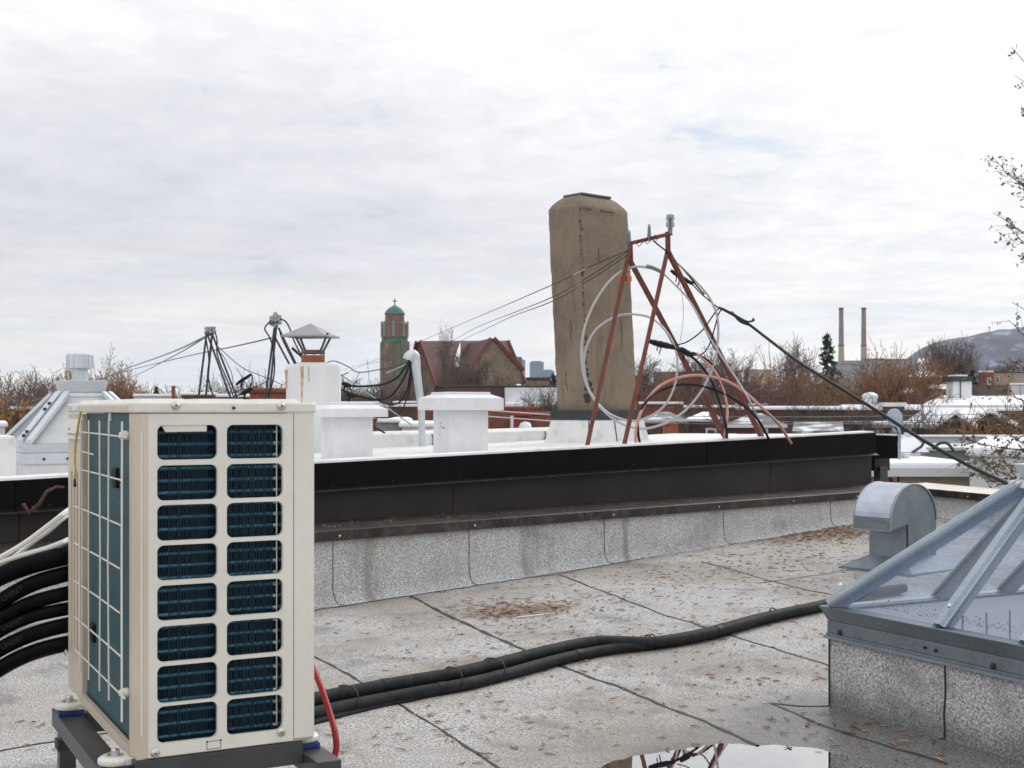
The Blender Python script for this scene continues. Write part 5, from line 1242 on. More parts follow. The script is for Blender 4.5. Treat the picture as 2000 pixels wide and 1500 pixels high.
# ================================================================== THE CITY BEYOND
rc = random.Random(77)
def zof(py, d): return EH - (py - HZ) / F * d
def xof(px, d): return (px - 1000) / F * d
def bldg(name, label, cat, px0, px1, yt, d, dep, wall, roof='flat', snow=None, over=.15, wins=(), rise=1.5, group=None, yaw=None, wmat=None, parap=0.0, ridge='x'):
    if yaw is None: yaw = -math.atan(((px0 + px1) / 2 - 1000) / F)
    x0_ = xof(px0, d); zt_ = zof(yt, d); cy_, sy_ = math.cos(yaw), math.sin(yaw)
    along = lambda q: ((q - 1000) / F * d - x0_) / (cy_ - (q - 1000) / F * sy_)
    w = along(px1); x1_ = x0_ + w * cy_
    r = thing(name, label, cat, ((x0_ + x1_) / 2, d, GZ), group)
    o = Vector((x0_, d, 0)); ax = Vector((math.cos(yaw), math.sin(yaw), 0)) * w; ay = Vector((-math.sin(yaw), math.cos(yaw), 0)) * dep
    MB().obox(o + Vector((0, 0, GZ)), ax, ay, Vector((0, 0, zt_ - GZ))).build('wall', wall, r)
    nx_, ny_ = ax.normalized(), ay.normalized(); sm = snow or m_snow
    def c(a, b, z): return o + ax * a + ay * b + Vector((0, 0, z))
    e0 = -over / w; e1_ = 1 + over / w; f0 = -over / dep; f1 = 1 + over / dep
    if roof == 'flat':
        mb = MB(); mb.obox(c(e0, f0, zt_ + .003), ax * (e1_ - e0), ay * (f1 - f0), Vector((0, 0, .16))); mb.build('roof', sm, r, bevel=.05)
        if parap:
            MB().obox(c(e0, f0 - .05 / dep, zt_ - .05), ax * (e1_ - e0), ny_ * .12, Vector((0, 0, .05 + parap))).build('cornice', m_vinyl, r)
    elif roof == 'hip':
        m0 = [c(e0, f0, zt_), c(e1_, f0, zt_), c(e1_, f1, zt_), c(e0, f1, zt_)]; k = .34
        m1 = [c(.5 - k * .3, .45, zt_ + rise), c(.5 + k * .3, .45, zt_ + rise), c(.5 + k * .3, .55, zt_ + rise), c(.5 - k * .3, .55, zt_ + rise)]
        mb = MB(); mb.hexa(m0, m1); mb.build('roof', sm, r)
        MB().hexa([q - Vector((0, 0, .12)) for q in m0], [q - Vector((0, 0, .004)) for q in m0]).build('eave', m_vinyl, r)
    elif roof == 'gable':
        mb = MB()
        if ridge == 'y': mb.hexa([c(e0, f0, zt_), c(e1_, f0, zt_), c(.5, f0, zt_ + rise)], [c(e0, f1, zt_), c(e1_, f1, zt_), c(.5, f1, zt_ + rise)])
        else: mb.hexa([c(e0, f0, zt_), c(e0, f1, zt_), c(e0, .5, zt_ + rise)], [c(e1_, f0, zt_), c(e1_, f1, zt_), c(e1_, .5, zt_ + rise)])
        mb.build('roof', sm, r)
    elif roof == 'shed':
        mb = MB(); mb.hexa([c(e0, f0, zt_), c(e1_, f0, zt_), c(e1_, f1, zt_), c(e0, f1, zt_)], [c(e0, f0, zt_ + .15), c(e1_, f0, zt_ + .15), c(e1_, f1, zt_ + rise), c(e0, f1, zt_ + rise)]); mb.build('roof', sm, r)
    for (a, b, a2, b2) in wins:
        wx0, wx1 = along(a), along(a2); dd_ = d + sy_ * wx0; wz1, wz0 = zof(b, dd_), zof(b2, dd_); p0 = o + nx_ * wx0 + Vector((0, 0, wz0)); dr = nx_ * (wx1 - wx0); hh = wz1 - wz0
        mb = MB(); t_ = min(.16, .12 * abs(wx1 - wx0) + .03)
        for q, v1, v2 in ((p0, dr, Vector((0, 0, t_))), (p0 + Vector((0, 0, hh - t_)), dr, Vector((0, 0, t_))), (p0 + Vector((0, 0, t_)), dr.normalized() * t_, Vector((0, 0, hh - 2 * t_))), (p0 + dr - dr.normalized() * t_ + Vector((0, 0, t_)), dr.normalized() * t_, Vector((0, 0, hh - 2 * t_)))): mb.obox(q - ny_ * .06, v1, ny_ * .055, v2)
        f_ = mb.build('window', wmat or m_vinyl, r)
        MB().obox(p0 - ny_ * .02 + dr.normalized() * t_ + Vector((0, 0, t_)), dr - dr.normalized() * 2 * t_, ny_ * .012, Vector((0, 0, hh - 2 * t_))).build('pane', m_pane, f_)
    return r
def part_box(par_, name, mat, px0, px1, y0, y1, d, dep, bevel=0):
    a = Vector((xof(px0, d), d, zof(y1, d))); return MB().obox(a, (xof(px1, d) - a.x, 0, 0), (0, dep, 0), (0, 0, zof(y0, d) - a.z)).build(name, mat, par_, bevel=bevel)

# near roofs at the right, below the parapet
nr = bldg('flat_roof_house', 'beige house with a snow-covered flat roof just beyond the pale parapet', 'house', 1690, 1893, 921, 22, 8.2, m_beige, 'flat', over=.12, yaw=0)
part_box(nr, 'white_fascia', m_vinyl, 1688, 1895, 914, 931, 21.85, .10)
part_box(nr, 'back_parapet', M('pale_grey_parapet', (.46, .48, .52), .7, 0, (.40, .42, .46), 1.2), 1752, 2120, 853, 900, 31, .35)
part_box(nr, 'parapet_cap', m_snow, 1750, 2122, 850, 853, 30.95, .45)
part_box(nr, 'window', m_dark, 1742, 1756, 931, 944, 21.98, .1)
wr = bldg('white_sided_house', 'white-sided house at the right edge behind the twigs of the near tree', 'house', 1894, 2150, 893, 20, 8, m_wwall, 'flat', over=.05)
gs = thing('skylight_box', 'low grey-green skylight box on the snow-covered flat roof', 'skylight', P(1880, 900, 26))
part_box(gs, 'curb', M('grey_green_metal', (.20, .235, .235), .6, 0, (.16, .19, .19), 1), 1808, 2040, 880, 908, 25.5, 3.0); part_box(gs, 'top', M('pale_acrylic', (.52, .54, .54), .5), 1806, 2042, 874, 880, 25.45, 3.1)
mb = MB(); mb.tube(spline([P(1822, 877, 25), P(1835, 866, 25), P(1850, 866, 25), P(1862, 880, 25)], 5), .03, 5); mb.build('hoop', m_wire, gs)
ps_ = thing('skylight', 'small snowy pyramid skylight beyond the stepped black fascia', 'skylight', P(1775, 890, 25))
mb = MB(); a = P(1775, 882, 25); mb.hexa([a + Vector((i * .30, j * .30, 0)) for i, j in ((-1, -1), (1, -1), (1, 1), (-1, 1))], [a + Vector((i * .06, j * .06, .32)) for i, j in ((-1, -1), (1, -1), (1, 1), (-1, 1))]); mb.build('pyramid', m_snow, ps_)
part_box(ps_, 'cap', m_galvl, 1770, 1782, 845, 852, 24.9, .15); part_box(ps_, 'curb', m_wwall, 1760, 1798, 884, 905, 24.7, .6)
tag(MB().tube([P(1806, 862, 24.6), P(1800, 872, 24.6), P(1782, 884, 24.6)], .028, 5).build('bent_pipe', m_wire), 'dark bent pipe leaning over the small snowy skylight', 'pipe')
for px, lb in ((1755, 'left white bucket on the snowy roof'), (1769, 'right white bucket on the snowy roof')):
    mb = MB(); mb.lathe(P(px, 905, 23.6), [(.055, 0), (.075, .17), (.08, .175), (.08, .19)], 12); tag(mb.build('bucket', m_vinyl, smooth=True), lb, 'bucket')
sdh = thing('satellite_dish', 'grey satellite dish seen from behind on a thin pole beside the sagging cable', 'dish', P(1757, 900, 23))
mb = MB(); mb.lathe(P(1747, 815, 23), [(.155, 0), (.15, .012), (.10, .035), (.02, .05)], 20, (.15, -1, .1)); mb.build('reflector', m_galv, sdh, smooth=True)
mb = MB(); mb.tube([P(1757, 906, 23), P(1757, 842, 23), P(1749, 822, 22.95)], .024, 8); mb.tube([P(1757, 860, 23), P(1745, 835, 22.95)], .012, 5); mb.build('pole', m_galv, sdh)

# brick row across the lane
br = bldg('brick_row_house', 'long dark brick row house with a snowy parapet right of the mast', 'house', 1478, 1795, 801, 60, 5, m_dbrick, 'flat', over=.1, yaw=0, wins=[(1641, 836, 1661, 862), (1697, 840, 1727, 870), (1737, 840, 1757, 870), (1780, 838, 1803 - 9, 868)])
part_box(br, 'raised_parapet', m_dbrick, 1727, 1767, 794, 802, 59.7, 1.0); part_box(br, 'parapet_coping', m_vinyl, 1723, 1771, 786, 794, 59.6, 1.2)
part_box(br, 'porch_roof', m_snow, 1684, 1777, 823, 830, 57, 2.8, .05); part_box(br, 'porch_fascia', m_gwall, 1680, 1781, 829, 835, 56.9, .2)
for px in (1684, 1712, 1742, 1776): part_box(br, 'porch_post', m_vinyl, px, px + 4, 836, 880, 57, .1)
for a, b in ((1500, 1598), (1612, 1655), (1662, 1720), (1772, 1800)): part_box(br, 'snow_ridge', m_snow, a, b, 793 if a < 1640 else 790, 800, 60.2, 2.2, .08)
part_box(br, 'snow_roll', m_snow, 1555, 1740 - 80, 793, 801, 59.6, .5, .1)
rvt = MB(); rvt.lathe(P(1699, 800, 61), [(.33, -.2), (.33, .55), (.38, .57), (.36, .68), (.2, .78), (.02, .82)], 18); tag(rvt.build('round_roof_vent', m_galvm, smooth=True), 'domed grey round vent on the long brick row house', 'vent')
b2 = bldg('brick_row_house', 'dark red-brown brick house with a snowy gabled dormer behind the near tree', 'house', 1797, 2060, 803, 61, 4, M('red_brown_brick', (.105, .045, .035), .85, 0, (.075, .035, .03), 2), 'flat', over=.1, yaw=0, wins=[(1840, 840, 1868, 870)], wmat=m_dark)
def gab(par_, px0, px1, ytop, ybase, d, dep, asym=.5):
    a, b = P(px0, ybase, d), P(px1, ybase, d); t_ = P(px0 + (px1 - px0) * asym, ytop, d); dv_ = Vector((0, dep, 0)); th = Vector((0, 0, .18))
    MB().prism([a, b, t_], dv_).build('gable_wall', m_dbrick, par_)
    for p, q in ((a, t_), (t_, b)):
        dr = (q - p).normalized() * .25; mb = MB(); f_ = Vector((0, -.5, 0))
        p2, q2 = (p - dr if p is a else p), (q + dr if q is b else q)
        mb.hexa([p2 + f_ + th * .1, q2 + f_ + th * .1, q2 + dv_ + th * .1, p2 + dv_ + th * .1], [p2 + f_ + th * 1.2, q2 + f_ + th * 1.2, q2 + dv_ + th * 1.2, p2 + dv_ + th * 1.2]); mb.build('gable_snow', m_snow, par_)
gab(b2, 1826, 1892, 810, 832, 56, 5, .5); gab(b2, 1890, 1970, 806, 830, 58, 4, .45)
part_box(b2, 'dormer_front', m_dbrick, 1832, 1890, 832, 875, 56.2, 4.5); part_box(b2, 'dormer_window', m_dark, 1842, 1866, 838, 870, 56.1, .2); part_box(b2, 'dormer_pane', m_pane, 1846, 1862, 842, 870, 56.05, .1)
b3 = bldg('snowy_roof_house', 'wide low roof under smooth snow with a dark edge, right background', 'house', 1802, 2080, 796, 76, 34, m_gwall, 'shed', rise=1.05)
hut = thing('roof_hut', 'pale siding stair hut with a dark cap standing on the wide snowy roof', 'hut', P(1880, 775, 90))
part_box(hut, 'siding', m_vinyl, 1862, 1898, 745, 778, 90, 1.5); part_box(hut, 'corner_trim', m_dark, 1875, 1877, 745, 778, 89.95, .05); part_box(hut, 'dark_cap', m_dark, 1859, 1900, 735, 745, 89.8, 1.9); part_box(hut, 'snow_cap', m_snow, 1866, 1890, 732, 735, 89.9, 1.6, .03)
fe = thing('board_fence', 'dark board fence on the wide snowy roof right of the hut', 'fence', P(1930, 772, 92))
mb = MB()
for i in range(24): mb.obox(P(1900 + i * 2.9, 774, 92), (.075, 0, 0), (0, .03, 0), (0, 0, .75 + .02 * (i % 3)))
mb.build('boards', m_bark, fe); part_box(fe, 'rail', m_bark, 1899, 1972, 752, 754, 91.95, .06)
bldg('brick_house', 'square red brick house with a snowy hipped roof left of the hut', 'house', 1772, 1834, 736, 150, 10, m_brick, 'hip', rise=.95, over=.3, wins=[(1806, 737, 1818, 753)])
bldg('brick_house', 'red brick block right of the dark evergreen in the right background', 'house', 1911, 1940, 727, 175, 8, m_brick, 'flat', wins=[(1928, 738, 1936, 751)], over=.05)
bldg('apartment_block', 'flat beige block behind the board fence at the right edge', 'building', 1940, 2060, 729, 180, 12, m_beige, 'flat', snow=m_dark, wins=[(1945, 735, 1952, 748)], over=.05)
bldg('grey_house', 'grey house with a white front at the far right under the twigs', 'house', 1975, 2080, 752, 120, 10, m_wwall, 'flat')
bldg('snowy_house', 'small snowy house just below the mountain foot', 'house', 1794, 1812, 711, 330, 10, m_wwall, 'gable', rise=1.6)
for px0, px1, yt, d, lb in ((1715, 1760, 775, 105, 'dark red shed half hidden in the reddish shrubs'), (1752, 1800, 768, 110, 'dark red garden house with snow left of the snow humps')):
    bldg('shed', lb, 'shed', px0, px1, yt, d, 6, M('maroon_boards', (.12, .04, .045), .8), 'hip', rise=.5, over=.1)
for px, w, h, lb in ((1822, 12, 12, 'snow-capped dark garden tent left of the hut'), (1842, 11, 13, 'second snow-capped dark tent beside the hut')):
    t_ = thing('garden_tent', lb, 'tent', P(px, 770, 100)); part_box(t_, 'tent_side', m_dark, px - w, px + w, 760, 772, 100, 1.5)
    mb = MB(); mb.lathe(P(px, 761, 100.6), [(.48, 0), (.42, .2), (.25, .36), (.02, .42)], 12); mb.build('snow_top', m_snow, t_, smooth=True)

# between the mast legs and towards the right row
rows_ = [('brick_house', 'low brick house with a snowy hip just right of the chimney base', 'house', 1262, 1336, 819, 55, 4, m_dbrick, 'hip', dict(rise=.32, snow=m_psnow)),
         ('brick_house', 'porch-fronted house with a snowy hip between the middle mast legs', 'house', 1346, 1410, 818, 57, 4, m_dbrick, 'hip', dict(rise=.30, wins=[(1378, 836, 1400, 858)])),
         ('grey_roof_house', 'house with a broad grey snowy hipped roof at the right mast foot', 'house', 1424, 1530, 829, 50, 4, m_dbrick, 'hip', dict(rise=.42, snow=m_psnow, wins=[(1480, 836, 1500, 860)])),
         ('snowy_roof_house', 'house with a steep snow-streaked roof by the end of the black fascia', 'house', 1556, 1640, 850, 46, 3, M('maroon_siding', (.10, .045, .045), .8), 'shed', dict(rise=.45, snow=m_psnow)),
         ('brick_house', 'flat brick house with snow behind the pink cable arch', 'house', 1440, 1530, 793, 85, 9, m_dbrick, 'flat', {}),
         ('brick_house', 'flat brick house with snowy edge seen through the mast frame', 'house', 1340, 1440, 797, 75, 9, m_dbrick, 'flat', {}),
         ('brick_house', 'small flat brick house just right of the tall chimney', 'house', 1252, 1330, 790, 80, 9, m_brick, 'flat', {}),
         ('brick_house', 'low maroon house among the purple trees left of the willow', 'house', 1478, 1600, 775, 120, 9, M('maroon_brick', (.12, .05, .05), .85), 'flat', {}),
         ('brick_house', 'low maroon house behind the mast frame in the far row', 'house', 1400, 1490, 762, 150, 9, m_dbrick, 'flat', {}),
         ('apartment_block', 'long low beige block on the skyline right of the mast', 'building', 1452, 1514, 723, 380, 20, M('pale_beige', (.42, .35, .27), .8), 'flat', dict(snow=m_copper)),
         ('school_building', 'long building with a pale green roof on the skyline right of the chimney', 'building', 1276, 1372, 727, 330, 20, m_stone, 'flat', dict(snow=M('pale_green_roof', (.20, .33, .27), .7)))]
for n_, lb, cat, a, b, yt, d, dep, wl, rf, kw in rows_: bldg(n_, lb, cat, a, b, yt, d, dep, wl, rf, **kw)
def brick_chimney(px0, px1, yt, yb, d, label, mat):
    r = thing('brick_chimney', label, 'chimney', P((px0 + px1) / 2, yb, d)); part_box(r, 'shaft', mat, px0, px1, yt, yb, d, (px1 - px0) / F * d); part_box(r, 'top_course', mat, px0 - 1, px1 + 1, yt - 3, yt, d - .01, (px1 - px0) / F * d * 1.06); return r
brick_chimney(1298, 1325, 830, 875, 17, 'bright orange brick chimney stub between the tall chimney and the mast foot', m_obrick)
brick_chimney(719, 735, 820, 870, 18, 'red brick chimney stub between the two square white vents', m_brick)
brick_chimney(335, 341, 757, 790, 60, 'slim red brick chimney above the left end of the outdoor unit', m_brick)
brick_chimney(1005, 1024, 838, 880, 48, 'orange brick stub with a pale pipe right of the wide-lidded vent', m_obrick)
bp = MB(); bp.tube([P(1000, 838, 47), P(1000, 812, 47)], .055, 8); tag(bp.build('flue_pipe', m_vinyl, smooth=True), 'pale flue pipe rising behind the wide-lidded vent', 'flue')
bd = MB(); bd.lathe(P(1026, 836, 44), [(.22, -.1), (.22, .05), (.15, .17), (.02, .22)], 14); tag(bd.build('dome_vent', m_galvl, smooth=True), 'grey dome vent between the wide-lidded vent and the chimney', 'vent')
tag(MB().obox(P(1326, 852, 19), (.9, 0, 0), (0, .4, 0), (0, 0, .03)).build('roof_edge_board', m_vinyl), 'pale roof edge board right of the orange chimney stub', 'board')
# centre, in front of the church
cb = bldg('white_walled_building', 'building with a large blank white wall left of the tall chimney', 'building', 986, 1100, 757, 95, 15, m_wwall, 'flat', snow=m_dark, over=.02)
bldg('brick_building', 'brown brick building with a snowy ledge below the church gable', 'building', 878, 985, 757, 96, 15, M('plum_brick', (.10, .062, .055), .85), 'flat', snow=m_dark, over=.02)
part_box(cb, 'snow_patch', m_snow, 1008, 1018, 750, 756, 95, .5, .1); part_box(cb, 'snow_ledge', m_snow, 986, 1100, 786, 796, 93, 2, .1)
bldg('brick_house', 'red brick house just left of the base of the tall chimney', 'house', 950, 1050, 800, 66, 8, m_brick, 'flat', snow=m_brick, over=.05)
bldg('brick_house', 'orange-red brick house touching the left side of the chimney flashing', 'house', 1040, 1110, 812, 60, 8, m_brick, 'flat', snow=m_brick, over=.05)
bldg('garage', 'low garage with a red gable behind the wide-lidded vent', 'garage', 1000, 1032, 812, 52, 6, M('dark_red_boards', (.22, .03, .03), .7), 'gable', rise=.28, snow=M('red_gable', (.25, .03, .03), .7), ridge='y')
for a, b, yt, d, w_, lb in ((735, 812, 795, 75, m_dbrick, 'flat brick house with a snowy roof left of the service pipe'), (770, 850, 788, 90, m_brick, 'red brick house with snow behind the service pipe'), (725, 800, 826, 45, m_gwall, 'low grey shed roof with snow right of the brick chimney stub'),
                   (660, 745, 789, 85, m_dbrick, 'flat dark brick house behind the partly hidden vent'), (785, 850, 835, 42, m_wwall, 'low white lean-to with snow beside the service pipe')):
    bldg('flat_roof_house', lb, 'house', a, b, yt, d, 7, w_, 'flat', over=.1)
# left strip over the top of the unit
for a, b, yt, d, w_, lb in ((488, 560, 768, 40, m_brick, 'long low red brick parapet left of the white chimney'), (262, 335, 775, 75, m_wwall, 'snowy low house above the left end of the outdoor unit'), (355, 420, 772, 70, m_dbrick, 'dark brick house with snow behind the left mast'), (425, 490, 776, 60, m_dbrick, 'dark brick house between the two dark masts'),
                   (-40, 10, 835, 40, m_wwall, 'pale house at the left edge behind the hipped skylight'), (20, 120, 800, 70, m_dbrick, 'dark brick house behind the hipped skylight on the left')):
    bldg('flat_roof_house', lb, 'house', a, b, yt, d, 7, w_, 'flat', over=.08, snow=(m_brick if a == 488 else None))

# ------------------------------------------------------------------ church
cd = 330.0; pxm = cd / F
chh = thing('church', 'stone church with maroon slate roofs and a tall copper-topped tower', 'church', P(880, 800, cd))
def cp3(px, py, dd=0): return P(px, py, cd + dd)
# nave: ridge from left gable to right, seen side-on
zb_c = GZ
def gprism(name, l, apex, r_, dep, wall, roofm, vergem, over=.6):
    a, b, t_ = cp3(*l), cp3(*r_), cp3(*apex); dv_ = Vector(dep)
    a0, b0 = Vector((a.x, a.y, zb_c)), Vector((b.x, b.y, zb_c))
    MB().prism([a0, b0, b, t_, a], dv_).build(name, wall, chh)
    return a, b, t_, dv_
# main nave running to the right, away
a, b, t_, dv_ = None, None, None, None
L0 = cp3(800, 752, 0); L1 = cp3(848, 752, -14); LT = cp3(818, 669, -6); run = cp3(990, 668, 22) - LT
MB().prism([Vector((L0.x, L0.y, zb_c)), Vector((L1.x, L1.y, zb_c)), L1, LT, L0], run).build('nave_wall', m_stone, chh)
up = Vector((0, 0, .5))
for p, q, nm in ((L1, LT, 'nave_roof'), (L0, LT, 'nave_roof')):
    n_ = (q - p).cross(run).normalized(); n_ = n_ if n_.z > 0 else -n_
    dr = (q - p).normalized() * 1.0; e_ = run.normalized() * .22
    MB().hexa([p - dr - e_ + n_ * .02, q - e_ + n_ * .02, q + run + n_ * .02, p - dr + run + n_ * .02], [p - dr - e_ + n_ * .6, q - e_ + n_ * .6, q + run + n_ * .6, p - dr + run + n_ * .6]).build(nm, m_croof, chh)
    mb = MB(); mb.hexa([p - dr - e_ * 2 + n_ * .3, q - e_ * 2 + n_ * .3, q - e_ + n_ * .3, p - dr - e_ + n_ * .3], [p - dr - e_ * 2 + n_ * 1.0, q - e_ * 2 + n_ * 1.0, q + e_ * .6 + n_ * 1.0, p - dr + e_ * .6 + n_ * 1.0]); mb.build('verge', m_cverge, chh)
    mb = MB(); f_ = run; mb.hexa([p - dr + f_ - e_ + n_ * .3, q + f_ - e_ + n_ * .3, q + f_ + e_ + n_ * .3, p - dr + f_ + e_ + n_ * .3], [p - dr + f_ - e_ + n_ * 1.0, q + f_ - e_ + n_ * 1.0, q + f_ + e_ + n_ * 1.0, p - dr + f_ + e_ + n_ * 1.0]); mb.build('verge', m_cverge, chh)
# transept gable facing us
ga, gb_, gt = cp3(905, 748, -22), cp3(1016, 722, -14), cp3(962, 663, -18); dpt = Vector((-6, 26, 0))
MB().prism([Vector((ga.x, ga.y, zb_c)), Vector((gb_.x, gb_.y, zb_c)), gb_, gt, ga], dpt).build('transept_wall', m_stone, chh)
for p, q in ((ga, gt), (gb_, gt)):
    n_ = (q - p).cross(dpt).normalized(); n_ = n_ if n_.z > 0 else -n_; dr = (q - p).normalized() * .8; f_ = dpt.normalized()
    MB().hexa([p - dr + n_ * .02, q + n_ * .02, q + dpt + n_ * .02, p - dr + dpt + n_ * .02], [p - dr + n_ * .55, q + n_ * .55, q + dpt + n_ * .55, p - dr + dpt + n_ * .55]).build('transept_roof', m_croof, chh)
    MB().hexa([p - dr - f_ * .5 + n_ * .02, q - f_ * .5 + n_ * .02, q + f_ * .4 + n_ * .3, p - dr + f_ * .4 + n_ * .3], [p - dr - f_ * .5 + n_ * .9, q - f_ * .5 + n_ * .9, q + f_ * .4 + n_ * .9, p - dr + f_ * .4 + n_ * .9]).build('verge', m_cverge, chh)
mb = MB(); n_ = (LT - L1).cross(run).normalized(); n_ = n_ if n_.z > 0 else -n_
s0 = L1.lerp(LT, .34) + run * .255; s1 = L1.lerp(LT, .36) + run * .315; s2 = L1.lerp(LT, .95) + run * .42; s3_ = L1.lerp(LT, .62) + run * .31
mb.hexa([q + n_ * .62 for q in (s0, s1, s2, s3_)], [q + n_ * .9 for q in (s0, s1, s2, s3_)]); mb.build('snow_strip', m_snow, chh)
part_box(chh, 'stone_chimney', m_stone, 1009, 1019, 697, 760, cd - 4, 1.4); part_box(chh, 'rear_wing', m_croof, 1024, 1075, 737, 744, cd + 40, 5); part_box(chh, 'rear_wing_wall', m_stone, 1022, 1078, 744, 790, cd + 40, 6)
part_box(chh, 'aisle_roof', m_cverge, 786, 800, 728, 742, cd - 3, 4)
# tower
tx, ty = xof(771, cd - 8), cd - 8; TW = 48 * pxm * .5
def tower_sq(k, z, rot=.0): return [Vector((tx + math.cos(rot + R(a)) * k * 1.414, ty + math.sin(rot + R(a)) * k * 1.414, z)) for a in (225, 315, 45, 135)]
def tower_oc(k, z): return [Vector((tx + math.cos(R(a + 22.5)) * k * 1.06, ty + math.sin(R(a + 22.5)) * k * 1.06, z)) for a in range(-180, 180, 45)]
yz = lambda y: zof(y, cd - 8)
MB().hexa(tower_sq(TW * .98, zb_c, .35), tower_sq(TW * .96, yz(668), .35)).build('tower_shaft', m_stone, chh)
MB().hexa(tower_oc(TW * 1.05, yz(668)), tower_oc(TW * 1.0, yz(660))).build('copper_band', m_copper, chh)
bel = MB().hexa(tower_oc(TW * 1.06, yz(660)), tower_oc(TW * 1.04, yz(634))).build('belfry', m_pinkst, chh)
mb = MB()
for a in range(-180, 180, 45):
    q = Vector((tx + math.cos(R(a)) * TW * 1.02, ty + math.sin(R(a)) * TW * 1.02, (yz(660) + yz(626)) / 2)); mb.box(q, (.5, .55, yz(628) - yz(658)), R(a))
mb.build('louvre', M('pale_copper', (.16, .28, .24), .7), bel)
MB().hexa(tower_oc(TW * 1.08, yz(634)), tower_oc(TW * .86, yz(631))).build('copper_band', m_copper, chh)
MB().hexa(tower_oc(TW * .76, yz(631)), tower_oc(TW * .74, yz(615))).build('lantern', m_pinkst, chh)
mb = MB(); k_ = TW * .8; prof = [(k_, yz(615)), (k_ * 1.03, yz(613)), (k_ * .9, yz(608)), (k_ * .62, yz(602)), (k_ * .25, yz(598)), (.25, yz(596))]
mb.lathe((tx, ty, 0), prof, 16); mb.build('copper_dome', m_copper, chh, smooth=True)
mb = MB(); mb.tube([(tx, ty, yz(597)), (tx, ty, yz(583))], .13, 6); mb.tube([(tx - .55, ty, yz(588)), (tx + .55, ty, yz(588))], .13, 6); mb.build('cross', m_dark, chh)
mb = MB()
for yb, yt in ((745, 690), (684, 668)):
    for a in (-90 + 20, 180 + 20):
        for off_ in (-.28, .28):
            ra = R(a); q = Vector((tx + math.cos(ra) * TW * .98 - math.sin(ra) * TW * off_, ty + math.sin(ra) * TW * .98 + math.cos(ra) * TW * off_, (yz(yb) + yz(yt)) / 2)); mb.box(q, (.16, .55, yz(yt) - yz(yb)), ra)
mb.build('slit_window', m_copper, chh)
# skyscrapers, smokestacks, incinerator, mountain
for px0, px1, yt, d, lb in ((1011, 1026, 703, 2600, 'narrow blue office tower on the skyline beside the church'), (1035, 1062, 707, 2600, 'broad blue office tower on the skyline left of the chimney'), (1060, 1082, 724, 2700, 'low pale blue office block at the edge of the tall chimney')):
    r = thing('office_tower', lb, 'tower', P((px0 + px1) / 2, 800, d)); part_box(r, 'curtain_wall', m_tower, px0, px1, yt, 800, d, 40)
    part_box(r, 'roof_plant', m_tower, px0 + 3, px1 - 4, yt - 2, yt, d + 5, 20)
for px, lb in ((1643, 'left of the two tall smokestacks'), (1687, 'right of the two tall smokestacks')):
    r = thing('smokestack', lb, 'smokestack', P(px, 712, 1500)); k = 1500 / F; mb = MB(); c_ = P(px, 0, 1500); c_.z = 0
    mb.lathe(c_, [(6.2 * k, zof(712, 1500)), (5.2 * k, zof(675, 1500)), (5.2 * k, zof(674, 1500))], 16); mb.build('base_shaft', M('pale_concrete', (.36, .29, .23), .85), r, smooth=True)
    mb = MB(); mb.lathe(c_, [(5.1 * k, zof(674.5, 1500)), (4.2 * k, zof(604, 1500))], 16); mb.build('upper_shaft', m_stack, r, smooth=True)
    mb = MB(); mb.lathe(c_, [(6.4 * k, zof(676, 1500)), (6.4 * k, zof(674, 1500))], 16); mb.lathe(c_, [(4.9 * k, zof(605, 1500)), (5.0 * k, zof(601, 1500))], 16); mb.build('gallery', M('dark_red_band', (.12, .06, .05), .8), r)
inc = thing('incinerator_plant', 'broad grey plant building at the foot of the smokestacks', 'plant', P(1715, 790, 1490)); part_box(inc, 'hall', m_gwall, 1648, 1786, 704, 800, 1490, 60); part_box(inc, 'roof_band', M('brown_band', (.15, .09, .07), .8), 1700, 1782, 701, 704, 1492, 50)
mo = MB(); ridge = [(1640, 760), (1700, 735), (1762, 715), (1790, 696), (1812, 680), (1830, 671), (1852, 664), (1880, 658), (1905, 654), (1930, 649), (1960, 645), (2000, 641), (2060, 632), (2130, 622), (2220, 618), (2320, 640), (2420, 690), (2500, 760)]
rl_ = spline([(a, b, 0) for a, b in ridge], 6); NJ = 26; md = 4200.0; vs = []
for i, q in enumerate(rl_):
    for j in range(NJ + 1):
        f = j / NJ; d_ = md + 900 * (f - .55); px_ = q.x
        hz_ = zof(q.y, md) * (math.sin(min(1, f / .62) * math.pi / 2) ** 1.15 if f < .62 else math.cos((f - .62) / .38 * math.pi / 2))
        x_ = xof(px_, md); n_ = mnoise.noise((x_ / 160, d_ / 160, 0)) * 14 + mnoise.noise((x_ / 55, d_ / 55, 4)) * 6 + mnoise.noise((x_ / 22, d_ / 22, 4)) * 3
        vs.append((x_, d_, max(GZ - 5, hz_ + n_ * min(1, hz_ / 60) * (1 if f < .6 else .4))))
mo.add(vs, [(i * (NJ + 1) + j, (i + 1) * (NJ + 1) + j, (i + 1) * (NJ + 1) + j + 1, i * (NJ + 1) + j + 1) for i in range(len(rl_) - 1) for j in range(NJ)])
mm = M('wooded_mountain', (.048, .050, .090), .95, 0, (.26, .30, .40), .014, lo=.52, hi=.68, col3=(.040, .040, .065), vs3=.03, f3=.7)  # wood and snow tones shifted to blue to paint in distance haze
moo = mo.build('mountain', mm, org=(0, md, GZ)); moo['kind'] = 'structure'
mb = MB(); k = md / F; c_ = P(1932, 649, md); mb.tube([c_ - Vector((0, 0, 4)), c_ + Vector((0, 0, 12 * k))], 1.1, 5); mb.tube([c_ + Vector((-3 * k, 0, 9 * k)), c_ + Vector((3 * k, 0, 9 * k))], .9, 5); tag(mb.build('summit_cross', m_dark), 'tiny cross standing on the mountain ridge', 'cross')
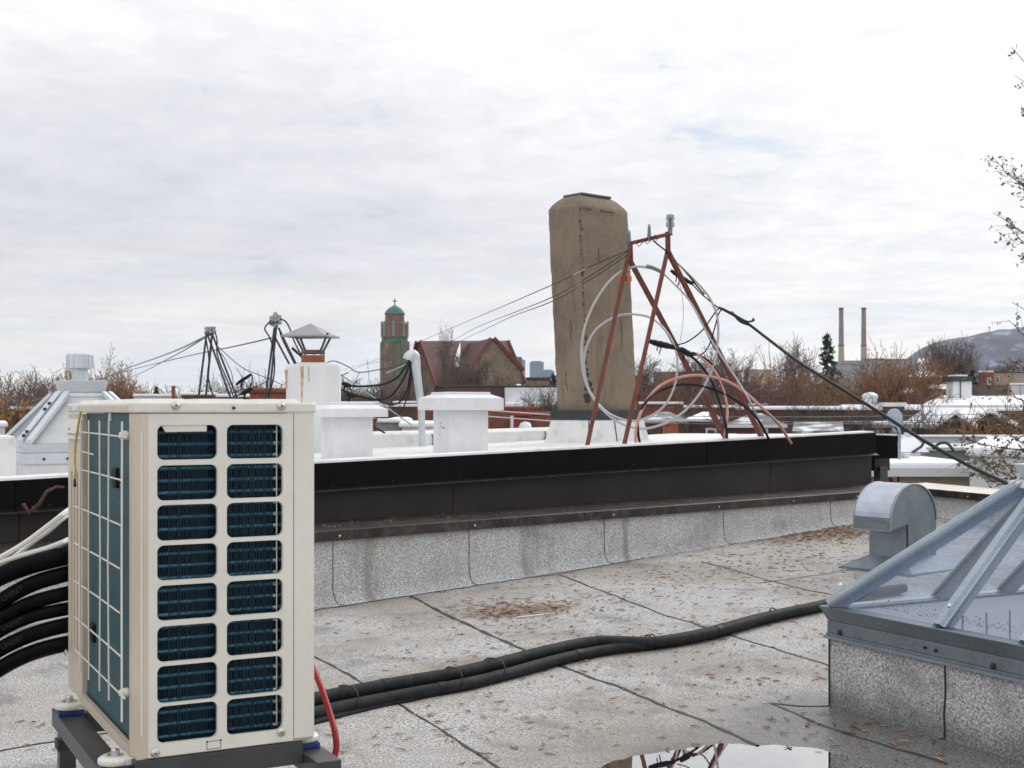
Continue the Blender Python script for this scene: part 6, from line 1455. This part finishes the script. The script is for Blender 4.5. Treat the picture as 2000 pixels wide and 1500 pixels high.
# utility lines in the lane
for y0_, y1_, lb in ((812, 806, 'uppermost pale utility line across the brick row'), (822, 815, 'middle pale utility line across the brick row'), (826, 819, 'lowest pale utility line across the brick row')):
    L = [P(1235 + i * 70, y0_ + (y1_ - y0_) * i / 11 + 5 * math.sin(i / 11 * 3.14), 48) for i in range(12)]; cable('utility_line', L, .014, m_galvd, lb, 'wire', 'utility lines in the lane', 5, 3)
for y0_, lb in ((800, 'upper pale wire left of the chimney base'), (812, 'lower pale wire left of the chimney base')):
    L = [P(935 + i * 18, y0_ + i * 1.3, 46) for i in range(9)]; cable('utility_line', L, .02, m_vinyl, lb, 'wire', 'utility lines in the lane', 5, 3)

# ================================================================== TREES
def prisms(P0, P1, R0, R1):
    P0, P1 = np.asarray(P0, float), np.asarray(P1, float); R0 = np.asarray(R0, float)[:, None]; R1 = np.asarray(R1, float)[:, None]
    t_ = P1 - P0; t_ /= np.linalg.norm(t_, axis=1, keepdims=True) + 1e-9
    h = np.where(np.abs(t_[:, 2:3]) < .9, np.array([[0, 0, 1.]]), np.array([[1., 0, 0]])); x = np.cross(t_, h); x /= np.linalg.norm(x, axis=1, keepdims=True); y = np.cross(t_, x)
    V_ = []
    for pp, rr_ in ((P0, R0), (P1, R1)):
        for k in range(3):
            a = 2 * math.pi * k / 3; V_.append(pp + (x * math.cos(a) + y * math.sin(a)) * rr_)
    Vv = np.stack(V_, 1).reshape(-1, 3); n = len(P0); b = (np.arange(n) * 6)[:, None]
    Fq = np.concatenate([b + np.array([[k, (k + 1) % 3, 3 + (k + 1) % 3, 3 + k]]) for k in range(3)], 1).reshape(-1, 4)
    return Vv, Fq
def quads(C, S_, rg):
    n = len(C); a = rg.normal(size=(n, 3)); a /= np.linalg.norm(a, axis=1, keepdims=True); b = np.cross(a, rg.normal(size=(n, 3))); b /= np.linalg.norm(b, axis=1, keepdims=True)
    s = np.asarray(S_)[:, None]; V_ = np.stack([C - a * s, C + b * s * .45, C + a * s, C - b * s * .45], 1).reshape(-1, 3)
    return V_, np.arange(n * 4).reshape(-1, 4)
def npmesh(name, groups):    # groups: list of (verts, quads, material)
    me = D.meshes.new(name); V_ = np.concatenate([g_[0] for g_ in groups]); off_ = 0; Fs = []; mi = []
    for k, g_ in enumerate(groups): Fs.append(g_[1] + off_); off_ += len(g_[0]); mi.append(np.full(len(g_[1]), k)); me.materials.append(g_[2])
    Fs = np.concatenate(Fs); mi = np.concatenate(mi); nf = len(Fs)
    me.vertices.add(len(V_)); me.vertices.foreach_set('co', V_.ravel().astype(np.float32)); me.loops.add(nf * 4); me.loops.foreach_set('vertex_index', Fs.ravel().astype(np.int32))
    me.polygons.add(nf); me.polygons.foreach_set('loop_start', (np.arange(nf) * 4).astype(np.int32)); me.polygons.foreach_set('material_index', mi.astype(np.int32)); me.update(calc_edges=True); me.validate()
    return me
def grow(seed, spread=.5, up_=.5, levels=(10, 7, 7, 5), lens=(.42, .24, .13, .075), trunk=.30, rad=.014, thin=.0019, leaves=0, leafsize=.012, droop=0.0):
    rg = np.random.default_rng(seed); tr = [[], [], [], []]; cr = [[], [], [], []]; tips = []
    def seg(store, a, b, r0, r1): store[0].append(a); store[1].append(b); store[2].append(r0); store[3].append(r1)
    # leader
    p = np.array([0., 0, 0]); ldr = [p]; nseg = 7
    for i in range(nseg):
        q = p + np.array([rg.normal(0, .014), rg.normal(0, .014), .80 / nseg]); seg(tr, p, q, rad * (1 - .85 * i / nseg), rad * (1 - .85 * (i + 1) / nseg)); p = q; ldr.append(p)
    def at(f): f = f * nseg; i = min(int(f), nseg - 1); return ldr[i] + (ldr[i + 1] - ldr[i]) * (f - i)
    def branch(a, d, L, r, lev):
        n = 3 if lev < 3 else 2; pts = [a]; dd = d
        for i in range(n):
            dd = dd + rg.normal(0, .13, 3) + np.array([0, 0, (.14 if droop == 0 else -droop) * (1 if lev < 2 else .6)]); dd = dd / np.linalg.norm(dd)
            b = pts[-1] + dd * L / n; seg(tr if lev == 0 else cr, pts[-1], b, max(thin, r * (1 - i / n * .7)), max(thin * .8, r * (1 - (i + 1) / n * .7))); pts.append(b)
        if lev + 1 < len(levels):
            for k in range(levels[lev + 1]):
                f = .25 + .75 * (k + rg.random()) / levels[lev + 1]; f = min(f, .999) * n; i = int(f); q = pts[i] + (pts[i + 1] - pts[i]) * (f - i)
                az = rg.random() * 6.283; ax_ = np.cross(dd, np.array([math.cos(az), math.sin(az), .3])); ax_ /= np.linalg.norm(ax_) + 1e-9
                nd = dd * .75 + ax_ * .75; nd /= np.linalg.norm(nd); branch(q, nd, lens[lev + 1] * rg.uniform(.6, 1.2), r * .45, lev + 1)
        else: tips.extend(pts[1:])
    for k in range(levels[0]):
        f = trunk + (1 - trunk) * (k + rg.random()) / levels[0]; az = k * 2.4 + rg.normal(0, .4); d = np.array([math.cos(az) * spread, math.sin(az) * spread, up_]); d /= np.linalg.norm(d)
        branch(at(min(f, .99)), d, lens[0] * (1.15 - .65 * (f - trunk) / (1 - trunk)) * rg.uniform(.8, 1.15), rad * .5 * (1.1 - .6 * f), 0)
    tv_ = prisms(*tr); cv_ = prisms(*cr); lv = None
    if leaves:
        T = np.array(tips); C = T[rg.integers(0, len(T), leaves)] + rg.normal(0, .012, (leaves, 3)); lv = quads(C, rg.uniform(.6, 1.3, leaves) * leafsize, rg)
    return tv_, cv_, lv
PROTO = {}
def proto(kind):
    if kind in PROTO: return PROTO[kind]
    base_, k = kind.split(':'); k = int(k)
    if base_ == 'purple': g_ = grow(10 + k, .55, .6); mats = (m_bark, m_twig, None)
    elif base_ == 'grey': g_ = grow(30 + k, .42, .85, (9, 7, 6, 5)); mats = (m_bark, m_twigg, None)
    elif base_ == 'tall': g_ = grow(50 + k, .28, 1.0, (10, 6, 5, 3), (.30, .17, .10, .06), .22, .010); mats = (m_bark, m_twigg, None)
    elif base_ == 'red': g_ = grow(60 + k, .6, .6); mats = (m_bark, m_twigr, None)
    elif base_ == 'orange': g_ = grow(70 + k, .6, .5, (10, 7, 7, 5), thin=.0017, leaves=1600, leafsize=.009); mats = (m_bark, m_twigo, m_dleaf)
    elif base_ == 'willow': g_ = grow(80 + k, .75, .45, (12, 9, 8, 5), (.46, .26, .16, .13), .22, .018, .0019, leaves=1800, leafsize=.007, droop=.08); mats = (m_bark, m_twigo, m_dleaf)
    elif base_ == 'yellow': g_ = grow(90 + k, .5, .6, leaves=4000, leafsize=.012); mats = (m_bark, m_twigo, m_yleaf)
    top = np.percentile(g_[1][0][:, 2], 99.6)
    for q in (g_[0], g_[1]) + ((g_[2],) if g_[2] is not None else ()): q[0][:] /= top
    tm = npmesh('trunk', [(g_[0][0], g_[0][1], mats[0])]); gs_ = [(g_[1][0], g_[1][1], mats[1])]
    if g_[2] is not None: gs_.append((g_[2][0], g_[2][1], mats[2]))
    PROTO[kind] = (tm, npmesh('crown', gs_)); return PROTO[kind]
def tree(kind, px, ytop, d, label, cat='tree', wide=1.0, grp=None, name=None):
    tm, cm = proto(kind); p = P(px, 800, d); h = (zof(ytop, d) - GZ)
    r = thing(name or {'purple': 'bare_tree', 'grey': 'bare_tree', 'tall': 'bare_tree', 'red': 'bare_shrub_tree', 'orange': 'brown_leaved_tree', 'willow': 'willow_tree', 'yellow': 'yellow_leaved_tree'}[kind.split(':')[0]], label, cat, (p.x, p.y, GZ), grp)
    r.rotation_euler = (0, 0, rc.uniform(0, 6.28)); r.scale = (h * wide * .82, h * wide * .82, h)
    for nm, me_ in (('trunk', tm), ('crown', cm)):
        o = D.objects.new(nm, me_); COL.objects.link(o); o.parent = r; ORG[o.name] = Vector((0, 0, 0))
    return r
TL = [('purple:0', 12, 742, 75, 'bare purple-brown tree at the left edge behind the hipped skylight', 1.1), ('purple:1', 62, 738, 82, 'bare purple-brown tree left of the turbine vent', 1.1), ('purple:2', 108, 736, 90, 'bare tree touching the left side of the turbine vent', 1.0), ('grey:0', -30, 740, 70, 'grey bare tree cut by the left edge of the picture', 1.1),
      ('orange:0', 200, 708, 78, 'brown-leaved tree right of the turbine vent, taller of the two', .8), ('orange:1', 250, 740, 85, 'lower brown-leaved tree right of the turbine vent', .9), ('grey:1', 268, 745, 100, 'pale grey bare tree above the left corner of the outdoor unit', .9), ('orange:0', 150, 735, 95, 'brown-leaved tree directly behind the turbine vent', .9), ('purple:0', 345, 760, 130, 'low bare tree left of the left mast', 1.2), ('grey:1', 425, 752, 120, 'low grey bare tree behind the left mast', 1.2), ('purple:2', 470, 752, 130, 'low bare tree between the two dark masts', 1.2),
      ('grey:0', 505, 748, 110, 'pale bare tree left of the white chimney', 1.0), ('purple:1', 655, 742, 120, 'bare tree right of the white chimney', 1.2), ('purple:0', 700, 748, 125, 'bare tree left of the church tower foot', 1.3), ('grey:0', 735, 752, 118, 'grey bare tree in front of the church tower foot', 1.2), ('purple:2', 775, 755, 105, 'bare brown tree hiding the foot of the church tower', 1.2),
      ('tall:1', 868, 640, 125, 'tallest bare tree in front of the church roof', .3), ('tall:1', 902, 690, 112, 'slender bare tree left of the church gable', .9), ('grey:0', 940, 700, 108, 'pale bare tree in front of the church gable', .8), ('purple:1', 985, 735, 110, 'bare tree at the right foot of the church gable', .9),
      ('grey:1', 1030, 758, 88, 'dark-branched bare tree in front of the blank white wall', .9), ('grey:0', 1068, 764, 87, 'bare tree at the right end of the blank white wall', .9), ('orange:1', 965, 805, 58, 'orange-brown tree right of the wide-lidded vent', .9), ('orange:0', 1062, 818, 55, 'orange-brown shrub left of the chimney flashing', .9), ('purple:0', 770, 800, 62, 'bare shrub left of the service pipe', .9), ('purple:1', 700, 805, 60, 'bare shrub behind the partly hidden vent', .9),
      ('grey:0', 1268, 700, 130, 'grey bare tree just right of the tall chimney', 1.0), ('orange:1', 1300, 735, 95, 'brown-leaved tree right of the tall chimney', 1.0), ('purple:2', 1345, 700, 140, 'bare tree seen through the mast frame', 1.1), ('purple:0', 1385, 685, 130, 'bare purple tree behind the right mast leg', .9), ('purple:1', 1425, 692, 120, 'bare purple tree right of the right mast leg', .9), ('grey:1', 1322, 770, 70, 'grey bare tree among the snowy roofs between the mast legs', 1.0),
      ('purple:2', 1470, 735, 100, 'purple bare tree under the sagging cable, left one', 1.1), ('red:0', 1410, 770, 75, 'reddish bare tree between the two pink cables', 1.1), ('purple:0', 1520, 722, 95, 'broad purple bare tree left of the willow', 1.0), ('tall:1', 1556, 668, 115, 'tall slender pale tree left of the conifer', .75), ('tall:0', 1535, 690, 118, 'slender pale tree left of the tallest slender one', .7), ('grey:0', 1590, 715, 105, 'grey bare tree under the conifer', .9), ('purple:1', 1500, 775, 66, 'bare tree rising from the right mast foot', 1.0), ('red:1', 1555, 765, 78, 'reddish bare tree in front of the willow', 1.0),
      ('willow:0', 1690, 708, 82, 'broad orange-brown willow below the smokestacks', 1.08), ('willow:1', 1640, 722, 80, 'smaller orange willow under the conifer', 1.1), ('orange:0', 1752, 700, 95, 'orange-brown tree right of the big willow', 1.05), ('orange:1', 1790, 702, 120, 'brown tree left of the mountain foot', 1.0),
      ('red:0', 1735, 758, 80, 'red-twigged shrub tree in front of the red brick house', 1.0), ('red:1', 1790, 772, 78, 'red-twigged shrub left of the snow-capped tents', 1.0), ('tall:0', 1828, 668, 170, 'leftmost tall dark tree against the mountain', .8), ('tall:1', 1850, 664, 168, 'tall dark tree against the mountain, left of the hut', .8), ('red:0', 1862, 690, 150, 'reddish bare tree left of the dark evergreen', .7), ('tall:0', 1880, 668, 172, 'tall dark tree right above the hut', .8),
      ('purple:2', 1950, 712, 200, 'bare brown tree on the skyline right of the evergreen', 1.2), ('purple:0', 1995, 706, 210, 'bare brown tree on the skyline at the right edge', 1.2), ('orange:1', 1985, 805, 36, 'brown twiggy tree filling the right edge above the white-sided house', 1.0), ('orange:0', 1925, 815, 42, 'brown twiggy tree in front of the snowy dormer', .85),
      ('grey:1', 1612, 776, 56, 'thin bare tree in front of the long brick row, left of the porch', .8), ('purple:2', 1668, 782, 55, 'small bare tree directly left of the snow-covered porch', .8), ('red:1', 1452, 792, 52, 'reddish bare shrub at the broad grey snowy roof', .8), ('grey:0', 1815, 790, 54, 'bare tree left of the snowy gabled dormer', .7),
      ('yellow:0', -12, 783, 45, 'yellow-leaved tree at the left edge', .42)]
for k_, px, yt, d, lb, w_ in TL: tree(k_, px, yt, d, lb, wide=w_)
def conifer(px, ytop, d, wid, label, seed, ybot=None):
    rg = np.random.default_rng(seed); p = P(px, 800, d); h = zof(ytop, d) - GZ; hw = wid / F * d / 2
    r = thing('conifer', label, 'tree', (p.x, p.y, GZ)); MB().tube([p * 1 + Vector((0, 0, GZ - p.z)), Vector((p.x, p.y, GZ + h))], [.28, .02], 6).build('trunk', m_bark, r)
    P0, P1, R0, R1, C = [], [], [], [], []
    nl_ = int(h / .28)
    for i in range(nl_):
        z = h * .12 + h * .87 * i / nl_; rad = hw * (1 - (z / h)) ** .8 * 1.3 + .12
        for k in range(7):
            if rg.random() < .18: continue
            a = rg.random() * 6.283; L = rad * rg.uniform(.45, 1.15); e_ = np.array([math.cos(a) * L, math.sin(a) * L, z - .28 * L + rg.normal(0, .08)]); s_ = np.array([0, 0, z]); P0.append(s_); P1.append(e_); R0.append(.02); R1.append(.008)
            for q in range(9): C.append(s_ + (e_ - s_) * rg.uniform(.25, 1.05) + rg.normal(0, .07, 3) - np.array([0, 0, .08]))
    a = prisms(P0, P1, R0, R1); C = np.array(C); b = quads(C, rg.uniform(.10, .24, len(C)), rg)
    o = D.objects.new('crown', npmesh('crown', [(a[0], a[1], m_bark), (b[0], b[1], m_conif)])); COL.objects.link(o); o.parent = r; return r
conifer(1616, 646, 110, 125, 'tall dark conifer standing left of the smokestacks', 3)
conifer(1874, 706, 140, 80, 'dark bushy evergreen just above the hut', 4); conifer(1900, 718, 142, 80, 'second dark evergreen right of the hut', 5); conifer(305, 750, 150, 46, 'small dark conifer above the left end of the outdoor unit', 6); conifer(1082, 725, 150, 50, 'dark evergreen at the left edge of the tall chimney', 8)
# hazy band of far bare trees and roofs
rg = np.random.default_rng(5); n = 3000; dd = rg.uniform(140, 900, n); px = rg.uniform(-150, 2150, n); h = rg.uniform(5.0, 9.6, n); X = (px - 1000) / F * dd
P0, P1, R0, R1 = [], [], [], []
extra = 420; pr_ = [(1235, 1640), (1235, 1640), (1400, 1620), (-60, 320), (590, 790), (1740, 2050), (400, 540)]
ed = rg.uniform(125, 240, extra); ex_ = np.array([rg.uniform(*pr_[k % len(pr_)]) for k in range(extra)]); n += extra
dd = np.concatenate([dd, ed]); X = np.concatenate([X, (ex_ - 1000) / F * ed]); h = np.concatenate([h, rg.uniform(8.5, 13.6, extra)])
for i in range(n):
    b = np.array([X[i], dd[i], GZ]); P0.append(b); P1.append(b + [0, 0, h[i] * .5]); R0.append(.22); R1.append(.15)
    m_ = 26 if i < n - extra else 70; az = rg.uniform(0, 6.283, m_); el = rg.uniform(.25, 1.45, m_); L = h[i] * rg.uniform(.25, .62, m_); s_ = b + np.stack([np.zeros(m_), np.zeros(m_), h[i] * rg.uniform(.2, .6, m_)], 1); e_ = s_ + np.stack([np.cos(az) * np.cos(el), np.sin(az) * np.cos(el), np.sin(el)], 1) * L[:, None]
    P0 += list(s_); P1 += list(e_); R0 += [.12 if m_ < 40 else .055] * m_; R1 += [.05 if m_ < 40 else .022] * m_
a = prisms(P0, P1, R0, R1); o = D.objects.new('far_woods', npmesh('far_woods', [(a[0], a[1], m_twig)])); COL.objects.link(o); tag(o, 'far mass of bare trees across the city to the horizon', 'woods', kind='stuff')
# pale far roofs between the far trees
mb = MB(); rh = random.Random(9)
for i in range(240):
    d_ = rh.uniform(110, 700); px_ = rh.uniform(-100, 2100); w_ = rh.uniform(7, 16); z_ = rh.uniform(-2.2, .6); mb.mi = rh.choice((0, 0, 1, 2)); c_ = Vector((xof(px_, d_), d_, 0)); mb.box((c_.x, c_.y, (GZ + z_) / 2), (w_, 9, z_ - GZ), rh.uniform(-.1, .1)); mb.mi = 3; mb.box((c_.x, c_.y, z_ + .1), (w_ + .2, 9.2, .2), 0)
tag(mb.build('far_houses', [m_dbrick, m_brick, m_wwall, m_snow], org=(0, 0, GZ)), 'countless small far houses with snowy roofs under the trees', 'houses', kind='stuff')

# near tree reaching in from the right edge
nt_ = thing('sparse_tree', 'near tree at the right edge with thin branches and sparse olive leaves', 'tree', P(2130, 800, 15).xy.to_3d() + Vector((0, 0, GZ)))
tb = P(2130, 800, 15); tip = P(2090, -60, 15); mb = MB(); L = [Vector((tb.x + .3, tb.y, GZ)), P(2125, 900, 15), P(2110, 600, 15), P(2100, 300, 15), tip]; mb.tube(spline(L, 6), [.16 - .12 * i / 24 for i in range(25)], 8)
rg = np.random.default_rng(12); trunkL = spline(L, 6)
P0, P1, R0, R1, C = [], [], [], [], []
def limb(a, b, r, n_tw, spread, nleaf, tw=.45):
    a, b = np.array(a), np.array(b); m_ = 6; pts = [a + (b - a) * i / m_ + rg.normal(0, .035, 3) * (0 < i) + np.array([0, 0, -.10 * math.sin(math.pi * i / m_)]) for i in range(m_ + 1)]
    for i in range(m_): P0.append(pts[i]); P1.append(pts[i + 1]); R0.append(r * (1 - .8 * i / m_)); R1.append(r * (1 - .8 * (i + 1) / m_))
    for k in range(n_tw):
        f = rg.uniform(.35, 1) * m_ * .999; i = int(f); q = pts[i] + (pts[i + 1] - pts[i]) * (f - i); d = (b - a) / np.linalg.norm(b - a) + rg.normal(0, .75, 3); d /= np.linalg.norm(d); e_ = q
        L_ = tw * rg.uniform(.4, 1.1) * spread
        for s_ in range(3):
            d = d + rg.normal(0, .25, 3); d /= np.linalg.norm(d); e2_ = e_ + d * L_ / 3; P0.append(e_); P1.append(e2_); R0.append(.0034 - .0008 * s_); R1.append(.0026 - .0008 * s_)
            for _ in range(rg.poisson(nleaf)): C.append(e_ + (e2_ - e_) * rg.random() + rg.normal(0, .015, 3))
            e_ = e2_
for (ax_, ay_, bx, by, n_tw, nl_, sp_) in ((2105, 200, 1972, 88, 9, 1.6, .6), (2105, 260, 1982, 140, 6, 1.2, .5), (2105, 300, 1980, 205, 6, 1.2, .5), (2105, 420, 1945, 305, 20, 2.2, .8), (2108, 430, 1975, 345, 18, 2.2, .7), (2110, 480, 1942, 420, 18, 2.0, .8), (2110, 520, 1962, 455, 14, 2.0, .7), (2115, 660, 1985, 590, 6, 1.2, .5), (2118, 700, 1975, 640, 9, 1.5, .6), (2118, 720, 1965, 700, 8, 1.3, .6),
                                           (2122, 800, 1930, 750, 16, 1.4, .9), (2125, 840, 1900, 800, 26, 1.8, 1.0), (2125, 860, 1880, 850, 34, 2.0, 1.0), (2128, 900, 1875, 885, 34, 2.0, 1.0), (2128, 930, 1905, 905, 30, 2.0, 1.0), (2128, 960, 1930, 925, 26, 2.0, .9), (2126, 820, 1960, 840, 30, 1.8, 1.0), (2126, 850, 1985, 880, 30, 1.8, 1.0)):
    limb(P(ax_, ay_, 15), P(bx, by, 14 + rg.uniform(-1.0, 1.0)), .016, n_tw, sp_, nl_)
mb.build('trunk', m_bark, nt_, smooth=True)
a = prisms(P0, P1, R0, R1); C = np.array(C); b = quads(C, rg.uniform(.015, .031, len(C)), rg); off_ = np.array(nt_.location)
o = D.objects.new('crown', npmesh('crown', [(a[0] - off_, a[1], m_twigg), (b[0] - off_, b[1], m_gleaf)])); COL.objects.link(o); o.parent = nt_

# ================================================================== HAZE
hm = D.materials.new('haze_air'); hm.use_nodes = True; t = NT(hm.node_tree); t.n.clear()
o_ = t.new('ShaderNodeOutputMaterial'); vp = t.new('ShaderNodeVolumePrincipled'); vp.inputs['Color'].default_value = (.86, .90, 1.0, 1); vp.inputs['Density'].default_value = 0.5e-4; vp.inputs['Anisotropy'].default_value = .3
t.link(vp.outputs[0], o_.inputs['Volume'])
hz_o = MB().obox((-3500, -70, GZ - 1.0), (7000, 0, 0), (0, 5300, 0), (0, 0, 335)).build('haze', hm); hz_o['kind'] = 'stuff'; hz_o['label'] = 'thin bluish winter haze over the city'; hz_o['category'] = 'haze'
